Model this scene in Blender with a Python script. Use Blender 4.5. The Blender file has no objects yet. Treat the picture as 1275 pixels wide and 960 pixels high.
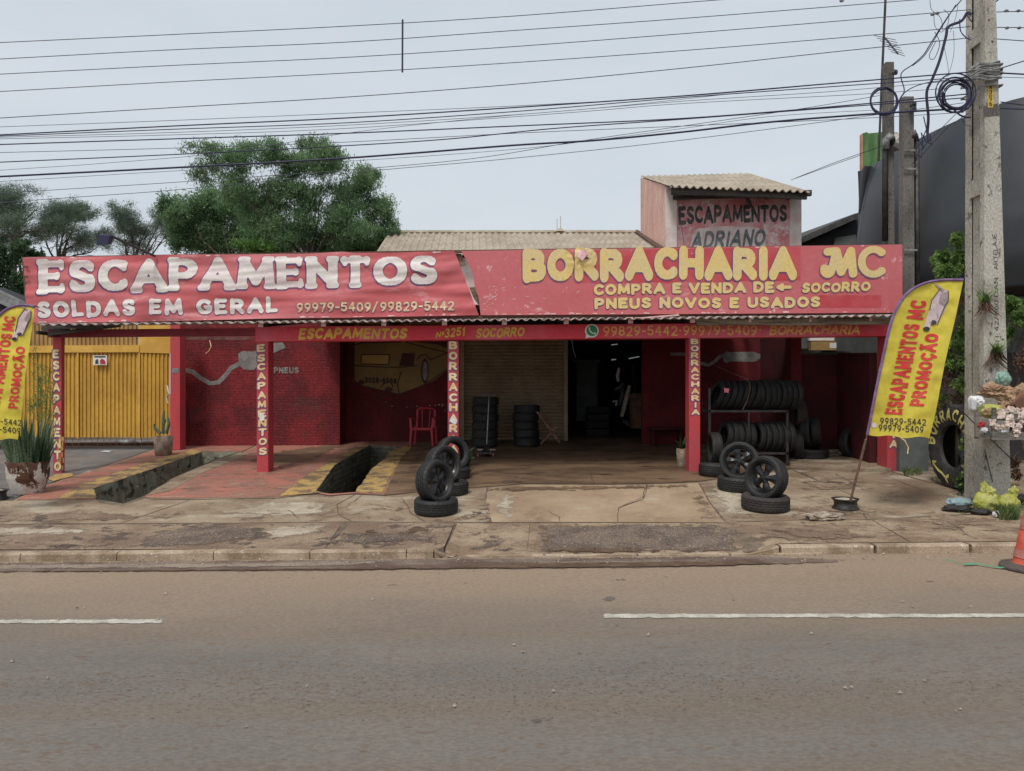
import bpy, bmesh, math, random
import numpy as np
from mathutils import Vector, Matrix, noise
from mathutils.geometry import delaunay_2d_cdt
random.seed(7)
RNG = np.random.default_rng(7)
sc = bpy.context.scene
R = math.radians
# ------------------------------------------------ camera, world, sun, exposure
F, CX, HZ, CZ = 930.0, 637.5, 490.0, 1.8      # focal length and horizon in photo pixels, eye height
cam_d = bpy.data.cameras.new('camera')
cam_d.sensor_width = 36.0
cam_d.lens = F / 1275 * 36
cam_d.shift_y = (HZ - 480) / 1275
cam_d.clip_end = 3000
cam = bpy.data.objects.new('camera', cam_d)
sc.collection.objects.link(cam)
cam.location = (0, 0, CZ)
cam.rotation_euler = (R(90), 0, 0)
sc.camera = cam
SUN_EL, SUN_AZ = 58, 205        # the sun stands behind the camera, a little to the left
w = bpy.data.worlds.new('World')
sc.world = w
w.use_nodes = True
wn = w.node_tree
wn.nodes.clear()
sky = wn.nodes.new('ShaderNodeTexSky')
sky.sky_type = 'NISHITA'
sky.sun_disc = False
sky.sun_elevation = R(SUN_EL)
sky.sun_rotation = R(SUN_AZ)
sky.air_density = 1.2
sky.dust_density = 6.0
sky.ozone_density = 1.5
hz = wn.nodes.new('ShaderNodeMixRGB')          # overcast: the clear sky veiled by even pale cloud
hz.inputs[0].default_value = 0.86
hz.inputs[2].default_value = (6.25, 6.75, 7.12, 1)
cn_ = wn.nodes.new('ShaderNodeTexNoise'); cn_.inputs['Scale'].default_value = 2.2; cn_.inputs['Detail'].default_value = 5
tc_ = wn.nodes.new('ShaderNodeTexCoord'); mp_ = wn.nodes.new('ShaderNodeMapping'); mp_.inputs['Scale'].default_value = (1, 1, 3.5)
wn.links.new(tc_.outputs['Generated'], mp_.inputs[0]); wn.links.new(mp_.outputs[0], cn_.inputs['Vector'])
cm_ = wn.nodes.new('ShaderNodeMixRGB'); cm_.inputs[1].default_value = (5.55, 6.1, 6.6, 1); cm_.inputs[2].default_value = (6.2, 6.7, 7.1, 1)
cr_ = wn.nodes.new('ShaderNodeMapRange'); cr_.inputs[1].default_value = .35; cr_.inputs[2].default_value = .65
wn.links.new(cn_.outputs['Fac'], cr_.inputs[0]); wn.links.new(cr_.outputs[0], cm_.inputs[0]); wn.links.new(cm_.outputs[0], hz.inputs[2])
bg = wn.nodes.new('ShaderNodeBackground')
bg.inputs['Strength'].default_value = 0.1
wo = wn.nodes.new('ShaderNodeOutputWorld')
wn.links.new(sky.outputs[0], hz.inputs[1])
wn.links.new(hz.outputs[0], bg.inputs[0])
wn.links.new(bg.outputs[0], wo.inputs[0])
sd = bpy.data.lights.new('sun', 'SUN')
sd.energy = 1.7
sd.angle = R(13)
sd.color = (1.0, 0.95, 0.88)
sun = bpy.data.objects.new('sun', sd)
sc.collection.objects.link(sun)
az, el = R(SUN_AZ), R(SUN_EL)
sdir = Vector((math.sin(az) * math.cos(el), math.cos(az) * math.cos(el), math.sin(el)))
sun.rotation_euler = sdir.to_track_quat('Z', 'Y').to_euler()
sun.location = sdir * 50
sc.view_settings.view_transform = 'Standard'
sc.view_settings.look = 'None'
sc.view_settings.gamma = 1
sc.view_settings.use_curve_mapping = False
sc.view_settings.exposure = 0.25

# ------------------------------------------------ geometry of the place
def lerp(a, b, t): return a + (b - a) * t
def interp(x, ks):
    if x <= ks[0][0]: return ks[0][1]
    for (a, va), (b, vb) in zip(ks, ks[1:]):
        if x <= b: return va + (vb - va) * (x - a) / (b - a)
    return ks[-1][1]
PK = [(8.3, .09), (9.8, .12), (11.6, .27), (14, .40), (18.5, .66), (60, .66)]
DK = [(8.2, .012), (9.8, .12)]
def sstep(a, b, x):
    t = min(1, max(0, (x - a) / (b - a)))
    return t * t * (3 - 2 * t)
def G(X, Y):
    z = .009 * max(-16, min(14, X))
    if Y < 8.2: return z
    p = interp(Y, PK)
    if Y < 9.8:
        k = sstep(-.78, -.55, X) * (1 - sstep(2.65, 3.0, X))
        p = lerp(p, interp(Y, DK), k)
    return z + p
def P(px, py, d): return Vector(((px - CX) / F * d, d, CZ + (HZ - py) / F * d))
def plane(Y0, s=-.039):
    def f(px, py, e=0.0):
        d = Y0 / (1 - s * (px - CX) / F)
        v = P(px, py, d)
        v.y -= e
        return v
    return f
def gp(px, py):
    a, b = 2.0, 90.0
    ux, uz = (px - CX) / F, (HZ - py) / F
    for i in range(200):
        d = a + .25 * i * (1 + i * .01)
        if CZ + uz * d < G(ux * d, d): break
    a, b = max(2, d - 1.2), d
    for _ in range(30):
        m = (a + b) / 2
        if CZ + uz * m < G(ux * m, m): b = m
        else: a = m
    return (ux * b, b)

# ------------------------------------------------ materials
def M(name, c1, c2=None, scale=2.0, rough=.85, bump=0.0, bscale=30.0, c3=None, s3=6.0, t3=.6, w3=.08,
      metal=0.0, fine=.0, fscale=60.0, stretch=(1, 1, 1), emit=0.0, spec=.35, edge=(.42, .58), band=None, ygrad=None, trans=0.0, brick=None, world=True, coat=0.0):
    m = bpy.data.materials.new(name)
    m.use_nodes = True
    nt = m.node_tree
    N, L = nt.nodes, nt.links
    b = N['Principled BSDF']
    b.inputs['Roughness'].default_value = rough
    b.inputs['Metallic'].default_value = metal
    b.inputs['Specular IOR Level'].default_value = spec
    if coat: b.inputs['Coat Weight'].default_value = coat
    if world:
        g = N.new('ShaderNodeNewGeometry'); co = g.outputs['Position']
    else:
        g = N.new('ShaderNodeTexCoord'); co = g.outputs['Object']
    mp = N.new('ShaderNodeMapping'); mp.inputs['Scale'].default_value = stretch
    L.new(co, mp.inputs[0]); co = mp.outputs[0]
    def nz(s, det=6, ro=.6):
        n = N.new('ShaderNodeTexNoise')
        n.inputs['Scale'].default_value = s
        n.inputs['Detail'].default_value = det
        n.inputs['Roughness'].default_value = ro
        L.new(co, n.inputs['Vector'])
        return n.outputs['Fac']
    def ramp(src, a, c):
        r = N.new('ShaderNodeMapRange')
        r.inputs[1].default_value = a; r.inputs[2].default_value = c
        L.new(src, r.inputs[0])
        return r.outputs[0]
    col = None
    def mix(f, a, c, mode='MIX'):
        x = N.new('ShaderNodeMixRGB'); x.blend_type = mode
        if isinstance(f, float): x.inputs[0].default_value = f
        else: L.new(f, x.inputs[0])
        for k, v in ((1, a), (2, c)):
            if isinstance(v, tuple): x.inputs[k].default_value = (*v, 1)
            else: L.new(v, x.inputs[k])
        return x.outputs[0]
    col = c1
    if c2: col = mix(ramp(nz(scale), *edge), c1, c2)
    if c3: col = mix(ramp(nz(s3, 8, .7), t3, t3 + w3), col, c3)
    if band:
        cb, sv, lo, hi = band
        mp2 = N.new('ShaderNodeMapping'); mp2.inputs['Scale'].default_value = sv
        L.new(g.outputs['Position'] if world else g.outputs['Object'], mp2.inputs[0])
        n2 = N.new('ShaderNodeTexNoise'); n2.inputs['Scale'].default_value = 1.0; n2.inputs['Detail'].default_value = 5; n2.inputs['Roughness'].default_value = .6
        L.new(mp2.outputs[0], n2.inputs['Vector'])
        col = mix(ramp(n2.outputs['Fac'], lo, hi), col, cb)
    if ygrad:
        cb, y0, y1, k = ygrad
        sy = N.new('ShaderNodeSeparateXYZ'); L.new(g.outputs['Position'], sy.inputs[0])
        wv = N.new('ShaderNodeMath'); wv.operation = 'MULTIPLY_ADD'; L.new(nz(.9), wv.inputs[0]); wv.inputs[1].default_value = 1.6; L.new(sy.outputs[1], wv.inputs[2])
        r = N.new('ShaderNodeMapRange'); r.inputs[1].default_value = y0 + .8; r.inputs[2].default_value = y1 + .8; r.inputs[4].default_value = k; r.interpolation_type = 'SMOOTHSTEP'
        L.new(wv.outputs[0], r.inputs[0])
        col = mix(r.outputs[0], col, cb)
    if brick:
        bw, bh, mc = brick
        bt = N.new('ShaderNodeTexBrick')
        bt.inputs['Color1'].default_value = (1, 1, 1, 1); bt.inputs['Color2'].default_value = (.86, .86, .86, 1)
        bt.inputs['Mortar'].default_value = (*mc, 1)
        bt.inputs['Scale'].default_value = 1; bt.inputs['Mortar Size'].default_value = .012
        bt.inputs['Brick Width'].default_value = bw; bt.inputs['Row Height'].default_value = bh
        sx = N.new('ShaderNodeSeparateXYZ'); cx = N.new('ShaderNodeCombineXYZ')
        L.new(co, sx.inputs[0]); L.new(sx.outputs[0], cx.inputs[0]); L.new(sx.outputs[2], cx.inputs[1])
        L.new(cx.outputs[0], bt.inputs['Vector'])
        col = mix(1.0, col, bt.outputs['Color'], 'MULTIPLY')
    if fine:
        r = N.new('ShaderNodeMapRange')
        r.inputs[1].default_value = .40; r.inputs[2].default_value = .60
        r.inputs[3].default_value = 1 - fine; r.inputs[4].default_value = 1 + fine
        L.new(nz(fscale, 3, .7), r.inputs[0])
        x = N.new('ShaderNodeVectorMath'); x.operation = 'SCALE'
        if isinstance(col, tuple): x.inputs[0].default_value = col
        else: L.new(col, x.inputs[0])
        L.new(r.outputs[0], x.inputs['Scale'])
        col = x.outputs[0]
    if isinstance(col, tuple): b.inputs['Base Color'].default_value = (*col, 1)
    else: L.new(col, b.inputs['Base Color'])
    if bump:
        bp = N.new('ShaderNodeBump'); bp.inputs['Strength'].default_value = 1.0
        bp.inputs['Distance'].default_value = bump
        h = nz(bscale, 6, .65)
        if brick:
            ad = N.new('ShaderNodeMath'); ad.operation = 'MULTIPLY_ADD'
            L.new(bt.outputs['Fac'], ad.inputs[0]); ad.inputs[1].default_value = -.7
            L.new(h, ad.inputs[2]); h = ad.outputs[0]
        L.new(h, bp.inputs['Height'])
        L.new(bp.outputs[0], b.inputs['Normal'])
    if emit:
        b.inputs['Emission Color'].default_value = (*c1, 1)
        b.inputs['Emission Strength'].default_value = emit
    if trans:
        tr = N.new('ShaderNodeBsdfTranslucent')
        ms = N.new('ShaderNodeMixShader'); ms.inputs[0].default_value = trans
        if isinstance(col, tuple): tr.inputs[0].default_value = (*col, 1)
        else: L.new(col, tr.inputs[0])
        L.new(b.outputs[0], ms.inputs[1]); L.new(tr.outputs[0], ms.inputs[2])
        L.new(ms.outputs[0], N['Material Output'].inputs[0])
    return m

m_road = M('road_asphalt', (.150, .135, .118), (.178, .157, .134), .9, .88, .002, 120, (.150, .105, .074), 20, .56, .09, fine=.13, fscale=60, stretch=(.45, 1.0, 1), edge=(.36, .64),
           band=((.168, .128, .096), (.05, 1.1, 1), .44, .70), ygrad=((.290, .213, .150), 4.9, 7.6, .92))
m_gutter = M('gutter_wet_dirt', (.115, .075, .058), (.20, .155, .12), 3.0, .6, .004, 120, (.30, .24, .18), 9, .6, .08, fine=.3, fscale=90, stretch=(.4, 1, 1))
m_paintline = M('worn_road_paint', (.52, .49, .43), (.38, .35, .30), 6, .8, .001, 100, (.24, .21, .18), 40, .60, .05, fine=.15)
m_kerb = M('kerb_concrete', (.42, .325, .235), (.25, .18, .12), 3, .9, .006, 40, (.58, .52, .43), 14, .60, .06, fine=.2)
m_conc = M('pavement_concrete', (.345, .272, .190), (.215, .148, .098), 1.1, .9, .006, 60, (.135, .092, .062), 3.2, .55, .09, fine=.18, fscale=55, band=((.40, .345, .26), (1.2, 2.2, 1), .54, .66), edge=(.38, .62))
m_conc_new = M('new_drive_concrete', (.40, .30, .20), (.275, .188, .120), .9, .85, .003, 50, (.42, .355, .265), 2.6, .57, .12, fine=.12, fscale=55, band=((.19, .125, .08), (1.2, .8, 1), .56, .70), edge=(.36, .64))
m_conc_pale = M('pale_concrete', (.455, .40, .31), (.33, .27, .195), 2.2, .9, .004, 60, (.22, .17, .12), 5, .58, .08, fine=.18, fscale=55)
m_apron = M('apron_dirt_concrete', (.195, .132, .092), (.31, .230, .158), 1.3, .9, .008, 60, (.105, .075, .058), 2.6, .53, .05, fine=.3, fscale=55)
m_apron_l = M('apron_pale_concrete', (.345, .262, .178), (.22, .150, .100), 1.6, .9, .007, 60, (.155, .105, .075), 4, .55, .06, fine=.28, fscale=55)
m_gravel = M('rough_dark_asphalt', (.12, .092, .074), (.19, .142, .108), 3, .9, .012, 70, (.34, .27, .20), 30, .585, .04, fine=.5, fscale=60)
m_wet = M('wet_brown_stain', (.10, .062, .04), (.15, .10, .065), 6, .45, .003, 60, fine=.2)
m_yard = M('yard_asphalt', (.13, .12, .115), (.18, .16, .145), 1.5, .85, .004, 100, fine=.25, fscale=90)
m_crack = M('crack_dirt', (.065, .045, .032), (.10, .075, .052), 9, .95)  # plain dark brown of the crack lines
m_seam = M('seam_dirt', (.13, .095, .068), (.20, .15, .11), 4, .95, .004, 40, (.07, .09, .035), 5, .6, .06, fine=.3)
m_redfloor = M('red_floor_paint', (.40, .155, .115), (.30, .15, .11), 2.0, .8, .004, 50, (.20, .12, .082), 2.6, .52, .10, fine=.2, fscale=50, band=((.35, .26, .19), (2, 5, 1), .60, .68))
m_yelfloor = M('yellow_floor_paint', (.45, .30, .10), (.33, .225, .12), 3.0, .8, .006, 50, (.17, .115, .072), 3.0, .47, .10, fine=.25, fscale=50)
m_oil = M('oily_floor', (.215, .140, .086), (.115, .075, .047), 1.4, .55, .003, 40, (.055, .036, .028), 2.2, .55, .08, fine=.2, fscale=60, stretch=(.6, 1.4, 1))
m_pit = M('pit_wall', (.20, .185, .14), (.10, .105, .085), 3, .9, .03, 9, (.26, .31, .25), 3, .56, .06, fine=.3, brick=(.31, .10, (.62, .58, .5)))
m_soil = M('soil', (.22, .13, .08), (.14, .10, .06), 1, .95, .01, 10, fine=.2)
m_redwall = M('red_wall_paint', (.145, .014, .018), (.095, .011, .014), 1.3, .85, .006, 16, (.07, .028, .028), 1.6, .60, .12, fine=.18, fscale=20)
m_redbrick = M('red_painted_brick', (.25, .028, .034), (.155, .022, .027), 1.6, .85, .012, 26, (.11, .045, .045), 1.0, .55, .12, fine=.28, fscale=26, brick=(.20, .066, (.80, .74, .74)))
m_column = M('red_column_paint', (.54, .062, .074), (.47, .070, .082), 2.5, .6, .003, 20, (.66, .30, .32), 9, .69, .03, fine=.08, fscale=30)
m_beam = M('red_beam_paint', (.66, .045, .07), (.68, .12, .17), .8, .6, .003, 20, (.70, .34, .38), 12, .72, .03, fine=.06, fscale=30)
m_beam_d = M('dull_red_beam_paint', (.26, .035, .05), (.20, .03, .045), 2, .7, .003, 20, fine=.1)
m_ban_l = M('faded_red_banner', (.56, .120, .132), (.59, .19, .205), .85, .6, .003, 7, (.78, .42, .43), 1.7, .57, .16, stretch=(.5, 1, 1.6), fine=.04, fscale=12, edge=(.38, .62))
m_ban_r = M('faded_red_panel', (.56, .130, .145), (.59, .165, .18), .6, .65, .002, 6, (.80, .48, .48), 4, .62, .07, fine=.04, fscale=14, edge=(.35, .65), band=((.78, .50, .50), (1.2, 1, 4), .66, .74))
m_redpatch = M('fresh_red_paint', (.50, .058, .072), (.53, .085, .10), 3, .6, fine=.05)
m_pinkwear = M('worn_paint', (.82, .60, .60), (.74, .40, .42), 8, .8, fine=.15)
m_let_w = M('white_letter_paint', (.80, .76, .72), (.72, .62, .61), 2.0, .7, 0, 30, (.60, .58, .55), 7, .64, .1, fine=.07, fscale=25, stretch=(.5, 1, 1.5))
m_let_y = M('yellow_letter_paint', (.76, .57, .22), (.72, .56, .28), 2, .7, 0, 30, (.66, .48, .22), 8, .64, .1, fine=.06, fscale=25)
m_let_b = M('yellow_beam_lettering', (.80, .50, .08), (.72, .42, .10), 3, .7, fine=.1)
m_let_c = M('cream_column_lettering', (.86, .67, .40), (.76, .50, .24), 5, .7, 0, 30, (.6, .3, .2), 20, .66, .05, fine=.08)
m_navy = M('navy_letter_shadow', (.12, .085, .20), (.26, .11, .20), 3, .8, fine=.15)
m_black_t = M('black_lettering', (.03, .03, .034), (.065, .06, .055), 5, .8, fine=.2)
m_dkgreen_t = M('weathered_dark_lettering', (.055, .065, .06), (.13, .12, .10), 7, .85, 0, 30, (.35, .20, .19), 12, .66, .06, fine=.2)
m_slate_t = M('slate_lettering', (.12, .14, .15), (.22, .23, .23), 7, .85, fine=.2)
m_roof = M('tan_roof_sheet', (.43, .37, .29), (.33, .27, .205), 1.6, .75, .004, 20, (.20, .15, .12), 5, .64, .08, fine=.12, fscale=30)
m_roof_edge = M('weathered_roof_sheet', (.46, .38, .36), (.24, .19, .17), 5, .8, .004, 30, (.62, .52, .50), 11, .58, .06, fine=.2)
m_pinkwall = M('pink_weathered_plaster', (.72, .46, .38), (.62, .36, .30), 2, .9, .006, 20, (.74, .62, .52), 3, .56, .12, fine=.1, fscale=30, stretch=(1, 1, .5))
m_panelpink = M('peeling_red_plaster', (.64, .24, .25), (.70, .44, .43), 3.2, .85, .006, 20, (.76, .66, .63), 3.6, .56, .06, fine=.12, fscale=30)
m_palepaint = M('pale_plaster', (.72, .66, .61), (.64, .50, .46), 3, .9, .004, 25, (.64, .30, .29), 5, .66, .1, fine=.1)
m_wood_d = M('dark_old_timber', (.085, .075, .065), (.045, .04, .036), 5, .9, .008, 30, fine=.3, stretch=(.3, 1, 2.5))
m_wood_g = M('weathered_timber', (.30, .235, .18), (.155, .115, .085), 4, .9, .010, 30, (.10, .07, .05), 9, .62, .06, fine=.3, stretch=(.35, 1, 4))
m_wood_b = M('brown_timber', (.22, .11, .07), (.14, .07, .045), 6, .75, .002, 30, fine=.2, stretch=(1, 1, 1))
m_gate = M('yellow_gate_sheet', (.60, .36, .06), (.50, .285, .05), 1.8, .6, .002, 30, (.40, .23, .07), 3.5, .64, .1, fine=.07, fscale=20, stretch=(1, 1, .5))
m_gate2 = M('yellow_plaster', (.70, .42, .09), (.60, .34, .07), 2.5, .8, .003, 30, fine=.08)
m_gate_d = M('dirty_yellow_sheet', (.42, .27, .10), (.34, .21, .08), 2, .7, .002, 30, fine=.1)
m_wire_mesh = M('rusty_wire', (.20, .13, .09), (.12, .09, .07), 9, .7, metal=.4)
m_shutter = M('tan_roller_shutter', (.30, .23, .15), (.24, .175, .11), 2, .55, .001, 30, (.16, .12, .08), 4, .62, .1, fine=.08, metal=.15)
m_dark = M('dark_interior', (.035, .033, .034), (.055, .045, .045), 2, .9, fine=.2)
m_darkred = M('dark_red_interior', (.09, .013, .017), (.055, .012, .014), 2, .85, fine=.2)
m_darkmetal = M('dark_steel', (.05, .05, .052), (.085, .075, .07), 7, .5, .001, 40, metal=.6, fine=.2)
m_steel = M('grey_steel', (.32, .32, .32), (.22, .21, .20), 7, .4, metal=.7, fine=.15)
m_tyre = M('tyre_rubber', (.020, .020, .021), (.032, .031, .030), 6, .62, .001, 120, (.050, .046, .042), 16, .62, .1, fine=.25, world=False, spec=.4)
m_tyre_w = M('worn_tyre_rubber', (.040, .034, .031), (.060, .048, .041), 5, .75, .001, 120, (.09, .075, .062), 12, .60, .1, fine=.25, world=False)
m_tyre_old = M('old_big_tyre_rubber', (.030, .029, .028), (.055, .052, .05), 5, .75, .003, 60, (.12, .11, .10), 8, .66, .1, fine=.25, world=False)
m_rim = M('black_alloy', (.016, .016, .018), (.03, .03, .033), 5, .32, metal=.5, fine=.1, world=False, spec=.6)
m_chrome = M('hub_steel', (.25, .25, .26), None, rough=.35, metal=.8)
m_pole = M('weathered_pole_concrete', (.47, .445, .39), (.34, .32, .275), 1.8, .92, .006, 40, (.14, .125, .105), 7, .585, .05, fine=.22, fscale=40, stretch=(1, 1, .7))
m_pole_d = M('dark_pole_concrete', (.175, .16, .145), (.11, .10, .09), 2.5, .92, .006, 40, (.28, .26, .23), 8, .62, .08, fine=.25, fscale=60, stretch=(1, 1, .3))
m_cable = M('black_cable', (.03, .03, .07), None, rough=.6)
m_wire_thin = M('grey_wire', (.075, .075, .10), None, rough=.6)
m_cable_g = M('grey_bundle_tie', (.30, .30, .29), (.16, .16, .16), 12, .7, metal=.3)
m_fascia = M('dark_grey_cladding', (.050, .056, .064), (.040, .045, .052), .6, .42, .002, 2, fine=.04, spec=.5)
m_fascia_in = M('dark_ceiling', (.03, .03, .033), None, rough=.9)
m_greywall = M('grey_neighbour_wall', (.135, .145, .14), (.10, .11, .105), 2.5, .9, .004, 30, (.18, .19, .17), 5, .62, .1, fine=.12)
m_green = M('green_wall_paint', (.12, .235, .085), (.08, .16, .06), 3, .85, .004, 20, (.045, .07, .035), 4, .6, .1, fine=.15, stretch=(2.5, 1, .6))
m_orange = M('orange_plaster_edge', (.48, .25, .17), (.38, .2, .14), 5, .9, fine=.15)
m_darkroof = M('dark_tile_roof', (.05, .05, .052), (.09, .085, .08), 4, .85, .01, 20, fine=.2)
m_grass = M('weed_green', (.10, .15, .05), (.17, .21, .08), 6, .8, trans=.3)
def leafmat(name, a, b_, c, s=1.2, tr=.35):
    return M(name, a, b_, s, .65, 0, 30, c, s * 3, .58, .12, fine=.35, fscale=5, trans=tr, spec=.25)
m_leaf = leafmat('feathery_green_leaves', (.145, .25, .12), (.20, .31, .155), (.25, .37, .19), tr=.5)  # paler green, with the haze of the air put into the leaf colour
m_leaf2 = leafmat('low_bright_leaves', (.09, .19, .04), (.13, .24, .06), (.05, .12, .03), 2)
m_pine = leafmat('hazy_green_needles', (.125, .18, .125), (.16, .215, .155), (.07, .10, .078), .5)  # greyed and lightened: distance haze is put into the needle colour
m_leafd = leafmat('dark_green_leaves', (.05, .095, .045), (.075, .125, .058), (.10, .16, .07), 1.5)
m_shrub = leafmat('shrub_leaves', (.13, .23, .06), (.19, .30, .09), (.055, .11, .03), 5)
m_dead = leafmat('dry_brown_leaves', (.14, .075, .05), (.09, .06, .04), (.18, .12, .07), 6, .15)
m_bark = M('bark', (.075, .062, .048), (.12, .10, .08), 6, .95, .02, 20, fine=.2)
m_snake = M('striped_succulent', (.055, .095, .055), (.13, .19, .11), 22, .55, 0, 30, (.16, .24, .12), 30, .62, .05, stretch=(1, 1, 2.5))
m_potw = M('flaking_white_pot', (.60, .58, .53), (.48, .44, .39), 4, .85, .004, 30, (.10, .045, .03), 1.9, .50, .02, fine=.15)
m_terra = M('weathered_pot', (.22, .13, .09), (.33, .27, .22), 6, .9, .003, 40, fine=.2)
m_flag = M('yellow_flag_cloth', (.78, .66, .085), (.72, .60, .08), 2, .7, .003, 9, fine=.05, fscale=14, trans=.25)
m_purple = M('purple_flag_sleeve', (.16, .09, .20), (.24, .15, .27), 8, .7)
m_flagred = M('red_flag_print', (.62, .045, .045), (.58, .06, .05), 6, .7, fine=.05)
m_muff1 = M('print_pale_mauve', (.62, .50, .50), (.52, .42, .43), 14, .7)
m_muff2 = M('print_grey_mauve', (.28, .21, .22), (.38, .30, .31), 14, .7)
m_rust = M('rusty_rod', (.16, .085, .06), (.10, .06, .045), 12, .8, .002, 60, fine=.2)
m_white_p = M('white_plastic', (.76, .77, .78), (.62, .63, .64), 6, .4, .01, 12, fine=.08)
m_yel_bag = M('yellow_bag', (.48, .49, .09), (.60, .60, .22), 7, .38, .012, 18, (.50, .47, .06), 12, .6, .08, fine=.1, trans=.25)
m_blue_bag = M('blue_grey_bag', (.25, .36, .40), (.33, .44, .47), 7, .35, .012, 18, fine=.15, trans=.15)
m_teal_bag = M('pale_green_bag', (.24, .40, .33), (.34, .50, .42), 8, .35, .012, 18, fine=.1, trans=.2)
m_blk_bag = M('black_bag', (.03, .03, .032), (.06, .055, .05), 8, .35, .012, 18, fine=.1)
m_card = M('crumpled_cardboard', (.46, .31, .20), (.36, .23, .145), 5, .85, .006, 16, (.56, .42, .30), 8, .6, .08, fine=.1)
m_paper = M('torn_paper', (.70, .60, .54), (.58, .44, .38), 8, .85, .004, 20, fine=.15)
m_redcloth = M('red_scrap', (.50, .06, .06), (.35, .04, .05), 8, .7, fine=.1)
m_crate = M('grey_crate_wood', (.20, .18, .155), (.12, .11, .095), 6, .9, .006, 40, fine=.25, stretch=(.4, 1, 3))
m_cone = M('orange_cone', (.62, .115, .075), (.50, .09, .06), 5, .6, .002, 30, (.30, .10, .08), 9, .64, .07, fine=.12)
m_cone_w = M('dull_cone_band', (.50, .20, .17), (.42, .15, .13), 7, .6)
m_conebase = M('cone_rubber', (.085, .07, .065), (.12, .095, .08), 6, .8, fine=.2)
m_strap = M('green_strap', (.06, .26, .14), (.09, .33, .2), 12, .5)
m_chair = M('red_plastic', (.52, .035, .055), (.44, .03, .045), 3, .4, fine=.05)
m_carbody = M('mural_yellow', (.25, .175, .065), (.21, .145, .058), 2, .8, fine=.1)
m_carline = M('mural_line', (.06, .035, .03), None, rough=.9)
m_cardark = M('mural_dark', (.10, .03, .035), (.07, .03, .03), 4, .9)
m_cargrey = M('mural_grey', (.25, .24, .23), (.17, .16, .155), 6, .85, fine=.2)
m_muralgrey = M('mural_pipe_grey', (.26, .25, .24), (.20, .18, .17), 6, .85, .012, 26, (.30, .08, .08), 14, .64, .06, fine=.2)
m_wa = M('green_phone_bubble', (.045, .26, .11), None, rough=.7)
m_white = M('white_paint', (.80, .80, .78), (.70, .69, .66), 9, .7)
m_rubble = M('rubble', (.42, .35, .28), (.20, .155, .12), 9, .95, .01, 40, (.55, .5, .43), 20, .6, .1, fine=.25)
m_lamp = M('lit_tube', (.85, .92, 1.0), emit=.14)
m_pink = M('pink_sticker', (.80, .20, .30), None, rough=.6)
m_plate = M('yellow_plate', (.62, .42, .08), (.55, .36, .06), 20, .6)
m_orangewr = M('orange_strip_paint', (.52, .33, .09), (.30, .19, .09), 9, .8, .003, 60, fine=.15)

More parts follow.
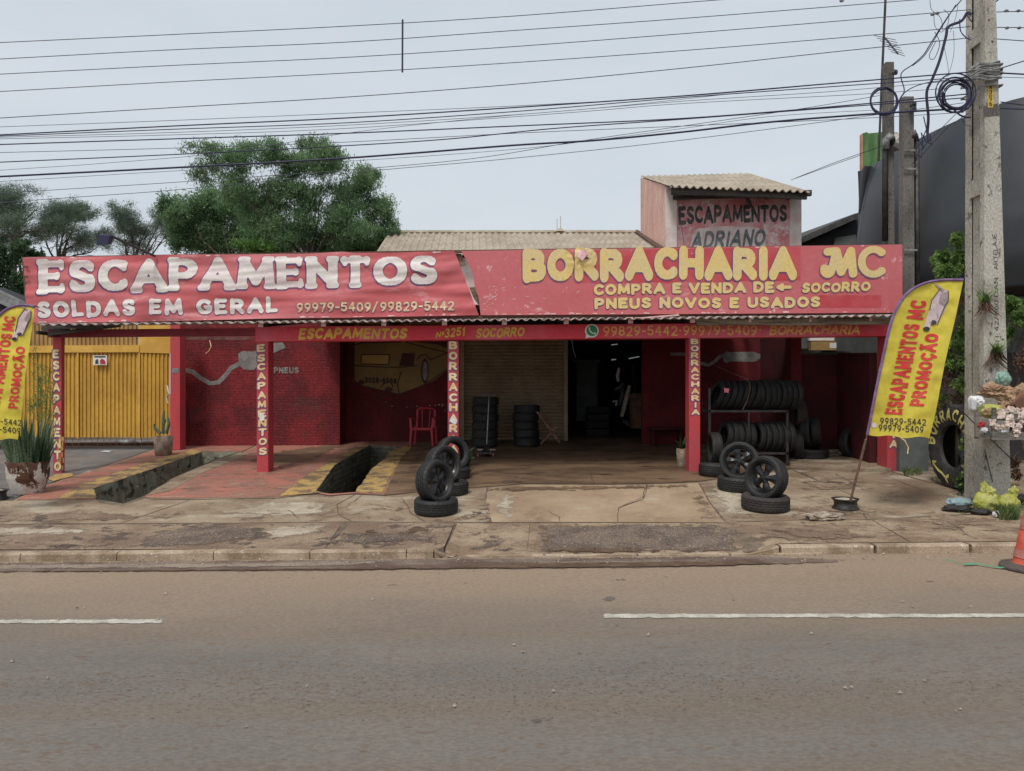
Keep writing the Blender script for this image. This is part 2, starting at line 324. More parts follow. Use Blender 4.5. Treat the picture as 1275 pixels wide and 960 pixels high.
# ------------------------------------------------ object helpers
COL = sc.collection
ORG = {}
class MB:
    def __init__(s): s.v = []; s.f = []
    def add(s, vs, fs):
        o = len(s.v)
        s.v += [Vector(v) for v in vs]
        s.f += [tuple(i + o for i in f) for f in fs]
    def box(s, a, b, rz=0.0, piv=None):
        x0, y0, z0 = a; x1, y1, z1 = b
        vs = [Vector(v) for v in ((x0,y0,z0),(x1,y0,z0),(x1,y1,z0),(x0,y1,z0),(x0,y0,z1),(x1,y0,z1),(x1,y1,z1),(x0,y1,z1))]
        if rz:
            c = Vector(piv) if piv else (Vector(a) + Vector(b)) / 2
            m = Matrix.Rotation(rz, 3, 'Z')
            vs = [m @ (v - c) + c for v in vs]
        s.add(vs, [(0,3,2,1),(4,5,6,7),(0,1,5,4),(1,2,6,5),(2,3,7,6),(3,0,4,7)])
    def bar(s, a, b, w, h, up=(0, 0, 1)):
        a, b = Vector(a), Vector(b)
        d = (b - a).normalized()
        u = Vector(up)
        x = d.cross(u)
        if x.length < 1e-4: x = d.cross(Vector((0, 1, 0)))
        x.normalize(); y = x.cross(d).normalized()
        vs = []
        for p in (a, b):
            for sx, sy in ((-1,-1),(1,-1),(1,1),(-1,1)):
                vs.append(p + x * sx * w / 2 + y * sy * h / 2)
        s.add(vs, [(0,1,2,3),(7,6,5,4),(0,4,5,1),(1,5,6,2),(2,6,7,3),(3,7,4,0)])
    def tube(s, pts, r, n=6, cap=True):
        pts = [Vector(p) for p in pts]
        rs = r if isinstance(r, (list, tuple)) else [r] * len(pts)
        vs = []
        for i, p in enumerate(pts):
            d = (pts[min(i + 1, len(pts) - 1)] - pts[max(i - 1, 0)])
            if d.length < 1e-9: d = Vector((0, 0, 1))
            d.normalize()
            ref = Vector((0, 0, 1)) if abs(d.z) < .9 else Vector((0, 1, 0))
            x = d.cross(ref).normalized(); y = x.cross(d)
            for k in range(n):
                a = 2 * math.pi * k / n
                vs.append(p + (x * math.cos(a) + y * math.sin(a)) * rs[i])
        fs = []
        for i in range(len(pts) - 1):
            for k in range(n):
                k2 = (k + 1) % n
                fs.append((i*n+k, i*n+k2, (i+1)*n+k2, (i+1)*n+k))
        if cap:
            fs.append(tuple(range(n - 1, -1, -1)))
            fs.append(tuple((len(pts) - 1) * n + k for k in range(n)))
        s.add(vs, fs)
    def lathe(s, prof, n=24, c=(0, 0, 0), closed=False, M4=None):   # prof of (r, z) about the z axis
        vs = []
        for r, z in prof:
            for k in range(n):
                a = 2 * math.pi * k / n
                v = Vector((r * math.cos(a), r * math.sin(a), z))
                if M4: v = M4 @ v
                vs.append(v + Vector(c))
        fs = []
        m = len(prof)
        for i in range(m if closed else m - 1):
            j = (i + 1) % m
            for k in range(n):
                k2 = (k + 1) % n
                fs.append((i*n+k, i*n+k2, j*n+k2, j*n+k))
        s.add(vs, fs)
    def prism(s, front, off):        # polygon of points, pushed back by vector
        n = len(front)
        off = Vector(off)
        vs = [Vector(p) for p in front] + [Vector(p) + off for p in front]
        fs = [tuple(range(n)), tuple(range(2 * n - 1, n - 1, -1))]
        for i in range(n):
            j = (i + 1) % n
            fs.append((i, i + n, j + n, j))
        s.add(vs, fs)
    def ppx(s, pts, pl, depth, e=0.0):
        s.prism([pl(x, y, e) for x, y in pts], (0, depth, 0))
    def sheet(s, pts): s.add(pts, [tuple(range(len(pts)))])
    def grid(s, fn, nu, nv):
        vs = [fn(i / nu, j / nv) for j in range(nv + 1) for i in range(nu + 1)]
        fs = [(j*(nu+1)+i, j*(nu+1)+i+1, (j+1)*(nu+1)+i+1, (j+1)*(nu+1)+i) for j in range(nv) for i in range(nu)]
        s.add(vs, fs)
    def blob(s, c, rad, amp=.25, seed=0, sub=3, fq=2.2, flat=None):
        bm = bmesh.new()
        bmesh.ops.create_icosphere(bm, subdivisions=sub, radius=1)
        vs = []
        for v in bm.verts:
            p = v.co.copy()
            q = p * fq + Vector((seed * 3.1, seed * 1.7, seed))
            k = 1 + amp * noise.noise(q) + amp * .5 * abs(noise.noise(q * 2.7))
            p = Vector((p.x * rad[0], p.y * rad[1], p.z * rad[2])) * k
            p += Vector(c)
            if flat is not None and p.z < flat: p.z = flat + (p.z - flat) * .05
            vs.append(p)
        fs = [tuple(v.index for v in f.verts) for f in bm.faces]
        bm.free()
        s.add(vs, fs)

def link(name, me, mat, parent=None, smooth=False, org=Vector((0, 0, 0))):
    o = bpy.data.objects.new(name, me)
    COL.objects.link(o)
    if mat is not None and not me.materials: me.materials.append(mat)
    if smooth: me.polygons.foreach_set('use_smooth', [True] * len(me.polygons))
    if parent: o.parent = parent
    return o
def part(name, mb, mat, parent=None, smooth=False, label=None, kind=None, fixn=False, local=False):
    """mb is in world coordinates; the mesh is stored relative to the origin of its thing"""
    org = ORG.get(parent.name, Vector((0, 0, 0))) if (parent and not local) else Vector((0, 0, 0))
    me = bpy.data.meshes.new(name)
    me.from_pydata([tuple(v - org) for v in mb.v], [], mb.f)
    if fixn:
        bm = bmesh.new(); bm.from_mesh(me)
        bmesh.ops.recalc_face_normals(bm, faces=bm.faces); bm.to_mesh(me); bm.free()
    o = link(name, me, mat, parent, smooth)
    ORG[o.name] = org
    if label: o['label'] = label
    if kind: o['kind'] = kind
    return o
def tag(o, label, cat, group=None):
    o['label'] = label; o['category'] = cat
    if group: o['group'] = group
    return o
def thing(name, loc, label=None, cat=None, group=None, kind=None):
    o = bpy.data.objects.new(name, None)
    o.empty_display_size = .1
    COL.objects.link(o)
    o.location = loc
    ORG[o.name] = Vector(loc)
    if kind: o['kind'] = kind
    if label: tag(o, label, cat, group)
    return o
def single(name, mb, mat, label, cat, group=None, smooth=False, fixn=False):
    mn = Vector([min(v[i] for v in mb.v) for i in range(3)]); mx = Vector([max(v[i] for v in mb.v) for i in range(3)])
    org = Vector(((mn.x + mx.x) / 2, (mn.y + mx.y) / 2, mn.z))
    mb.v = [v - org for v in mb.v]
    o = part(name, mb, mat, None, smooth, fixn=fixn)
    o.location = org
    ORG[o.name] = org
    return tag(o, label, cat, group)
def kids(o): return [c for c in bpy.data.objects if c.parent == o]
def clone(root, loc, rot, label, group=None):
    r = root.copy(); COL.objects.link(r)
    r.location = loc; r.rotation_euler = rot
    r['label'] = label
    if group: r['group'] = group
    for ch in kids(root):
        c = ch.copy(); COL.objects.link(c); c.parent = r
        for g in kids(ch):
            d = g.copy(); COL.objects.link(d); d.parent = c
    return r
def struct(name, mb, mat, parent=None, smooth=False, fixn=False):
    o = part(name, mb, mat, parent, smooth, fixn=fixn)
    if parent is None: o['kind'] = 'structure'
    return o

# ------------------------------------------------ ground sheets
def inpoly(x, y, poly):
    c = False
    j = len(poly) - 1
    for i in range(len(poly)):
        xi, yi = poly[i]; xj, yj = poly[j]
        if (yi > y) != (yj > y) and x < (xj - xi) * (y - yi) / (yj - yi) + xi: c = not c
        j = i
    return c
def rough(poly, step=.2, amp=.03, seed=0):
    out = []
    n = len(poly)
    for i in range(n):
        a, b = Vector(poly[i]), Vector(poly[(i + 1) % n])
        L = (b - a).length
        k = max(1, int(L / step))
        nrm = Vector((-(b - a).y, (b - a).x)).normalized() if L > 1e-6 else Vector((0, 0))
        for t in range(k):
            p = a.lerp(b, t / k)
            q = noise.noise(Vector((p.x * 2.3 + seed, p.y * 2.3, seed * 1.3))) + .6 * noise.noise(Vector((p.x * 9 + seed, p.y * 9, seed)))
            out.append(tuple(p + nrm * q * amp * (1 if t else .0)))
    return out
def drape(name, poly, dz, mat, parent=None, res=.3, holes=(), zf=G, kind=True, rgh=0, seed=0):
    poly = rough(poly, .12, rgh, seed) if rgh else rough(poly, max(res, .25), 0, 0)
    vs = [Vector(p) for p in poly]
    faces = [list(range(len(vs)))]
    edges = []
    for h in holes:
        s0 = len(vs); vs += [Vector(p) for p in h]
        edges += [(s0 + i, s0 + (i + 1) % len(h)) for i in range(len(h))]
    xs = [p[0] for p in poly]; ys = [p[1] for p in poly]
    x = math.floor(min(xs) / res) * res
    while x < max(xs):
        y = math.floor(min(ys) / res) * res
        while y < max(ys):
            if inpoly(x, y, poly) and not any(inpoly(x, y, h) for h in holes):
                vs.append(Vector((x + .013, y + .007)))
            y += res
        x += res
    V, E, Fc, *_ = delaunay_2d_cdt(vs, edges, faces, 1, 1e-5)
    mb = MB()
    fs = []
    for f in Fc:
        cx = sum(V[i].x for i in f) / len(f); cy = sum(V[i].y for i in f) / len(f)
        if any(inpoly(cx, cy, h) for h in holes): continue
        fs.append(tuple(f))
    mb.v = [Vector((v.x, v.y, zf(v.x, v.y) + dz)) for v in V]
    mb.f = fs
    me = bpy.data.meshes.new(name)
    me.from_pydata([tuple(v) for v in mb.v], [], mb.f)
    bm = bmesh.new(); bm.from_mesh(me)
    for f in bm.faces:
        f.normal_update()
        if f.normal.z < 0: f.normal_flip()
    bm.to_mesh(me); bm.free()
    o = link(name, me, mat, parent)
    if parent is None and kind: o['kind'] = 'structure'
    return o
_sm = {}
def softmat(mat, ns=5):
    if (mat.name, ns) in _sm: return _sm[(mat.name, ns)]
    m = mat.copy(); m.name = mat.name + '_worn_edge'
    nt = m.node_tree; N, L = nt.nodes, nt.links
    out = N['Material Output']; src = out.inputs[0].links[0].from_socket
    at = N.new('ShaderNodeAttribute'); at.attribute_name = 'edge'
    g = N.new('ShaderNodeNewGeometry'); n = N.new('ShaderNodeTexNoise'); n.inputs['Scale'].default_value = ns; n.inputs['Detail'].default_value = 7; n.inputs['Roughness'].default_value = .7
    L.new(g.outputs['Position'], n.inputs['Vector'])
    ad = N.new('ShaderNodeMath'); ad.operation = 'MULTIPLY_ADD'; L.new(n.outputs['Fac'], ad.inputs[0]); ad.inputs[1].default_value = 2.6; L.new(at.outputs['Fac'], ad.inputs[2])
    r = N.new('ShaderNodeMapRange'); r.inputs[1].default_value = 1.62; r.inputs[2].default_value = 1.95; L.new(ad.outputs[0], r.inputs[0])
    tb = N.new('ShaderNodeBsdfTransparent'); mx = N.new('ShaderNodeMixShader')
    L.new(r.outputs[0], mx.inputs[0]); L.new(tb.outputs[0], mx.inputs[1]); L.new(src, mx.inputs[2]); L.new(mx.outputs[0], out.inputs[0])
    _sm[(mat.name, ns)] = m
    return m
def soft(name, px, dz, mat, parent, width=.22, xy=None, holes=(), zf=None, ymax=None, strength=1.0, ns=5):
    poly = xy or G2(px)
    if ymax: poly = [(x, min(y, ymax)) for x, y in poly]
    o = drape(name, poly, dz, softmat(mat, ns), parent, res=min(.09, max(.05, width / 2)), holes=holes, zf=zf or G)
    me = o.data
    n = len(me.vertices); co = np.empty(n * 3); me.vertices.foreach_get('co', co); co = co.reshape(-1, 3)[:, :2]
    D = np.full(n, 9.0)
    loops = [poly] + [list(h) for h in holes] if False else [poly]
    for lp in loops:
        a = np.array(lp, float)[:, :2]; b = np.roll(a, -1, 0)
        for p, q in zip(a, b):
            d = q - p; t = np.clip(((co - p) @ d) / (d @ d + 1e-12), 0, 1)
            D = np.minimum(D, np.hypot(*(co - p - t[:, None] * d).T))
    at = me.attributes.new('edge', 'FLOAT', 'POINT')
    at.data.foreach_set('value', np.clip(D / width, 0, 1) * strength)
    if parent is None: o['kind'] = 'structure'
    return o
def G2(pts): return [gp(x, y) for x, y in pts]
# ------------------------------------------------ painted lettering: strokes -> filled outlines
def arc(cx, cy, rx, ry, a0, a1, n=9):
    return [(cx + rx * math.cos(R(lerp(a0, a1, i / (n - 1)))), cy + ry * math.sin(R(lerp(a0, a1, i / (n - 1))))) for i in range(n)]
GL = {
 'A': (.80, [[(0, 0), (.40, 1)], [(.40, 1), (.80, 0)], [(.16, .32), (.64, .32)]]),
 'B': (.62, [[(0, 0), (0, 1)], [(0, 1), (.30, 1)] + arc(.30, .76, .26, .24, 90, -90, 8) + [(0, .52)], [(0, .52), (.33, .52)] + arc(.34, .26, .28, .26, 90, -90, 8) + [(0, 0)]]),
 'C': (.66, [arc(.38, .5, .38, .5, 48, 312, 16)]),
 'D': (.68, [[(0, 0), (0, 1)], [(0, 1), (.26, 1)] + arc(.26, .5, .42, .5, 90, -90, 12) + [(0, 0)]]),
 'E': (.56, [[(0, 0), (0, 1)], [(0, 1), (.54, 1)], [(0, .52), (.44, .52)], [(0, 0), (.56, 0)]]),
 'G': (.72, [arc(.38, .5, .38, .5, 48, 330, 16) + [(.72, .44)], [(.44, .44), (.72, .44)]]),
 'H': (.66, [[(0, 0), (0, 1)], [(.66, 0), (.66, 1)], [(0, .5), (.66, .5)]]),
 'I': (.06, [[(.03, 0), (.03, 1)]]),
 'J': (.45, [[(.42, 1), (.42, .25)] + arc(.21, .25, .21, .25, 0, -160, 8)]),
 'L': (.52, [[(0, 1), (0, 0)], [(0, 0), (.52, 0)]]),
 'M': (.86, [[(0, 0), (.06, 1)], [(.06, 1), (.43, .15)], [(.43, .15), (.80, 1)], [(.80, 1), (.86, 0)]]),
 'N': (.66, [[(0, 0), (0, 1)], [(0, 1), (.66, 0)], [(.66, 0), (.66, 1)]]),
 'O': (.76, [arc(.38, .5, .38, .5, 0, 360, 22)]),
 'P': (.60, [[(0, 0), (0, 1)], [(0, 1), (.30, 1)] + arc(.30, .72, .28, .28, 90, -90, 9) + [(0, .44)]]),
 'R': (.66, [[(0, 0), (0, 1)], [(0, 1), (.30, 1)] + arc(.30, .73, .28, .27, 90, -90, 9) + [(0, .46)], [(.28, .46), (.64, 0)]]),
 'S': (.58, [arc(.30, .76, .27, .24, 30, 200, 10) + [(.10, .62), (.44, .42)] + arc(.29, .25, .28, .25, 30, -155, 10)]),
 'T': (.68, [[(.34, 0), (.34, 1)], [(0, 1), (.68, 1)]]),
 'U': (.64, [[(0, 1), (0, .32)] + arc(.32, .32, .32, .32, 180, 360, 10) + [(.64, 1)]]),
 'V': (.74, [[(0, 1), (.37, 0)], [(.37, 0), (.74, 1)]]),
 '0': (.54, [arc(.27, .5, .27, .5, 0, 360, 20)]),
 '1': (.30, [[(.0, .8), (.2, 1), (.2, 0)]]),
 '2': (.52, [arc(.26, .73, .25, .27, 160, -20, 9) + [(.42, .48), (0, 0)], [(0, 0), (.54, 0)]]),
 '3': (.52, [arc(.25, .76, .25, .24, 150, -80, 10), arc(.25, .27, .27, .27, 80, -150, 10)]),
 '4': (.56, [[(.42, 0), (.42, 1)], [(.36, 1), (0, .34)], [(0, .34), (.56, .34)]]),
 '5': (.52, [[(.48, 1), (.06, 1)], [(.06, 1), (.03, .56)], [(.03, .56)] + arc(.25, .31, .27, .31, 110, -150, 11)]),
 '6': (.52, [arc(.26, .30, .26, .30, 0, 360, 16), [(.02, .38), (.12, .74), (.40, 1)]]),
 '7': (.52, [[(0, 1), (.52, 1)], [(.52, 1), (.16, 0)]]),
 '8': (.52, [arc(.26, .76, .22, .24, 0, 360, 14), arc(.26, .26, .26, .26, 0, 360, 16)]),
 '9': (.52, [arc(.26, .70, .26, .30, 0, 360, 16), [(.50, .62), (.42, .26), (.14, 0)]]),
 '-': (.30, [[(0, .45), (.30, .45)]]),
 '/': (.46, [[(0, -.15), (.46, 1.15)]]),
 '.': (.10, [[(.05, .05), (.05, .07)]]),
 '*': (.16, [[(.06, .5), (.10, .5)], [(.08, .46), (.08, .54)]]),
 'o': (.30, [arc(.15, .72, .14, .2, 0, 360, 12), [(0, .36), (.3, .36)]]),
 ' ': (.36, []),
}
GL['\u00c7'] = (.66, GL['C'][1] + [[(.38, 0), (.42, -.12), (.34, -.24)]])
GL['\u00c3'] = (.80, GL['A'][1] + [[(.14, 1.22), (.3, 1.32), (.48, 1.22), (.66, 1.32)]])
# the left-pointing arrow
GL['<'] = (1.25, [[(.1, .5), (1.2, .5)], [(.1, .5), (.5, .78)], [(.1, .5), (.5, .22)], [(.25, .5), (.48, .64)], [(.25, .5), (.48, .36)]])
_gc = {}
def glyph(ch, th, serif=0.0, flare=1.0, grow=0.0, n=26, asp=1.0, hk=1.0):
    """filled polygons of one glyph: y in 0..1, stroke ends inset so that the letter fills its height"""
    key = (ch, th, serif, flare, grow, n, asp, hk)
    if key in _gc: return _gc[key]
    w, strokes = GL[ch]
    w *= asp
    r = th / 2
    segs = []
    def T(p): return (p[0] * asp + r, r + p[1] * (1 - 2 * r))
    for st in strokes:
        q = [T(p) for p in st]
        m = len(q) - 1
        for i in range(m):
            L0 = math.hypot(q[i+1][0] - q[i][0], q[i+1][1] - q[i][1]) + 1e-9
            kk = hk + (1 - hk) * min(1, abs(q[i+1][1] - q[i][1]) / L0 * 1.15)
            ra = r * kk * (flare if i == 0 else 1); rb = r * kk * (flare if i == m - 1 else 1)
            segs.append((q[i], q[i + 1], ra, rb))
        if serif and ch not in 'OCG0123456789-/.*o<':
            for e, p0 in ((st[0], 0), (st[-1], 1)):
                o = st[1] if p0 == 0 else st[-2]
                if (abs(e[1]) < .01 or abs(e[1] - 1) < .01) and abs(e[1] - o[1]) > abs(e[0] - o[0]) * .9 and not (ch in 'AMV' and (abs(e[0] - .40) < .02 and ch == 'A')):
                    x, y = T(e)
                    y += r * .35 * (-1 if e[1] < .5 else 1)
                    segs.append(((x - serif, y), (x + serif, y), r * .62, r * .62))
            if ch in 'ELTS':
                pass
        if serif and ch in 'CGS':
            for e, sg in ((st[0], 1), (st[-1], -1)):
                x, y = T(e)
                if ch == 'G' and sg == -1: continue
                if ch == 'S' and sg == -1: segs.append(((x, y), (x - .02, y + .08), r * .8, r * .5)); continue
                if ch == 'S': segs.append(((x, y), (x + .03, y - .06), r * .9, r * .55)); continue
                segs.append(((x, y + .03), (x + .03, y - sg * .07), r * .95, r * .6))
        if serif and ch in 'ETL' :
            for e in (st[0], st[-1]):
                x, y = T(e)
                o = st[1] if e is st[0] else st[-2]
                if abs(e[1] - o[1]) < .01 and abs(e[0]) > .05 or (ch == 'T' and abs(e[1] - o[1]) < .01):
                    if e[1] > .9: segs.append(((x, y), (x + .02, y - .11), r * .85, r * .5))
                    elif e[1] < .1: segs.append(((x, y), (x + .02, y + .10), r * .85, r * .5))
                    else: segs.append(((x, y - .03), (x, y + .03), r * .6, r * .6))
    W = w + 2 * r
    pad = .12 + serif + grow
    h = 1.0 / n
    gx = np.arange(-pad, W + pad + h, h); lo = -.35 if ch in '\u00c7/' else -pad; hi = 1.45 if ch == '\u00c3' else 1.2
    gy = np.arange(lo, hi + h, h)
    X, Y = np.meshgrid(gx, gy)
    D = np.full(X.shape, 9.0)
    for (a, b, ra, rb) in segs:
        dx, dy = b[0] - a[0], b[1] - a[1]
        L2 = dx * dx + dy * dy + 1e-12
        t = np.clip(((X - a[0]) * dx + (Y - a[1]) * dy) / L2, 0, 1)
        d = np.hypot(X - a[0] - t * dx, Y - a[1] - t * dy) - (ra + (rb - ra) * t)
        D = np.minimum(D, d)
    D -= grow
    vs, fs, vid = [], [], {}
    def vert(x, y):
        k = (round(x, 5), round(y, 5))
        if k not in vid: vid[k] = len(vs); vs.append((x, y))
        return vid[k]
    ny, nx = D.shape
    for j in range(ny - 1):
        i = 0
        while i < nx - 1:
            c = [D[j, i], D[j, i+1], D[j+1, i+1], D[j+1, i]]
            if max(c) < 0:
                k = i
                while k < nx - 1 and k - i < 4 and max(D[j, k], D[j, k+1], D[j+1, k], D[j+1, k+1]) < 0: k += 1
                fs.append((vert(gx[i], gy[j]), vert(gx[k], gy[j]), vert(gx[k], gy[j+1]), vert(gx[i], gy[j+1])))
                i = k; continue
            if min(c) < 0:
                co = [(gx[i], gy[j]), (gx[i+1], gy[j]), (gx[i+1], gy[j+1]), (gx[i], gy[j+1])]
                pl = []
                for k in range(4):
                    a, b = c[k], c[(k + 1) % 4]
                    pa, pb = co[k], co[(k + 1) % 4]
                    if a < 0: pl.append(vert(*pa))
                    if (a < 0) != (b < 0):
                        t = a / (a - b)
                        pl.append(vert(pa[0] + (pb[0] - pa[0]) * t, pa[1] + (pb[1] - pa[1]) * t))
                pl2 = [p for k, p in enumerate(pl) if p != pl[k - 1]]
                if len(pl2) >= 3: fs.append(tuple(pl2))
            i += 1
    _gc[key] = (vs, fs, W)
    return _gc[key]

def text(mb, s, p0, p1, h, mp, e, th=.2, serif=0, flare=1.0, grow=0.0, n=26, asp=1.0, gap=.14, space=None, up=None, h1=None, shear=0.0, jit=0.0, seed=1, shift=(0, 0), stretch=True, bend=0.0, hk=1.0, only=None):
    """writes s along the line p0->p1 (pixels of a surface map mp), letters h high"""
    rr = random.Random(seed)
    p0, p1 = Vector(p0), Vector(p1)
    al = (p1 - p0)
    L = al.length; al.normalize()
    U = Vector(up) if up else Vector((al.y, -al.x))
    if h1 is None: h1 = h
    adv, gs = [], []
    x = 0
    wi = 0
    for ch in s:
        if ch == ' ':
            x += (space or .42) * asp; wi += 1; continue
        g = glyph(ch, th, serif, flare, grow, n, asp, hk)
        gs.append((g, x, wi)); x += g[2] + gap
    tot = x - gap
    k = L / tot if stretch else h
    for (vs, fs, W), x0, wi in gs:
        dy = rr.uniform(-1, 1) * jit; ro = rr.uniform(-1, 1) * jit * .6; sc_ = 1 + rr.uniform(-1, 1) * jit * .8
        if only is not None and wi != only: continue
        out = []
        for (u, v) in vs:
            uu = (u - W / 2); vv = v - .5
            a = uu * math.cos(ro) - vv * math.sin(ro); b_ = (uu * math.sin(ro) + vv * math.cos(ro)) * sc_
            xx = x0 + W / 2 + a + shear * v; yy = .5 + b_ + dy
            t = (xx * k) / L
            hh = lerp(h, h1, min(1, max(0, t)))
            q = p0 + al * (xx * k) + U * (yy * hh + bend * (t - .5) ** 2)
            out.append(mp(q.x + shift[0], q.y + shift[1], e))
        mb.add(out, fs)
def lettering(name, parent, mat, s, p0, p1, h, mp, e=.006, shadow=None, sgrow=.05, sshift=(-.8, 1.3), **kw):
    for k in range(len(s.split(' '))):          # one part per word
        if shadow is not None:
            mb = MB()
            text(mb, s, p0, p1, h, mp, e * .55, grow=sgrow, shift=sshift, only=k, **kw)
            part('letter_shadow', mb, shadow, parent)
        mb = MB()
        text(mb, s, p0, p1, h, mp, e, only=k, **kw)
        o = part(name, mb, mat, parent)
    return o
def flat(parent, name, mat, pts, mp, e, label=None):
    mb = MB(); mb.sheet([mp(x, y, e) for x, y in pts])
    return part(name, mb, mat, parent, label=label)
def disc_pts(cx, cy, rx, ry, n=20, a0=0, a1=360):
    return [(cx + rx * math.cos(R(a0 + (a1 - a0) * i / n)), cy + ry * math.sin(R(a0 + (a1 - a0) * i / n))) for i in range(n if a1 - a0 == 360 else n + 1)]
# ================================================ THE GROUND
pit1 = G2([(116, 609), (121, 622), (152, 627), (179, 617), (216, 594), (266, 573), (298, 562.5), (251, 563), (176, 589)])
pit2 = G2([(393, 612), (411, 615), (443, 613), (463, 584), (477, 573), (493, 556), (461, 554), (416, 580)])
pit1, pit2 = rough(pit1, .2, .03, 3), rough(pit2, .2, .03, 9)
# terrain to the horizon, with the plot left out
mb = MB()
def zt(x, y): return G(x, y) - .06
plot = [(-16, 8.2), (14, 8.2), (14, 30), (-16, 30)]
for poly, rs in (([(-200, 8.2), (-16, 8.2), (-16, 30), (-200, 30)], 2), ([(14, 8.2), (200, 8.2), (200, 30), (14, 30)], 2), ([(-900, 30), (900, 30), (900, 1500), (-900, 1500)], 100)):
    drape('ground', poly, 0, m_soil, zf=zt, res=rs)
mb = MB()
XS = [-600, -16, 14, 600]
mb.add([(x, y, G(x, 0)) for y in (-60, 8.25) for x in XS], [(0, 1, 5, 4), (1, 2, 6, 5), (2, 3, 7, 6)])
struct('road', mb, m_road)
pave = drape('pavement', [(-16, 8.25), (14, 8.25), (14, 30), (-16, 30)], -.008, m_seam, res=.5, holes=[pit1, pit2])
def slab(name, px, mat, dz=0.0, holes=(), rgh=.006, seed=0, label=None, xy=None, res=.3, parent=pave):
    o = drape(name, xy or G2(px), dz, mat, parent, res=res, holes=holes, rgh=rgh, seed=seed)
    if label: o['label'] = label
    return o
# apron strip between kerb and seam
slab('concrete_slab', [(-160, 684.5), (-160, 655), (100, 653.5), (300, 652), (430, 650.6), (425, 652), (404, 683.5)], m_apron, seed=1)
slab('concrete_slab', [(405.5, 683.5), (437, 651), (566, 651), (551, 686)], m_apron, seed=2)
slab('driveway_slab', [(553.5, 688.5), (570, 651.5), (660, 651.5), (655, 691)], m_apron_l, seed=3)
slab('driveway_slab', [(655.5, 691), (660.5, 651.5), (800, 651), (905, 651.5), (926, 664), (945, 689), (900, 691.5)], m_apron_l, seed=4)
soft('asphalt_patch', [(640, 690.5), (668, 672), (662, 652), (800, 651.5), (908, 652), (932, 664), (950, 688), (900, 691)], .004, m_gravel, pave, .28, strength=1.0)
slab('concrete_slab', [(945.5, 688), (926.5, 664), (905.5, 651.5), (1000, 648), (1085, 647.5), (1133, 675), (960, 678)], m_apron_l, seed=5)
slab('concrete_slab', [(1134.5, 675), (1086.5, 647.5), (1230, 640), (1400, 636), (1420, 672)], m_apron_l, seed=6)
# upper row of slabs
slab('concrete_slab', [(-160, 653.5), (-160, 622), (20, 623.5), (120, 622), (125, 627), (152, 630), (180, 621), (190, 622.5), (236, 622.5), (150, 651.5)], m_conc, seed=7, holes=[pit1])
slab('concrete_slab', [(151.5, 651.5), (237.5, 622.5), (345, 620.5), (393, 616), (410, 618), (441, 616), (419, 628), (421, 641), (437, 649.3), (300, 650.8)], m_conc, seed=8, holes=[pit2])
slab('concrete_slab', [(438.5, 649.3), (422.5, 641), (420.5, 628), (442.5, 616), (478, 618), (520, 613), (606, 607), (604, 622), (612, 650), (566, 650)], m_conc, seed=9, holes=[pit2])
slab('driveway_slab', [(613, 650), (605, 624), (609, 607), (650, 603.5), (760, 604), (806, 603.5), (801, 621), (770, 632), (768, 650)], m_conc_new, seed=10, rgh=.02)
slab('driveway_slab', [(769, 650), (771, 632.6), (802, 621.6), (807, 603.5), (869, 601), (882, 624), (903, 650.5)], m_conc_new, seed=11, rgh=.015)
slab('concrete_slab', [(904.5, 650), (883.5, 624), (870.5, 601), (940, 590), (985, 585), (1060, 617), (1078, 646.6)], m_conc, seed=12)
slab('concrete_slab', [(1080, 646.2), (1061.5, 616.8), (986.5, 585), (1110, 588), (1152, 600), (1215, 612), (1215, 639.6)], m_conc, seed=13)
slab('concrete_slab', [(1216, 639.4), (1216, 612), (1154, 599.4), (1112, 587.5), (1180, 579), (1500, 572), (1500, 636)], m_conc, seed=14)
# patches, stains and one painted tyre shadow, each sheet 4 mm above the last
soft('asphalt_patch', [(150, 683), (185, 663), (225, 655), (300, 653), (328, 658), (330, 668), (300, 676), (210, 683)], .004, m_gravel, pave, 0.25)
soft('concrete_patch', [(-160, 668), (-160, 655), (60, 655), (120, 656), (130, 664), (60, 668)], .004, m_conc_pale, pave, 0.3)
soft('concrete_patch', [(314, 676), (320, 662), (345, 653), (410, 652), (425, 653.5), (400, 665), (345, 673)], .004, m_conc_pale, pave, 0.3)
soft('wet_stain_and_shadow', [(485, 667), (505, 655), (545, 655.5), (540, 661), (515, 667)], .004, m_wet, pave, 0.25)
soft('wet_stain_and_shadow', [(425, 682.5), (450, 679.5), (530, 680), (520, 684)], .004, m_wet, pave, 0.25)
soft('wet_stain_and_shadow', [(110, 683.5), (130, 676), (150, 676), (145, 683)], .004, m_wet, pave, 0.25)
soft('concrete_patch', [(612, 648), (607, 630), (618, 612), (640, 609), (650, 622), (648, 648)], .004, m_conc_pale, pave, 0.3)
soft('concrete_patch', [(584, 649), (590, 632), (600, 630), (597, 649)], .004, m_conc_pale, pave, 0.3)
soft('concrete_patch', [(586, 624), (590, 612), (603, 612), (600, 620)], .004, m_conc_pale, pave, 0.3)
soft('concrete_patch', [(886, 626), (874, 604), (905, 600), (940, 612), (935, 640), (904, 648)], .004, m_conc_pale, pave, 0.3)
soft('concrete_patch', [(250, 640), (330, 624), (400, 622), (418, 626), (416, 642), (350, 645)], .004, m_conc_pale, pave, 0.3)
soft('wet_stain_and_shadow', [(975, 645), (985, 638), (1000, 640), (998, 647)], .004, m_gravel, pave, 0.25)  # soft shadow beside the right-hand flat tyre, painted as a dark patch
soft('wet_stain_and_shadow', [(560, 648), (590, 634), (597, 612), (606, 608), (604, 640), (610, 649.5)], .002, m_oil, pave, 0.25)
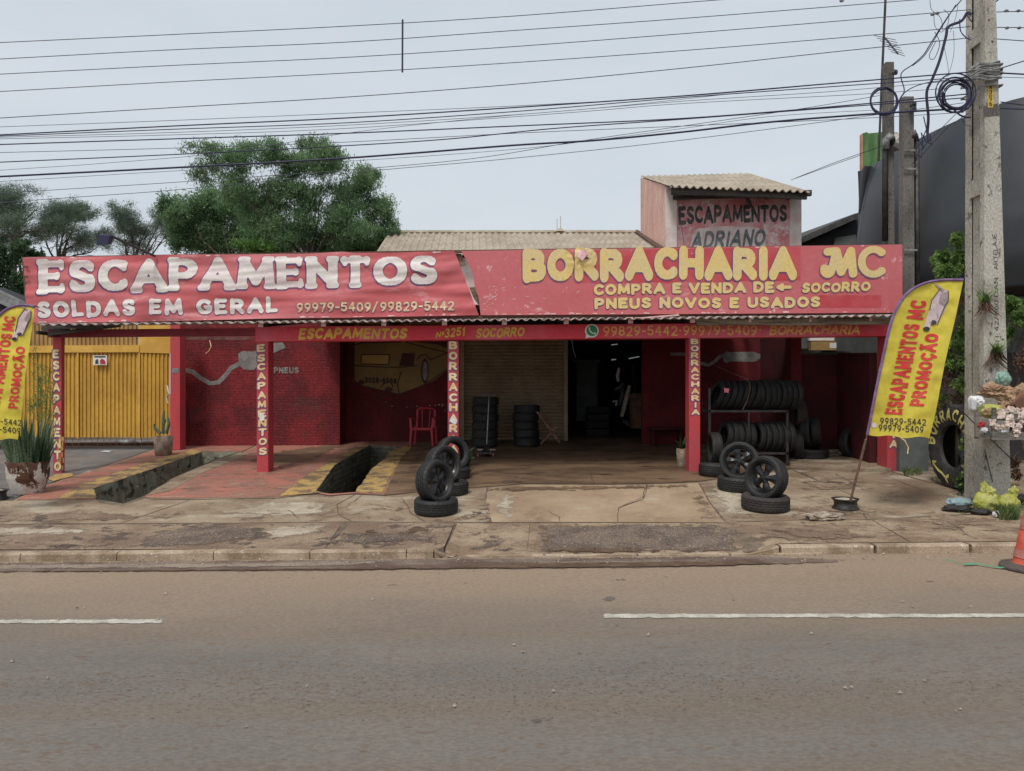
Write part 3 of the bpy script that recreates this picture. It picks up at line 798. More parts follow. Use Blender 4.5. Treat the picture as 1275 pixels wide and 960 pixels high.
for i, (px, mt, wd) in enumerate([
    ([(-160, 650), (0, 640), (120, 636), (200, 640), (160, 650), (0, 652)], m_apron, .3), ([(20, 682), (90, 670), (140, 668), (160, 680), (100, 684)], m_apron, .3), ([(330, 680), (400, 668), (420, 660), (560, 660), (556, 680), (430, 683)], m_gravel, .5),
    ([(440, 660), (470, 655), (480, 662), (455, 668)], m_wet, .2), ([(590, 648), (600, 630), (612, 616), (622, 612), (616, 632), (612, 649)], m_wet, .25), ([(590, 612), (640, 604), (760, 604), (860, 602), (868, 608), (740, 612), (640, 614)], m_oil, .35),
    ([(850, 612), (866, 604), (890, 626), (902, 646), (870, 648), (862, 630)], m_apron, .3), ([(960, 640), (1000, 625), (1060, 625), (1140, 640), (1080, 645), (1000, 647)], m_apron, .5), ([(990, 600), (1040, 592), (1090, 600), (1060, 612), (1010, 612)], m_apron, .4),
    ([(1130, 640), (1200, 632), (1230, 650), (1210, 668), (1150, 660)], m_apron, .5), ([(920, 675), (940, 655), (1010, 655), (1100, 660), (1120, 672), (1000, 680)], m_apron, .6), ([(660, 688), (700, 680), (880, 684), (920, 690), (780, 691)], m_wet, .2),
    ([(575, 688), (580, 670), (640, 662), (650, 688)], m_gravel, .5), ([(180, 645), (260, 630), (300, 626), (240, 640), (200, 650)], m_apron, .3), ([(470, 640), (500, 630), (512, 645), (505, 650), (480, 649)], m_apron, .3)]):
    soft('dirt_stain', px, .0058 + i * .0004, mt, pave, wd)
# the workshop floor
slab('workshop_floor', [(478, 616.5), (497, 577), (511, 552), (560, 546.5), (700, 544), (1000, 542), (1100, 543), (1112, 586), (985, 583.6), (940, 588.5), (869, 599.5), (806, 602), (760, 602.5), (650, 602), (608, 605.5)], m_oil, 0, seed=34, rgh=.012)
red_l = G2([(191, 620.8), (180, 619), (217, 595.5), (267, 574), (300, 564), (333, 551), (511, 549), (497, 576), (477, 616), (443, 614.5), (410, 617), (393, 614), (345, 619)])
o = slab('red_floor', None, m_redfloor, .004, xy=red_l, holes=[pit1, pit2], rgh=0, seed=35)
slab('concrete_base', None, m_conc, .0, xy=G2([(191, 622), (180, 619), (217, 595.5), (267, 574), (300, 564), (333, 549), (511, 547), (497, 577), (478, 616.5), (443, 614.5), (410, 617), (393, 614), (345, 620)]), holes=[pit1, pit2], rgh=0)
slab('red_floor', [(20, 622.5), (62, 603), (120, 585), (214, 553), (332, 549), (300, 563), (251, 562.4), (176, 588), (115, 608.4), (119, 621.5)], m_redfloor, .004, seed=36, holes=[pit1], rgh=.008)
slab('concrete_base', [(15, 624), (60, 603), (212, 551), (334, 547), (300, 563), (251, 562.4), (176, 588), (115, 608.4), (119, 622.5)], m_conc, 0, seed=36, holes=[pit1], rgh=0)
soft('yellow_band', [(345, 618.8), (366, 603), (385, 589), (446, 554), (470, 553), (440, 575), (420, 590), (412, 611), (400, 614.5)], .008, m_yelfloor, pave, .05, holes=[pit2], strength=1.1)
soft('yellow_band', [(436, 613.6), (450, 588), (468, 572), (484, 557), (515, 556), (497, 577), (477, 615.6)], .008, m_yelfloor, pave, .05, holes=[pit2], strength=1.1)
soft('yellow_band', [(68, 621.6), (100, 603), (176, 578), (238, 560), (262, 562), (240, 574), (185, 592), (135, 609), (130, 621)], .008, m_yelfloor, pave, .05, holes=[pit1], strength=1.1)
slab('dirty_band', [(181, 617.5), (218, 595), (268, 573.6), (299, 563.6), (312, 565), (250, 590), (212, 612)], m_conc, .008, seed=40, holes=[pit1], rgh=.03)
soft('oil_stain', [(300, 575), (340, 562), (420, 552), (440, 553), (400, 572), (350, 585)], .0065, m_oil, pave, 0.4)
soft('oil_stain', [(498, 580), (515, 560), (560, 556), (556, 590), (520, 600)], .0095, m_oil, pave, 0.4)
rs_ = slab('raised_slab', [(984, 582.5), (982, 575), (1000, 568), (1095, 566), (1112, 586), (1060, 588)], m_conc, .05, seed=43, rgh=.02)
sm_ = rs_.modifiers.new('thick', 'SOLIDIFY'); sm_.thickness = .07; sm_.offset = -1
slab('yard_asphalt', [(-160, 622), (-160, 552), (213, 547), (213, 552), (120, 584), (60, 602), (15, 622.3)], m_yard, 0, seed=44, rgh=.006)
m_pit1 = M('plastered_pit_wall', (.36, .345, .26), (.21, .20, .15), 2.5, .9, .03, 9, (.29, .35, .28), 3, .56, .06, fine=.3, band=((.07, .065, .05), (3, 3, 5), .55, .62))
# pits: inner walls and floor
for nm, pit, dep in (('inspection_pit', pit1, 1.15), ('inspection_pit', pit2, 1.2)):
    t = thing(nm, (pit[0][0], pit[0][1], G(*pit[0])), kind='structure')
    mb = MB(); n = len(pit)
    vs = []
    for (x, y) in pit: vs.append((x, y, G(x, y) + .002))
    for (x, y) in pit: vs.append((x, y, G(x, y) - dep))
    mb.add(vs, [(i, (i + 1) % n, (i + 1) % n + n, i + n) for i in range(n)])
    part('pit_wall', mb, m_pit1 if pit is pit1 else m_pit, t)
    mb = MB(); mb.sheet([(x, y, G(x, y) - dep + .01) for x, y in pit])
    part('pit_floor', mb, m_oil, t)
# cracks: thin dirt-filled lines
def crack(pts, wd=.010, seed=0):
    P2 = [Vector(q) for q in G2(pts)]
    fine_ = []
    for a, b in zip(P2, P2[1:]):
        k = max(2, int((b - a).length / .07))
        for i in range(k): fine_.append(a.lerp(b, i / k))
    fine_.append(P2[-1])
    mb = MB(); L_, R_ = [], []
    for i, p in enumerate(fine_):
        d = (fine_[min(i + 1, len(fine_) - 1)] - fine_[max(i - 1, 0)]).normalized()
        nrm = Vector((-d.y, d.x))
        o = nrm * .03 * noise.noise(Vector((p.x * 7, p.y * 7, seed)))
        k = wd * (.5 + abs(noise.noise(Vector((p.x * 11, p.y * 11, seed + 5)))) * 1.6) * (1 - .8 * abs(i / len(fine_) - .5) ** 2)
        L_.append(p + o + nrm * k); R_.append(p + o - nrm * k)
    n = len(fine_)
    vs = [(q.x, q.y, G(q.x, q.y) + .0125) for q in L_ + R_]
    mb.add(vs, [(i, i + 1, n + i + 1, n + i) for i in range(n - 1)])
    part('crack', mb, m_crack, pave)
for i, c in enumerate([
    [(452, 616), (430, 632), (412, 634)], [(360, 636), (372, 646)], [(300, 650), (340, 640)],
    [(806, 603), (800, 620), (775, 630)], [(682, 637), (697, 645), (698, 650)],
    [(990, 586), (1020, 600), (1056, 605)], [(1040, 590), (1075, 610), (1110, 618)], [(1100, 592), (1150, 612), (1200, 622)],
    [(880, 590), (900, 583), (960, 586)], [(950, 600), (975, 592), (1005, 594)], [(60, 655), (120, 662), (200, 660)],
    [(10, 654), (45, 650), (100, 653)], [(200, 612), (260, 606), (330, 610)], [(330, 590), (380, 578)], [(500, 620), (512, 640), (530, 650)],
    [(1040, 655), (1120, 668)], [(1180, 650), (1215, 672)], [(740, 604), (735, 590)], [(640, 590), (700, 594), (760, 590)],
    [(690, 560), (790, 562)], [(620, 575), (690, 578)], [(930, 610), (1000, 625), (1040, 622)], [(460, 628), (500, 634)]]):
    crack(c, .0055, i)
# kerb stones
kerb = thing('kerb', (0, 8.2, 0), kind='structure')
def stone(a, b, za, zb, yo=0.0):
    mb = MB()
    (xa, ya), (xb, yb) = a, b
    d = Vector((xb - xa, yb - ya)).normalized(); nrm = Vector((-d.y, d.x))
    n = 4
    sec = [(-.004, -.12), (0, .8), (.016, 1.0), (.13, 1.0), (.135, -.12)]
    vs = []
    for i in range(n + 1):
        t = i / n
        p = Vector((xa, ya)).lerp(Vector((xb, yb)), t)
        z0 = G(p.x, 8.0)
        H = lerp(za, zb, t) + .004 * noise.noise(Vector((p.x * 3, 1, 1)))
        for (o, h) in sec:
            q = p + nrm * (o + .006 * noise.noise(Vector((p.x * 4, o * 9, 3))))
            vs.append((q.x, q.y, z0 + (H * h if h > 0 else h)))
    m = len(sec)
    fs = [(i*m+k, (i+1)*m+k, (i+1)*m+k+1, i*m+k+1) for i in range(n) for k in range(m - 1)]
    fs += [tuple(range(m)), tuple(n * m + k for k in reversed(range(m)))]
    mb.add(vs, fs)
    part('kerb_stone', mb, m_kerb, kerb, fixn=True)
x = -16
while x < -.95:
    e = min(x + 1.06, -.86)
    stone((x + .005, 8.2 + random.uniform(-.004, .004)), (e - .005, 8.2 + random.uniform(-.004, .004)), .092 + random.uniform(-.006, .004), .092 + random.uniform(-.006, .004)); x += 1.06
stone((-.85, 8.2), (-.70, 8.24), .092, .02)
stone((-.78, 8.33), (-.69, 9.72), .05, .02)
x = -.66
while x < 2.5:
    stone((x + .01, 8.2), (x + 1.0, 8.2), .018, .018); x += 1.02
stone((2.50, 8.2), (2.62, 8.2), .018, .018); stone((2.64, 8.2), (2.94, 8.23), .02, .092)
x = 2.96
while x < 14:
    stone((x + .008, 8.22), (x + 1.02, 8.22), .092, .092); x += 1.05
# gutter strip and dirt, road markings
def road_sheet(name, px, mat, dz, rgh=0, seed=0, xy=None):
    pts = [(x, min(y, 8.19)) for x, y in (xy or G2(px))]
    o = drape(name, pts, dz, mat, None, res=.6, rgh=rgh, seed=seed, zf=lambda x, y: .009 * max(-16, min(14, x)))
    return o
zr = lambda x, y: .009 * max(-16, min(14, x))
soft('gutter', [(-260, 719), (-260, 700), (0, 698.5), (560, 694.5), (935, 692), (1075, 697), (1040, 702), (900, 707), (560, 711), (300, 713), (0, 714.5)], .004, m_gutter, None, .12, ymax=8.19, zf=zr, strength=1.1)
soft('gutter_dust', [(-260, 709), (-260, 704), (0, 703), (430, 699.5), (500, 698), (440, 706.5), (200, 709), (0, 710)], .008, M('gutter_dust_mat', (.27, .22, .17), (.20, .155, .12), 4, .9, .003, 90, fine=.25, fscale=90, stretch=(.4, 1, 1)), None, .1, ymax=8.19, zf=zr)
soft('gutter_wet', [(-260, 718), (0, 713.8), (300, 712), (560, 710), (900, 706), (1000, 703), (930, 699), (700, 701.5), (560, 706), (300, 709), (0, 710.8), (-260, 713)], .012, m_wet, None, .06, ymax=8.19, zf=zr, strength=1.05)
for px in ([(-300, 778), (-300, 771.5), (203, 771.2), (203.5, 777.4)], [(748, 764.2), (750, 770.6), (1700, 769.5), (1700, 764)]):
    soft('road_marking', px, .005, m_paintline, None, .035, zf=zr, strength=1.15, ns=9)
soft('road_dirt', [(-250, 900), (-250, 835), (200, 815), (600, 805), (950, 808), (1500, 830), (1500, 885), (900, 915), (500, 920), (150, 915)], .003, M('road_dirt_mat', (.128, .098, .074), (.145, .112, .086), 8, .95, .001, 60, fine=.12), None, .45, zf=zr, strength=.16, ns=42)
m_patch = M('road_dark_spot', (.125, .112, .10), (.165, .145, .125), 9, .8, fine=.3)
for i, (x, y, a, b) in enumerate([(758, 746, 9, 3), (768, 780, 7, 2), (720, 813, 10, 4), (1034, 801, 9, 2), (676, 897, 16, 4), (776, 722, 10, 2), (828, 719, 4, 1.3), (140, 815, 5, 1.2), (484, 729, 14, 1.2), (1160, 724, 10, 1.5), (1212, 826, 9, 1.5)]):
    soft('road_stain', disc_pts(x, y, a * 1.3, b * 1.4, 9), .004, m_patch, None, .08, zf=zr)
# scattered grit in the gutter, too many to count
mb = MB()
for i in range(700):
    X = random.uniform(-8, 8); Y = random.choice([random.gauss(8.05, .12), random.gauss(8.05, .12), random.uniform(4, 13)])
    if 8.19 < Y < 8.35: continue
    r = random.uniform(.004, .014) * (1.3 if Y < 9 else 1)
    z = G(X, Y) + .010
    a = random.uniform(0, 6)
    mb.add([(X + r * math.cos(a + k * 2.1), Y + r * math.sin(a + k * 2.1), z) for k in range(3)] + [(X, Y, z + r)], [(0, 1, 3), (1, 2, 3), (2, 0, 3)])
o = part('grit', mb, m_rubble, None); o['label'] = 'small stones and grit scattered along the gutter and pavement'; o['category'] = 'grit'; o['kind'] = 'stuff'
# ================================================ THE WORKSHOP
PC = plane(13.58)          # front faces of the canopy columns and beam
PS = plane(13.34)          # sign
PE = plane(13.12)          # eave of the canopy roof
PW = plane(17.5)           # rear left and right walls
PM = plane(18.2)           # mural wall and shutter
def corr(mb, p00, p10, p01, p11, n, amp, seg=6, nv=2, thick=.0):
    """corrugated sheet; ribs run from the 0-edge to the 1-edge"""
    p00, p10, p01, p11 = map(Vector, (p00, p10, p01, p11))
    nrm = (p10 - p00).cross(p01 - p00).normalized()
    if nrm.z < 0: nrm = -nrm
    nu = n * seg
    def fn(u, v):
        b = p00.lerp(p10, u).lerp(p01.lerp(p11, u), v)
        return b + nrm * amp * math.sin(u * n * 2 * math.pi) 
    mb.grid(fn, nu, nv)
shop = thing('tyre_workshop', (0, 17.5, G(0, 17.5)), 'long red open-fronted tyre and exhaust workshop under a tan sheet roof', 'workshop')
def wallpx(name, pts, pl, depth, mat, label=None, parent=shop):
    mb = MB(); mb.ppx(pts, pl, depth)
    return part(name, mb, mat, parent, label=label, fixn=True)
# rear walls (their feet go below the floor)
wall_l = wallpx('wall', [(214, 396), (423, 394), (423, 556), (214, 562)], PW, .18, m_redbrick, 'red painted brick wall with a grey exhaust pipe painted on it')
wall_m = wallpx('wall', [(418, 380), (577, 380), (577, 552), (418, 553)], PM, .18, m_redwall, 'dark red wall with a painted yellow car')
mb = MB(); a = PW(423, 406); b = PW(423, 558)
mb.box((a.x - .12, a.y + .18, b.z), (a.x, PM(423, 400).y, a.z)); part('wall', mb, m_redwall, shop)
# upper wall over the shutter and the opening, and the wall to the right
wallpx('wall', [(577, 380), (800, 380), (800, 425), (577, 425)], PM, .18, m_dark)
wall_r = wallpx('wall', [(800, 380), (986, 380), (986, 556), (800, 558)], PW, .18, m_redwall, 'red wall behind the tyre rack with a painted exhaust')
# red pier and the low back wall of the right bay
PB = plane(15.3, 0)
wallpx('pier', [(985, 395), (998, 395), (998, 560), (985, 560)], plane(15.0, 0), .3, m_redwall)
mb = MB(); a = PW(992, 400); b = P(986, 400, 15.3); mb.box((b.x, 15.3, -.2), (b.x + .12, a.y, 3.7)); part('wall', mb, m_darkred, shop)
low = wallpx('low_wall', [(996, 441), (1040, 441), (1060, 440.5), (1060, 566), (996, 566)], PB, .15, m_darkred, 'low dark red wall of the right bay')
mb = MB(); mb.ppx([(998, 439.5), (1020, 439), (1040, 437.5), (1060, 437.5), (1060, 441.5), (998, 441.8)], plane(15.27, 0), .2); part('coping', mb, m_wood_d, low, fixn=True)
wallpx('grey_panel', [(985, 395), (1110, 395), (1110, 434), (985, 434)], plane(17.4), .1, m_greywall)
wallpx('white_panel', [(1008, 404), (1072, 404), (1072, 424), (1008, 424)], plane(17.2), .1, m_white)
yb = wallpx('yellow_ledge', [(1010, 425), (1072, 425), (1072, 436), (1010, 436)], plane(17.1), .15, m_gate_d)
flat(yb, 'white_label', m_white, [(1033, 427), (1048, 427), (1048, 433.5), (1033, 433.5)], plane(17.1), .004)
# side wall right
mb = MB()
xs = PC(1106, 500).x
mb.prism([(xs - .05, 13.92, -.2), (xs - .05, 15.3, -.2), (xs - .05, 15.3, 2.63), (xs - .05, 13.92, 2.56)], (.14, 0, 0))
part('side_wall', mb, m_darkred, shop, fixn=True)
# closing box of the shed: back, sides, so that the workshop is dark inside
xl, xr = -6.9, 6.9
mb = MB()
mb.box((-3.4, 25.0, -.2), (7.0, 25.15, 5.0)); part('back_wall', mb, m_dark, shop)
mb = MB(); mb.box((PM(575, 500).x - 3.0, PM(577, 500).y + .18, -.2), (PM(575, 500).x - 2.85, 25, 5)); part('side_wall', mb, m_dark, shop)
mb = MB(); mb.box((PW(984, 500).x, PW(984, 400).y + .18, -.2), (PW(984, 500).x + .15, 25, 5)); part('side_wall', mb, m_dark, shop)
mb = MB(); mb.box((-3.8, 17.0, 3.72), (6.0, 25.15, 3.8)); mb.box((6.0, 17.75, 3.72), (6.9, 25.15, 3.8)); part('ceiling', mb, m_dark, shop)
# roller shutter
sh = thing('roller_shutter', PM(640, 548), 'half lit tan roller shutter closing the bay behind the standing jack', 'shutter')
mb = MB()
a0, a1 = PM(577, 425, .0), PM(704, 425, .0)
zb = G(0, 18.2) + .01; zt_ = PM(640, 421).z
n = 30
for i in range(n):
    z0 = lerp(zb, zt_, i / n); z1 = lerp(zb, zt_, (i + 1) / n)
    for k in range(4):
        t0, t1 = k / 4, (k + 1) / 4
        y0, y1 = -.028 * math.sin(t0 * math.pi), -.028 * math.sin(t1 * math.pi)
        mb.add([(a0.x, a0.y + y0, lerp(z0, z1, t0)), (a1.x, a1.y + y0, lerp(z0, z1, t0)), (a1.x, a1.y + y1, lerp(z0, z1, t1)), (a0.x, a0.y + y1, lerp(z0, z1, t1))], [(0, 1, 2, 3)])
part('slat_curtain', mb, m_shutter, sh, smooth=True)
for x in (575, 704):
    mb = MB(); mb.ppx([(x - 2, 420), (x + 3, 420), (x + 3, 549), (x - 2, 549)], plane(18.1), .12); part('guide_rail', mb, m_shutter, sh, fixn=True)
# interior behind the opening: a pale door leaf, work clutter, hung exhausts, tubes of light
d = thing('inner_door', P(732, 523, 21), 'dim grey door leaf standing open inside the dark workshop', 'door')
mb = MB(); mb.ppx([(718, 452), (744, 452), (744, 524), (718, 524)], plane(21), .05); part('leaf', mb, m_greywall, d, fixn=True)
mb = MB(); mb.ppx([(714, 448), (748, 448), (748, 451.5), (714, 451.5)], plane(20.95), .1); part('frame', mb, m_darkmetal, d, fixn=True)
g = 'exhaust pipes and mufflers hung inside the workshop'
for i, (pts, r, mat, lb) in enumerate([
    ([(771, 458), (769, 468), (770, 475)], .05, m_white, 'short white muffler hung inside the workshop, highest of the hung parts'),
    ([(765, 486), (772, 482), (776, 477)], .05, m_steel, 'small silver exhaust elbow hung in the dark workshop doorway'),
    ([(784, 480), (781, 492), (777, 508), (774, 519)], .06, m_paper, 'long pale tan exhaust pipe hung slanting inside the dark workshop'),
    ([(774, 476), (776, 490), (772, 505)], .09, m_darkmetal, 'dark muffler hung left of the long tan pipe'),
    ([(763, 500), (768, 499), (767, 505)], .04, m_white, 'white pipe bracket at mid height inside the doorway'),
    ([(776, 524), (781, 526), (782, 530)], .07, m_steel, 'grey muffler lying lowest inside the doorway'),
    ([(775, 459), (777, 462)], .05, m_wood_b, 'small brown part hung beside the white muffler'),
    ([(788, 455), (790, 480), (789, 520)], .08, m_dark, 'black exhaust pipe hanging by the red wall of the doorway')]):
    mb = MB(); P3 = [P(x, y, 19.6 + .1 * i) for x, y in pts]
    mb.tube(P3, [r * .7] + [r] * (len(P3) - 2) + [r * .75], 8)
    single('exhaust_part', mb, mat, lb, 'exhaust part', g, smooth=False)
for i, (x0, y0, x1, y1, dd, lb) in enumerate([(761, 429.5, 769, 428.5, 22.5, 'short lit tube lamp, highest in the dark workshop'), (761, 448, 767, 447.5, 22.6, 'short lit tube lamp left of the longer one in the workshop'), (783, 446.5, 796, 444, 21, 'long lit tube lamp slanting across the dark workshop')]):
    t = thing('tube_lamp', P(x0, y0, dd), lb, 'lamp', 'lit tube lamps inside the workshop')
    mb = MB(); mb.tube([P(x0, y0, dd), P(x1, y1, dd)], .013, 8); part('tube', mb, m_lamp, t)
    mb = MB(); mb.tube([P(x0, y0, dd) + Vector((0, 0, .04)), P(x1, y1, dd) + Vector((0, 0, .04))], .014, 6); part('batten', mb, m_darkmetal, t)
mb = MB(); mb.lathe([(.0, 0), (.26, 0), (.28, .5), (.27, .9), (.0, .9)], 20, c=tuple(P(797, 533, 19.3)))
single('oil_drum', mb, m_wood_b, 'dull brown drum standing in the dark doorway', 'drum', smooth=False)
mb = MB(); b0 = P(735, 537, 20.5)
for k in range(4): mb.box((2.0 + k * .02, 20.0 + k * .02, G(2, 20) + .2 * k), (2.6, 20.6, G(2, 20) + .2 * k + .17))
single('parts_shelf', mb, m_dark, 'dark stack of parts trays deep in the workshop', 'shelf')
mb = MB(); mb.tube([P(712, 423, 17.9), P(714, 436, 17.9), P(717, 445, 17.9)], .012, 5)
single('hanging_rod', mb, m_steel, 'thin pale rod hanging at the top right corner of the shutter', 'rod')
# bench at the foot of the red wall in the opening
t = thing('bench', P(830, 553, 17.0), 'low dark red bench against the red wall right of the doorway', 'bench')
a = P(808, 533, 17.1); b = P(850, 533, 17.1)
mb = MB(); mb.box((a.x, 16.9, a.z - .03), (b.x, 17.35, a.z + .02)); part('seat', mb, m_darkred, t)
for x in (a.x + .05, b.x - .09):
    mb = MB(); mb.box((x, 16.95, G(3, 17)), (x + .05, 17.3, a.z - .03)); part('leg', mb, m_darkred, t)
# columns
def column(name, x0, x1, ytop, depth, label, sw=None):
    a, b = PC(x0, ytop), PC(x1, ytop)
    g0 = G(a.x, a.y) - .05
    c = thing(name, ((a.x + b.x) / 2, a.y, G(a.x, a.y)), label, 'column', 'red painted canopy columns')
    mb = MB(); mb.prism([(a.x, a.y, g0), (b.x, b.y, g0), (b.x, b.y, a.z), (a.x, a.y, a.z)], (0, depth, 0))
    me = part('shaft', mb, m_column, c, fixn=True)
    bv = me.modifiers.new('bevel', 'BEVEL'); bv.width = .012; bv.segments = 2
    return c
c1 = column('canopy_column', 65.5, 76.5, 412, .11, 'leftmost red column, by the planter, splashed with yellow paint at its foot')
c2 = column('canopy_column', 319.5, 334, 424, .32, 'red column lettered in yellow between the two inspection pits')
c3 = column('canopy_column', 557.5, 571, 424, .32, 'red column rising behind the left pile of tyres')
c4 = column('canopy_column', 858, 872, 420, .30, 'red column lettered in yellow left of the tyre rack')
c5 = column('canopy_column', 1105, 1120, 400, .38, 'rightmost red column, half hidden by the yellow flag')
kw = dict(th=.24, jit=.06, up=(0, -1))
def vtext(c, s, x0, x1, y0, y1, w_, tilt=0, seed=1):
    n = len(s); st = (y1 - y0) / n
    m1, m2 = MB(), MB()
    for i, ch in enumerate(s):
        if ch == ' ': continue
        yb = y0 + st * (i + .86); xx = lerp(x0, x1, i / max(1, n - 1))
        p0 = (xx - w_ / 2, yb); p1 = (xx + w_ / 2 * (.55 if ch == 'I' else 1) - (w_ * .22 if ch == 'I' else 0), yb - tilt)
        if ch == 'I': p0 = (xx - w_ * .14, yb); p1 = (xx + w_ * .14, yb)
        text(m1, ch, p0, p1, st * .80, PC, .004, grow=.10, shift=(-.3, .5), seed=seed + i, th=.25, jit=.05, up=(0, -1), n=16)
        text(m2, ch, p0, p1, st * .80, PC, .008, seed=seed + i, th=.25, jit=.05, up=(0, -1), n=16)
    part('letter_shadow', m1, m_navy, c); part('lettering', m2, m_let_c, c)
vtext(c1, 'ESCAPAMENTO', 70, 72, 434, 588, 8.5, 0, 3)
vtext(c2, 'ESCAPAMENTOS', 325, 327.5, 429, 568, 10.5, 1, 20)
vtext(c3, 'BORRACHARIA', 564.2, 564.8, 424, 566, 10.5, 0, 40)
vtext(c4, 'BORRACHARIA', 864.8, 866, 421, 518, 10, 0, 60)
vtext(c5, 'BORRACHARIA', 1112, 1112.5, 425, 559, 10.5, 0, 80)
# plaster damage on columns
for c, pts in ((c2, disc_pts(326.5, 519, 3.6, 4.5, 9)), (c3, disc_pts(565, 524, 4.6, 4.0, 9))):
    flat(c, 'worn_patch', m_white, [(x + random.uniform(-1, 1), y + random.uniform(-1, 1)) for x, y in pts], PC, .010)
mb = MB()
for i in range(26):
    x = random.uniform(72, 79); y = random.uniform(535, 588)
    mb.sheet([PC(x + a_, y + b_, .006) for a_, b_ in ((-.8, -3), (.7, -3.4), (.9, 2.6), (-.5, 3.4))])
part('paint_splash', mb, m_orangewr, c1)
slab('paint_spill', [(58, 597), (70, 591), (90, 590), (92, 593), (78, 597), (66, 600)], m_orangewr, .012, seed=50, rgh=.03)
# beams
bm_ = thing('front_beam', PC(700, 424), 'wide red lettered beam carried by the canopy columns', 'beam')
mb = MB(); mb.ppx([(318, 407), (1120, 401), (1120, 418), (873, 420.5), (334, 425), (318, 425)], PC, .32); part('beam_body', mb, m_beam, bm_, fixn=True)
lk = dict(up=(0, -1), n=18)
lettering('lettering', bm_, m_let_b, 'ESCAPAMENTOS', (371, 422.4), (506, 422.2), 14.2, PC, .006, th=.25, shear=.22, jit=.05, gap=.06, **lk)
lettering('lettering', bm_, m_let_b, 'No', (542.5, 421), (552.5, 419), 7, PC, .006, th=.18, shear=.2, **lk)
lettering('lettering', bm_, m_let_b, '3251', (553, 420.5), (579, 418), 11.5, PC, .006, th=.20, shear=.15, jit=.05, gap=.10, **lk)
lettering('lettering', bm_, m_let_b, 'SOCORRO', (592, 420.5), (652, 419.5), 12, PC, .006, th=.22, shear=.25, jit=.05, gap=.08, **lk)
m_let_d = M('dull_orange_lettering', (.85, .48, .14), (.75, .38, .12), 5, .8, fine=.1)
lettering('lettering', bm_, m_let_d, '99829-5442*99979-5409*', (751, 418.6), (948, 417.2), 12.6, PC, .006, th=.15, jit=.03, gap=.14, **lk)
lettering('lettering', bm_, m_let_d, 'BORRACHARIA', (957, 417), (1070, 416.4), 12, PC, .006, th=.20, shear=.25, jit=.05, gap=.07, **lk)
# round green phone emblem
flat(bm_, 'emblem_rim', m_white, [(729, 421.5), (729.6, 416)] + disc_pts(736.8, 412, 8.6, 8.4, 26, 165, 470)[0:], PC, .005)
flat(bm_, 'emblem', m_wa, disc_pts(737, 411.8, 6.9, 6.8, 24), PC, .009)
mb = MB()
hs = [(733.8, 407.6), (733.6, 410.4), (735.8, 413.6), (738.8, 415.4), (741.6, 415.2)]
for i in range(4):
    (xa, ya), (xb, yb) = hs[i], hs[i + 1]
    rr_ = [1.25, .75, .7, .75, 1.25]
    dx, dy = xb - xa, yb - ya; L_ = math.hypot(dx, dy); nx_, ny_ = -dy / L_, dx / L_
    mb.sheet([PC(xa + nx_ * rr_[i], ya + ny_ * rr_[i], .012), PC(xb + nx_ * rr_[i+1], yb + ny_ * rr_[i+1], .012), PC(xb - nx_ * rr_[i+1], yb - ny_ * rr_[i+1], .012), PC(xa - nx_ * rr_[i], ya - ny_ * rr_[i], .012)])
part('phone_handset', mb, m_white, bm_)
bl = thing('left_beam', PC(200, 415), 'thin dull red beam over the gate, left of the lettered beam', 'beam')
mb = MB(); mb.ppx([(60, 410.5), (318, 408.5), (318, 417.5), (60, 420)], PC, .14); part('beam_body', mb, m_beam_d, bl, fixn=True)
# corner timbers at the left end
mb = MB()
mb.bar(P(46, 414, 13.5), P(80, 418, 14.2), .05, .06); mb.bar(P(52, 408, 13.4), P(130, 407, 13.6), .05, .05); mb.bar(P(60, 416, 13.5), P(150, 405, 13.7), .04, .06); mb.bar(P(55, 411, 14.4), P(84, 412, 13.6), .1, .09)
single('corner_timbers', mb, m_wood_d, 'dark broken timbers under the left end of the canopy roof', 'timber')
# rafters
for i, x in enumerate([325, 403, 478, 553.5, 628, 705, 785, 862, 935, 1010, 1085]):
    mb = MB(); a = plane(13.3)(x, 403.5 - (x - 325) * .010); mb.bar(a + Vector((0, 0, -.0)), (a.x + .05, 17.9, a.z + .52), .085, .11)
    o = part('rafter', mb, m_wood_d, shop)
    mb = MB(); mb.bar(a + Vector((0, -.02, 0)), a + Vector((0, -.002, 0)), .086, .112); part('rafter_end', mb, m_pinkwear, o)
# weathered planks under the right half of the eave
pl = thing('eave_plank', P(990, 400, 13.25), 'weathered splitting timber plank under the right end of the sign', 'plank')
mb = MB(); mb.ppx([(866, 396.5), (940, 398), (1010, 396.5), (1112, 396), (1112, 403.5), (1000, 405), (930, 404.5), (868, 405)], plane(13.28), .05); part('board', mb, m_wood_g, pl, fixn=True)
mb = MB(); mb.ppx([(789, 395.8), (845, 391), (846, 393), (800, 396.5)], plane(13.0), .02)
single('loose_strip', mb, m_pinkwear, 'pale loose strip of sheet hanging over the middle of the eave', 'strip', fixn=True)
# canopy roof: corrugated sheet
mb = MB()
eL, eR = PE(44, 404), PE(1119, 392.5)
xm = PE(318, 401)
z = lambda v, k: Vector((v.x, 18.6, v.z + k))
xq = PE(996, 394.1)
corr(mb, xm, xq, z(xm, .62), z(xq, .62), 61, .020, 6, 3)
corr(mb, xq, eR, Vector((xq.x, 15.3, xq.z + .24)), Vector((eR.x, 15.3, eR.z + .24)), 11, .020, 6, 3)
corr(mb, eL, xm, Vector((eL.x, eL.y + 1.25, eL.z + .12)), Vector((xm.x, eL.y + 1.25, xm.z + .12)), 21, .020, 6, 2)
cr = part('canopy_roof', mb, m_roof_edge, shop, smooth=True)
sl = cr.modifiers.new('thick', 'SOLIDIFY'); sl.thickness = .012
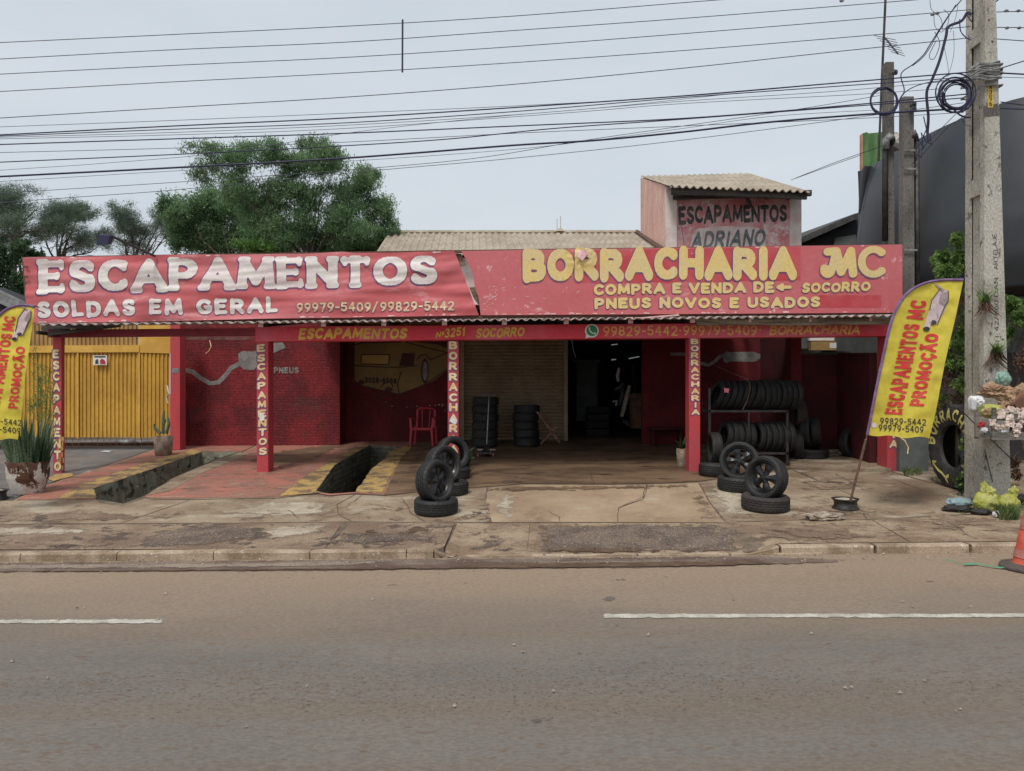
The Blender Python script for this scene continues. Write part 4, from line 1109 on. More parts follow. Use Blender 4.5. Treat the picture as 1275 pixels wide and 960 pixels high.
# main shed roof
mb = MB()
e0, e1 = Vector((-7.2, 16.5, 4.85)), Vector((3.42, 16.5, 4.85))
r0, r1 = Vector((-7.2, 21.2, 6.36)), Vector((3.55, 21.2, 6.36))
# the left end stops where the tree hides it
e0.x, r0.x = -3.05, -3.5
corr(mb, e0, e1, r0, r1, 40, .028, 5, 2)
corr(mb, r0, r1, Vector((-3.5, 26, 5.0)), Vector((3.55, 26, 5.0)), 40, .028, 5, 2)
sr = part('shed_roof', mb, m_roof, shop, smooth=False)
mb = MB(); mb.tube([(r0.x, 21.2, 6.37), (r1.x, 21.2, 6.37)], .07, 6); part('ridge_cap', mb, m_roof, sr)
mb = MB(); mb.tube([Vector((3.55, 21.2, 6.40)), Vector((3.45, 16.5, 4.9))], .06, 5); part('verge', mb, m_rust, sr)
mb = MB(); mb.box((-3.8, 16.8, 3.8), (3.4, 16.9, 4.85)); mb.box((-3.8, 16.9, 3.8), (-3.7, 25.1, 4.9)); part('upper_wall', mb, m_palepaint, shop)
# two thin rods and a cap on the ridge
mb = MB(); p = P(698, 289, 21.2); mb.tube([p, p + Vector((0, 0, .45))], .008, 4); mb.tube([p - Vector((.1, 0, 0)), p + Vector((-.1, 0, .38))], .007, 4); mb.lathe([(.0, .12), (.09, .08), (.16, 0)], 10, c=tuple(p - Vector((0.02, 0, 0))))
single('roof_vent', mb, m_roof, 'small vent cap with two thin rods on the roof ridge', 'roof vent')

# upper pink room
ub = thing('upper_room', (5.0, 17.0, 4.0), 'small faded pink upper room with a sloping sheet roof and hand-painted name', 'upper room')
PU = plane(17.0, 0)
x0, x1 = P(829.5, 300, 17).x, P(998, 300, 17).x
yb_ = 20.4
mb = MB()
mb.prism([(x0 + .002, 17.152, 3.9), (x0 + .002, yb_, 3.9), (x0 + .002, yb_, 7.69), (x0 + .002, 17.152, 6.58)], (.12, 0, 0)); part('side_wall', mb, m_pinkwall, ub, fixn=True)
mb = MB(); mb.prism([(x1 - .122, 17.152, 3.9), (x1 - .122, yb_, 3.9), (x1 - .122, yb_, 7.5), (x1 - .122, 17.152, 6.45)], (.12, 0, 0)); part('side_wall', mb, m_pinkwall, ub, fixn=True)
mb = MB(); mb.box((x0 + .12, yb_ - .12, 3.9), (x1 - .12, yb_, 7.4)); part('back_wall', mb, m_pinkwall, ub)
mb = MB(); mb.ppx([(829.5, 232), (843, 236), (843, 330), (829.5, 330)], PU, .15, .0); part('pilaster', mb, m_palepaint, ub, fixn=True)
mb = MB(); mb.ppx([(983.5, 240), (998, 242), (998, 330), (983.5, 330)], PU, .15, .0); part('pilaster', mb, m_palepaint, ub, fixn=True)
mb = MB(); mb.ppx([(843, 236), (983.5, 240), (983.5, 330), (843, 330)], PU, .1, -.06); fw = part('front_wall', mb, m_panelpink, ub, fixn=True)
flat(fw, 'pale_patch', m_palepaint, [(860, 308), (863, 292), (868, 284), (900, 281), (945, 282.5), (953, 292), (955, 308)], PU, -.056)
lettering('lettering', fw, m_dkgreen_t, 'ESCAPAMENTOS', (845.5, 278.5), (981, 275.5), 23, PU, -.052, th=.24, jit=.04, gap=.05, up=(0, -1), n=20, h1=22)
lettering('lettering', fw, m_slate_t, 'ADRIANO', (860, 309), (952, 307), 22, PU, -.050, th=.22, jit=.05, gap=.12, shear=.28, up=(0, -1), n=20)
# its roof
mb = MB()
corr(mb, P(834, 231.5, 16.35), P(1009, 238.5, 16.35), P(797.5, 219.5, 20.5), P(934, 216, 20.5), 19, .030, 6, 2)
o = part('roof', mb, m_roof, ub); sl = o.modifiers.new('thick', 'SOLIDIFY'); sl.thickness = .015
mb = MB(); mb.ppx([(836, 233), (1005, 241), (1005, 248), (836, 241.5)], plane(16.45, 0), .06); part('fascia_board', mb, m_wood_d, o, fixn=True)
mb = MB(); mb.bar(P(838, 245, 16.8), P(1010, 240.5, 16.6), .10, .12); part('purlin', mb, m_wood_d, o)
for x in (846, 868, 892, 925, 958, 986):
    mb = MB(); mb.bar(P(x, 240 + (x - 840) * .03, 16.5), P(x - 6, 243 + (x - 840) * .03, 17.3), .07, .09); part('rafter', mb, m_wood_d, o)
mb = MB(); mb.bar(P(930, 246, 16.6), P(934, 256, 16.95), .07, .07); part('bracket', mb, m_wood_d, o)
mb = MB(); mb.tube([P(846, 262, 16.9), P(849, 285, 16.88), P(853, 312, 16.9)], .006, 4); single('loose_wire', mb, m_wire_thin, 'thin loose wire hanging down the front of the pink upper room', 'wire')

# ------------------------------------------------ the long sign
sign = thing('fascia_sign', PS(600, 395), 'long faded red sign banner with white and yellow hand-painted words over the canopy', 'sign')
def BL(px, py, e=0.0):          # the loose left banner with its wrinkles
    t = (py - 320) / 75
    wv = .030 * noise.noise(Vector((px * .006 + py * .006, py * .085 - px * .006, 1.3))) + .016 * noise.noise(Vector((px * .018, py * .16 + px * .012, 4.1)))
    wv += .012 * math.sin(px * .035 + py * .10)
    wv += .05 * sstep(520, 590, px) * noise.noise(Vector((px * .03 + py * .05, py * .06, 2.2)))
    return PS(px, py, .06 + wv + e)
def BR(px, py, e=0.0):          # the tauter right half
    wv = .006 * noise.noise(Vector((px * .012, py * .03, 8.3)))
    k = math.exp(-(((px - 722) / 16) ** 2 + ((py - 318) / 14) ** 2))
    wv += .05 * k * (1 + noise.noise(Vector((px * .15, py * .15, 2))))
    return PS(px, py, .03 + wv + e)
def topL(px): return interp(px, [(30, 321.5), (110, 320), (200, 318), (320, 317), (390, 316.5), (428, 314), (440, 315.5), (480, 315), (540, 313.8), (566, 313)]) 
def botL(px): return interp(px, [(30, 404.5), (46, 404), (200, 401.5), (320, 398.5), (450, 396.5), (597, 394)])
mb = MB()
def fl(u, v):
    x0_ = lerp(32, 36, v); x1_ = lerp(566, 596.5, v)
    px = lerp(x0_, x1_, u)
    return BL(px, lerp(topL(min(px, 566)), botL(px) - 1.0, v))
mb.grid(fl, 260, 34)
banl = part('left_banner', mb, m_ban_l, sign, smooth=True, label='wrinkled faded red cloth banner with white words')
mb = MB()
def fr(u, v):
    xl_ = interp(v, [(0, 574), (.12, 580), (.35, 589), (.55, 591), (.72, 596), (1, 598.5)])
    px = lerp(xl_, 1122.5, u)
    return BR(px, lerp(lerp(312.8, 304.8, (px - 574) / 548), lerp(393, 389.5, (px - 574) / 548), v))
mb.grid(fr, 230, 30)
banr = part('right_banner', mb, m_ban_r, sign, smooth=True, label='flat faded red panel with yellow words')
# frame behind: bars, backing boards seen through the tear
mb = MB()
mb.bar(PS(32, 321, -.06), PS(570, 312.5, -.06), .06, .05); mb.bar(PS(570, 312.5, -.06), PS(1122, 305.5, -.06), .05, .05)
mb.bar(PS(32, 401, -.06), PS(1122, 389, -.06), .05, .05)
for x in (33, 140, 250, 360, 470, 640, 750, 860, 970, 1080, 1121):
    mb.bar(PS(x, interp(x, [(33, 322), (1121, 306)]), -.06), PS(x, interp(x, [(33, 402), (1121, 389)]), -.06), .04, .04, up=(0, 1, 0))
part('frame', mb, m_rust, sign)
mb = MB(); mb.ppx([(562, 316), (574, 316), (580, 330), (568, 333)], plane(13.44), .02); mb.ppx([(584, 358), (600, 356), (603, 389), (590, 372)], plane(13.44), .02)
part('backing_board', mb, m_wood_g, sign, fixn=True)
mb = MB(); mb.ppx([(27, 321), (32, 321), (36, 403), (33, 403)], plane(13.30), .12); part('end_board', mb, m_rust, sign, fixn=True)
kb = dict(up=(0, -1), n=30)
lettering('lettering', banl, m_let_w, 'ESCAPAMENTOS', (50.5, 367.5), (545.5, 356.8), 44.0, BL, .010, shadow=m_navy, sgrow=.018, sshift=(-1.1, 1.1), th=.29, serif=.11, flare=1.0, gap=.06, hk=.62, jit=.02, h1=39.5, bend=3.0, **kb)
lettering('lettering', banl, m_let_w, 'SOLDAS EM GERAL', (49, 396.5), (348, 390.2), 21.5, BL, .010, shadow=m_navy, sgrow=.02, sshift=(-.6, .7), th=.30, flare=1.05, gap=.14, space=.75, hk=.75, jit=.04, h1=20, up=(0, -1), n=24)
m_let_p = M('pale_yellow_lettering', (.74, .60, .38), (.72, .48, .30), 6, .8, fine=.1)
lettering('lettering', banl, m_let_p, '99979-5409/ 99829-5442', (371, 389.5), (566, 387), 11.8, BL, .010, shadow=m_navy, sgrow=.04, sshift=(-.4, .5), th=.19, gap=.12, space=.1, jit=.03, up=(0, -1), n=20)
# right half
flat(banr, 'repainted_patch', m_redpatch, [(700, 312), (800, 310), (996, 307), (998, 350), (986, 352), (800, 352), (735, 352), (716, 342), (712, 320)], lambda x, y, e: BR(x, y, 0) + Vector((0, -e, 0)), .004) if False else None
mb = MB()
def rp(u, v): 
    px = lerp(718, 996, u); return BR(px, lerp(lerp(312.5, 307.5, u), lerp(353, 349.5, u) + 2 * noise.noise(Vector((px * .05, 0, 0))), v), .003)
mb.grid(rp, 120, 12); part('repainted_patch', mb, M('repaint_red', (.53, .060, .075), (.56, .10, .12), 1.5, .6, fine=.05), banr, smooth=True)
mb = MB()
def rp2(u, v):
    px = lerp(1019 + 2 * noise.noise(Vector((v * 5, 0, 0))), 1096 + 3 * noise.noise(Vector((v * 6, 3, 0))), u); return BR(px, lerp(368 + 1.5 * noise.noise(Vector((u * 8, 9, 0))), 383, v), .003)
mb.grid(rp2, 30, 8); part('repainted_patch', mb, m_redpatch, banr)
lettering('lettering', banr, m_let_y, 'BORRACHARIA', (651, 351.5), (991, 348.5), 42.5, BR, .012, shadow=m_navy, sgrow=.015, sshift=(-.9, 1.2), th=.33, flare=1.08, hk=.78, gap=.045, jit=.025, h1=42, **kb)
# MC in script-like capitals
GL['w'] = (.95, [arc(.12, .20, .12, .16, 150, 330, 8) + [(.40, .95)], [(.40, .95), (.12, .93)] , [(.40, .95), (.54, .12)], [(.54, .12), (.86, .95)], [(.86, .95), (.92, .04)]])
lettering('lettering', banr, m_let_y, 'wC', (1020, 347), (1102, 345.8), 40, BR, .012, shadow=m_navy, sgrow=.015, sshift=(-.9, 1.2), th=.22, flare=1.1, gap=.0, jit=.02, asp=.9, **kb)
k2 = dict(up=(0, -1), n=22, flare=1.1, sshift=(-.5, .6), sgrow=.03, shadow=m_navy)
lettering('lettering', banr, m_let_y, 'COMPRA E VENDA DE<', (739, 367.6), (985, 364.2), 13.6, BR, .012, th=.27, gap=.12, space=.55, jit=.04, **k2)
lettering('lettering', banr, m_let_y, 'SOCORRO', (997, 364.6), (1082, 363.6), 12.4, BR, .012, th=.27, gap=.10, jit=.05, shear=.1, **k2)
lettering('lettering', banr, m_let_y, 'PNEUS NOVOS E USADOS', (740, 384.8), (1020, 383.2), 13.6, BR, .012, th=.27, gap=.14, space=.6, jit=.04, **k2)
mbl, mbr = MB(), MB()
rh = random.Random(5)
for i in range(110):
    x = rh.uniform(40, 1118)
    if 575 < x < 602: continue
    left = x < 575
    low = rh.random() < .8
    w_, h_ = rh.uniform(1, 9), rh.uniform(.5, 1.6)
    if noise.noise(Vector((x * .03, 2, 2))) < -.12: continue
    if left: y = (botL(x) - 1.6 - h_) if low else topL(min(x, 560)) + .8
    else: y = (lerp(393, 389.5, (x - 574) / 548) - h_ - .6) if low else lerp(312.8, 304.8, (x - 574) / 548) + .5
    fnn = BL if left else BR
    pp = [(x - w_ / 2, y + rh.uniform(-.3, .3)), (x, y - h_ * rh.uniform(.2, .7)), (x + w_ / 2, y + rh.uniform(-.2, .4)), (x + w_ * .3, y + h_), (x - w_ * .35, y + h_)]
    (mbl if left else mbr).sheet([fnn(a_, b_, .004) for a_, b_ in pp])
for i in range(60):
    x = rh.gauss(612, 9) if rh.random() < .6 else rh.uniform(600, 1110); y = rh.gauss(372, 8) if x < 640 else rh.uniform(312, 388)
    l_ = rh.uniform(1.5, 7); a_ = rh.uniform(-1.2, .3)
    if x < 600 or y > 388: continue
    dx, dy = l_ * math.cos(a_), l_ * math.sin(a_)
    mbr.sheet([BR(x, y, .005), BR(x + dx * .5, y + dy * .5 + .5, .005), BR(x + dx, y + dy, .005), BR(x + dx * .5, y + dy * .5 - .5, .005)])
part('worn_hem', mbl, m_pinkwear, banl, kind='stuff'); part('worn_hem', mbr, m_pinkwear, banr, kind='stuff')
# torn corner flap over the second letter
mb = MB()
def tear(u, v):
    return BR(lerp(719, 730, u) + 3 * v * (u - .5), lerp(313, 327, v * (1 - abs(u - .45) * 1.2)), .02 + .03 * math.sin(u * 3.1))
mb.grid(tear, 8, 8); part('torn_flap', mb, m_pinkwear, banr, smooth=True)
mb = MB()
for x, y in ((35.5, 333), (35, 345)): 
    mb.tube([PS(x - 1, y, .1), PS(x + 3, y + .6, .1)], .018, 6)
part('hook', mb, m_rust, sign)
# ------------------------------------------------ wall paintings
m_bareb = M('bare_brick_band', (.20, .085, .075), (.13, .05, .048), 6, .9, .01, 30, fine=.25)
mu = lambda nm, mat, pts, e=.004, pl=PM, par=wall_m: flat(par, nm, mat, pts, pl, e)
mu('painted_car_body', m_carbody, [(441, 404), (446, 396), (560, 396), (568, 430), (563, 457), (540, 474), (527, 480), (497, 491), (480, 487), (450, 480), (441, 474)], .004)
mu('painted_car_glass', m_cardark, [(448, 404), (504, 404), (506, 425), (448, 427)], .008)
mu('painted_car_glass', m_cardark, [(512, 404), (560, 404), (556, 434), (545, 429), (510, 425)], .008)
mu('painted_tail_light', m_cardark, [(501, 439.5), (517, 440), (515, 455), (497, 456)], .008)
mu('painted_car_panel', M('mural_yellow_light', (.46, .31, .11), None, rough=.8), [(450, 441.5), (485, 441.5), (484, 454), (450, 453)], .008)
mu('painted_car_panel', m_carbody, [(473, 459.5), (496, 460), (496, 467), (473, 466)], .009)
mu('painted_wheel', m_cardark, disc_pts(529, 462, 5, 15.5, 18), .008)
mu('painted_wheel_hub', m_cargrey, disc_pts(529.3, 462, 3.2, 12, 18), .011)
ml = MB()
def pline(mb, pts, wd, pl, e):
    for (xa, ya), (xb, yb) in zip(pts, pts[1:]):
        dx, dy = xb - xa, yb - ya; L_ = math.hypot(dx, dy) or 1; nx_, ny_ = -dy / L_ * wd, dx / L_ * wd
        e += .0003
        mb.sheet([pl(xa + nx_, ya + ny_, e), pl(xb + nx_, yb + ny_, e), pl(xb - nx_, yb - ny_, e), pl(xa - nx_, ya - ny_, e)])
for q in ([(441, 455), (470, 457), (500, 457.5), (520, 455)], [(441, 404), (441, 474), (450, 480), (480, 487), (497, 491), (527, 480), (560, 458)],
          [(497, 491), (495, 478), (500, 462)], [(450, 441.5), (485, 441.5), (484, 454), (450, 453), (450, 441.5)], [(536, 448), (560, 438)], [(519, 448), (523, 443), (530, 441), (536, 448)],
          [(441, 430), (450, 427), (500, 426)], [(508, 404), (506, 426), (520, 430), (560, 440)], [(474, 482), (480, 476), (486, 475), (490, 482)]):
    pline(ml, q, .65, PM, .012)
part('painted_outline', ml, m_carline, wall_m)
lettering('lettering', wall_m, m_carline, '3028-8588', (454, 476.5), (494, 478), 7, PM, .014, th=.26, up=(0, -1), n=14)
mu('painted_exhaust_tip', m_cardark, disc_pts(450, 476, 4, 3, 10), .013)
mu('painted_exhaust_tip', m_cardark, disc_pts(484, 485, 5, 3, 10), .013)
mb = MB()
for q in ([(424, 484), (444, 476)], [(466, 494), (478, 488)], [(470, 497), (484, 491)], [(430, 487), (440, 480)]): pline(mb, q, .7, PM, .006)
part('painted_smoke', mb, m_cardark, wall_m)
flat(wall_m, 'paint_chip', m_white, [(409, 506), (422, 502), (423, 509), (410, 508)], PM, .006)
mb = MB()
for i in range(24):
    x = random.choice([random.gauss(415, 4), random.gauss(552, 6), random.uniform(430, 560)]); y = random.gauss(506, 3); s_ = random.uniform(.3, 1.0)
    if x < 424: x = 425
    mb.sheet([PM(x - s_, y - s_ * .5, .005), PM(x + s_, y - s_ * .6, .005), PM(x + s_ * .7, y + s_ * .6, .005), PM(x - s_ * .5, y + s_ * .5, .005)])
part('paint_chips', mb, m_white, wall_m)
# grey exhaust painted on the brick wall
mb = MB()
cl = [(217, 461), (232, 461), (240, 463), (250, 471), (262, 477.5), (272, 476), (281, 467), (288, 458), (297, 453.5), (305, 451)]
L_, R_ = [], []
for i, (x, y) in enumerate(cl):
    a_ = cl[max(i - 1, 0)]; b_ = cl[min(i + 1, len(cl) - 1)]
    dx, dy = b_[0] - a_[0], b_[1] - a_[1]; l_ = math.hypot(dx, dy); L_.append((x - dy / l_ * 2.8, y + dx / l_ * 2.8)); R_.append((x + dy / l_ * 2.8, y - dx / l_ * 2.8))
part('painted_pipe', (mb.add([PW(*q, .004) for q in L_ + R_], [(i, i + 1, len(cl) + i + 1, len(cl) + i) for i in range(len(cl) - 1)]), mb)[1], m_muralgrey, wall_l)
flat(wall_l, 'painted_muffler', m_muralgrey, [(297, 440), (303, 437), (315, 438), (332, 428), (352, 426), (356, 433), (340, 440), (326, 450), (316, 461), (303, 460), (297, 453)], PW, .008)
lettering('lettering', wall_l, m_muralgrey, 'PNEUS', (341, 465), (372, 465), 8, PW, .006, th=.25, up=(0, -1), n=14)
flat(wall_l, 'dark_soot', M('soot', (.11, .03, .035), (.2, .03, .04), 5, .9, .01, 26), [(x + random.uniform(-1.5, 1.5), y + random.uniform(-1.5, 1.5)) for x, y in disc_pts(245, 516, 11, 9, 16)], PW, .003)
flat(wall_l, 'bare_band', m_bareb, [(231, 419), (310, 419), (318, 423), (280, 423.5), (231, 423)], PW, .004)
# grey exhaust painted on the right wall
cl = [(836, 441), (858, 441), (872, 452), (882, 454.5), (890, 450), (896, 444), (904, 442)]
mb = MB(); L_, R_ = [], []
for i, (x, y) in enumerate(cl[2:]):
    c_ = cl[2:]; a_ = c_[max(i - 1, 0)]; b_ = c_[min(i + 1, len(c_) - 1)]
    dx, dy = b_[0] - a_[0], b_[1] - a_[1]; l_ = math.hypot(dx, dy); L_.append((x - dy / l_ * 2.2, y + dx / l_ * 2.2)); R_.append((x + dy / l_ * 2.2, y - dx / l_ * 2.2))
n = len(L_); mb.add([PW(*q, .004) for q in L_ + R_], [(i, i + 1, n + i + 1, n + i) for i in range(n - 1)]); part('painted_pipe', mb, m_cargrey, wall_r)
flat(wall_r, 'painted_muffler', m_cargrey, [(901, 440), (904, 437.5), (909, 438.5), (938, 438), (943, 440), (943, 449), (938, 450.5), (909, 450), (904, 452), (900, 449)], PW, .008)
flat(wall_r, 'painted_tailpipe', m_cargrey, [(943, 440.5), (965, 440), (974, 441.5), (979, 445), (976, 449.5), (968, 446.5), (943, 447)], PW, .006)
flat(wall_r, 'painted_strip', m_cargrey, [(835, 439), (857, 439), (857, 443), (835, 443)], PW, .006)
# ------------------------------------------------ yellow gate, pier and mesh at the left
gate = thing('yellow_gate', P(130, 548, 17), 'tall yellow ribbed sheet-metal gate left of the red brick wall', 'gate')
PG = plane(17.0, -.02)
mb = MB()
a, b = PG(-60, 440), PG(212, 440)
zt1, zb1 = PG(100, 438).z, PG(100, 544.5).z
def gs(zt_, zb_, x0_, x1_, y_, n, amp):
    def fn(u, v):
        ph = (u * n) % 1
        o_ = amp if ph < .38 else (amp * (1 - (ph - .38) / .12) if ph < .5 else (0 if ph < .88 else amp * (ph - .88) / .12))
        p = a.lerp(b, u)
        return Vector((lerp(x0_, x1_, u), y_(u) - o_, lerp(zb_, zt_, v)))
    mb.grid(fn, n * 8, 1)
gs(zt1, zb1, a.x, b.x, lambda u: lerp(a.y, b.y, u), 54, .030)
part('ribbed_sheet', mb, m_gate, gate)
mb = MB(); gs(PG(100, 400).z, PG(100, 431).z, a.x, PG(172, 440).x, lambda u: lerp(a.y, PG(172, 440).y, u) + .05, 44, .03); part('upper_sheet', mb, m_gate_d, gate)
mb = MB(); mb.ppx([(-60, 431), (173, 429.5), (173, 438.5), (-60, 439.5)], plane(16.93, -.02), .08); part('rail', mb, m_gate2, gate, fixn=True)
mb = MB(); mb.ppx([(173, 404), (212, 404), (212, 440), (173, 439)], plane(16.95, -.02), .08); part('solid_panel', mb, m_gate2, gate, fixn=True)
for x in (-20, 96, 172.5):
    mb = MB(); mb.ppx([(x, 439), (x + 1.6, 439), (x + 1.6, 546), (x, 546)], plane(16.94, -.02), .04); part('stile', mb, m_gate2, gate, fixn=True)
sgn = flat(gate, 'warning_sign', m_white, [(116, 442.5), (133, 442.5), (133, 454.5), (116, 454.5)], plane(16.9, -.02), .0)
for c_, pts in ((m_black_t, [(117.5, 443.3), (131.5, 443.3), (131.5, 445), (117.5, 445)]), (m_black_t, [(119, 448), (122, 447), (123, 453), (118.5, 453)]), (m_redcloth, [(124.5, 449), (127, 446.5), (130, 448), (131.5, 451), (131, 453.5), (125, 453.5)])):
    flat(sgn, 'sign_print', c_, pts, plane(16.9, -.02), .006)
flat(gate, 'paper_notice', m_white, [(113, 405), (124, 405), (124, 411), (113, 411)], plane(16.86, -.02), .0)
# mesh below the gate, low wall
mb = MB()
for i in range(34):
    x = -50 + i * 7.8; mb.tube([PG(x, 544), PG(x, 557)], .006, 4, False)
for y in (547, 551.5, 556): mb.tube([PG(-60, y), PG(212, y - .5)], .006, 4, False)
part('wire_mesh', mb, m_wire_mesh, gate)
mb = MB(); mb.ppx([(-60, 553), (214, 550), (214, 561), (-60, 566)], plane(17.6, -.02), .2); single('low_brick_curb', mb, M('curb_brick', (.22, .12, .09), (.15, .09, .07), 6, .9, .01, 30, brick=(.22, .07, (.6, .55, .5)), fine=.2), 'low dirty brick curb behind the mesh under the yellow gate', 'curb', fixn=True)
# what lies behind under the gate
for i, (x, y, r, m_, lb) in enumerate([(158, 549, .10, m_white_p, 'white rag lying behind the mesh under the gate'), (176, 550, .05, m_white_p, 'small white scrap behind the mesh nearer the red pier'), (133, 563, .05, m_white_p, 'white scrap of paper on the dark yard floor by the gate')]):
    mb = MB(); mb.blob(P(x, y, 17.3 if i < 2 else 15.4), (r * 1.6, r, r * .5), .5, i, 2); 
    if i == 2:
        X_, Y_ = gp(133, 563); mb = MB(); mb.blob((X_, Y_, G(X_, Y_) + .015), (.13, .05, .02), .5, 3, 2)
    single('litter', mb, m_, lb, 'litter', smooth=True)
pr = thing('red_pier', P(220, 553, 16.9), 'slim red pier between the yellow gate and the brick wall', 'pier')
mb = MB(); mb.ppx([(212, 398), (224, 398), (224, 560), (212, 560)], plane(16.7), .3); part('shaft', mb, m_column, pr, fixn=True)
flat(pr, 'grey_paint', m_muralgrey, [(214, 458.5), (223, 458.5), (223, 464.5), (214, 464.5)], plane(16.7), .005)
mb = MB(); mb.tube([P(208, 480, 16.7), P(210, 490, 16.65), P(207, 494, 16.7), P(209, 502, 16.7)], .012, 5); single('white_cord', mb, m_white_p, 'short white cord hanging at the right edge of the gate', 'cord')
mb = MB(); mb.tube([P(261, 424, 16.9), P(263, 431, 16.8), P(260, 437, 16.8), P(256, 440, 16.8)], .008, 5); single('dangling_wire', mb, m_let_c, 'pale wire dangling above the painted pipe on the brick wall', 'wire')
# dark street-side closure behind the left brick wall (rest of the yard)
mb = MB(); mb.box((PW(220, 400).x, 17.7, -.2), (PW(220, 400).x + .12, 25, 3.0)); part('side_wall', mb, m_redbrick, shop)
# ================================================ TYRES
def tyre_mesh(Ro, Ri, W, seg=80, tread=True, lug=.006, name='tyre'):
    hw = W / 2
    pr = [(Ri, -hw * .62), (Ri + .012, -hw * .80), (lerp(Ri, Ro, .30), -hw * .97), (lerp(Ri, Ro, .55), -hw), (lerp(Ri, Ro, .78), -hw * .96), (Ro - .022, -hw * .90), (Ro - .007, -hw * .80)]
    g = []
    if tread:
        for c in (-.50, -.17, .17, .50):
            g += [(Ro - .001, hw * (c - .07)), (Ro - .010, hw * (c - .045)), (Ro - .010, hw * (c + .045)), (Ro - .001, hw * (c + .07))]
    prof = pr + g + [(r, -y) for r, y in reversed(pr)]
    inner = [(Ri + .002, hw * .56), (lerp(Ri, Ro, .5), hw * .86), (Ro - .022, hw * .6), (Ro - .022, -hw * .6), (lerp(Ri, Ro, .5), -hw * .86), (Ri + .002, -hw * .56)]
    prof += inner
    vs = []
    m = len(prof); nt = len(pr)
    for k in range(seg):
        a = 2 * math.pi * k / seg
        for i, (r, y) in enumerate(prof):
            if tread and i >= nt - 2 and i < m - len(inner) - nt + 2:
                sh = 1 if (k + int((y / hw + 1) * 3)) % 3 == 0 else 0
                r -= lug * sh
            vs.append((r * math.cos(a), y, r * math.sin(a)))
    fs = []
    for k in range(seg):
        k2 = (k + 1) % seg
        for i in range(m):
            j = (i + 1) % m
            fs.append((k*m+i, k*m+j, k2*m+j, k2*m+i))
    me = bpy.data.meshes.new(name); me.from_pydata(vs, [], fs)
    bm = bmesh.new(); bm.from_mesh(me); bmesh.ops.recalc_face_normals(bm, faces=bm.faces); bm.to_mesh(me); bm.free()
    me.polygons.foreach_set('use_smooth', [True] * len(me.polygons))
    try:
        me.set_sharp_from_angle(angle=R(38))
    except Exception: pass
    return me
def rim_mesh(Ri, W, spokes=5):
    mb = MB(); hw = W / 2
    # barrel, front lip
    prof = [(Ri + .004, -hw * .72), (Ri - .004, -hw * .74), (Ri - .014, -hw * .62), (Ri - .026, -hw * .45), (Ri - .035, 0), (Ri - .03, hw * .6), (Ri + .004, hw * .7), (Ri + .004, hw * .5), (Ri - .022, hw*.1), (Ri - .012, -hw * .4)]
    Rx = Matrix.Rotation(R(90), 3, 'X')
    s = MB(); s.lathe([(r, y) for r, y in prof], 40, closed=True)
    mb.add([Vector((v.x, v.z, v.y)) for v in s.v], s.f)
    yf = -hw * .56
    for i in range(spokes):
        a = 2 * math.pi * (i + .5) / spokes
        ca, sa = math.cos(a), math.sin(a)
        def Q(r, t, y): return Vector((r * ca - t * sa, y, r * sa + t * ca))
        secs = [(.035, .034, yf - .006), (.09, .040, yf + .006), (Ri * .62, .052, yf + .002), (Ri - .022, .078, yf + .014)]
        vs = []
        for r, t, y in secs: vs += [Q(r, -t, y + .008), Q(r, 0, y - .012), Q(r, t, y + .008), Q(r, t, y + .035), Q(r, -t, y + .035)]
        fs = [(j*5+k, j*5+(k+1) % 5, (j+1)*5+(k+1) % 5, (j+1)*5+k) for j in range(3) for k in range(5)] + [(0,1,2,3,4), (19,18,17,16,15)]
        mb.add(vs, fs)
    hub = MB(); hub.lathe([(0, yf - .016), (.030, yf - .014), (.034, yf - .004), (.058, yf + .0), (.062, yf + .03), (0, yf + .03)], 20)
    mb.add([Vector((v.x, v.z, v.y)) for v in hub.v], hub.f)
    for i in range(5):
        a = 2 * math.pi * i / 5 + .3
        mb.tube([(.046 * math.cos(a), yf - .006, .046 * math.sin(a)), (.046 * math.cos(a), yf + .01, .046 * math.sin(a))], .006, 6)
    me = bpy.data.meshes.new('rim'); me.from_pydata([tuple(v) for v in mb.v], [], mb.f)
    bm = bmesh.new(); bm.from_mesh(me); bmesh.ops.recalc_face_normals(bm, faces=bm.faces); bm.to_mesh(me); bm.free()
    me.materials.append(m_rim)
    return me
TM = {}
def tyre_me(key, Ro, Ri, W, mat, **k):
    if key not in TM:
        TM[key] = tyre_mesh(Ro, Ri, W, **k); TM[key].materials.append(mat)
    return TM[key]
def place_tyre(me, loc, rot, label, group=None, scale=1.0, name='tyre'):
    o = bpy.data.objects.new(name, me); COL.objects.link(o)
    o.location = loc; o.rotation_euler = rot; o.scale = (scale,) * 3
    return tag(o, label, 'tyre', group)
big2 = None
big = tyre_me('big', .305, .190, .205, m_tyre)
big_w = tyre_me('bigw', .325, .200, .200, m_tyre_w)
thin = tyre_me('thin', .295, .185, .150, m_tyre, seg=54)
plain = tyre_me('plain', .300, .190, .185, m_tyre, seg=40, tread=True)
wheel_t = tyre_me('wheel', .305, .218, .215, m_tyre)
rimm = rim_mesh(.218, .20)
def wheel(px, dd, zup, yaw, lean, roll, label, sc_=1.0):
    X = (px - CX) / F * dd
    t = thing('wheel', (X, dd, G(X, dd) + zup), label, 'wheel', 'black alloy wheels stood upright on tyres')
    t.rotation_euler = (R(lean), 0, R(yaw)); t.scale = (sc_,) * 3
    o = bpy.data.objects.new('tyre', wheel_t); COL.objects.link(o); o.parent = t
    r = bpy.data.objects.new('rim', rimm); COL.objects.link(r); r.parent = t; r.rotation_euler = (0, R(roll), 0)
    return t
gl = 'tyres laid flat at the edge of the drive'
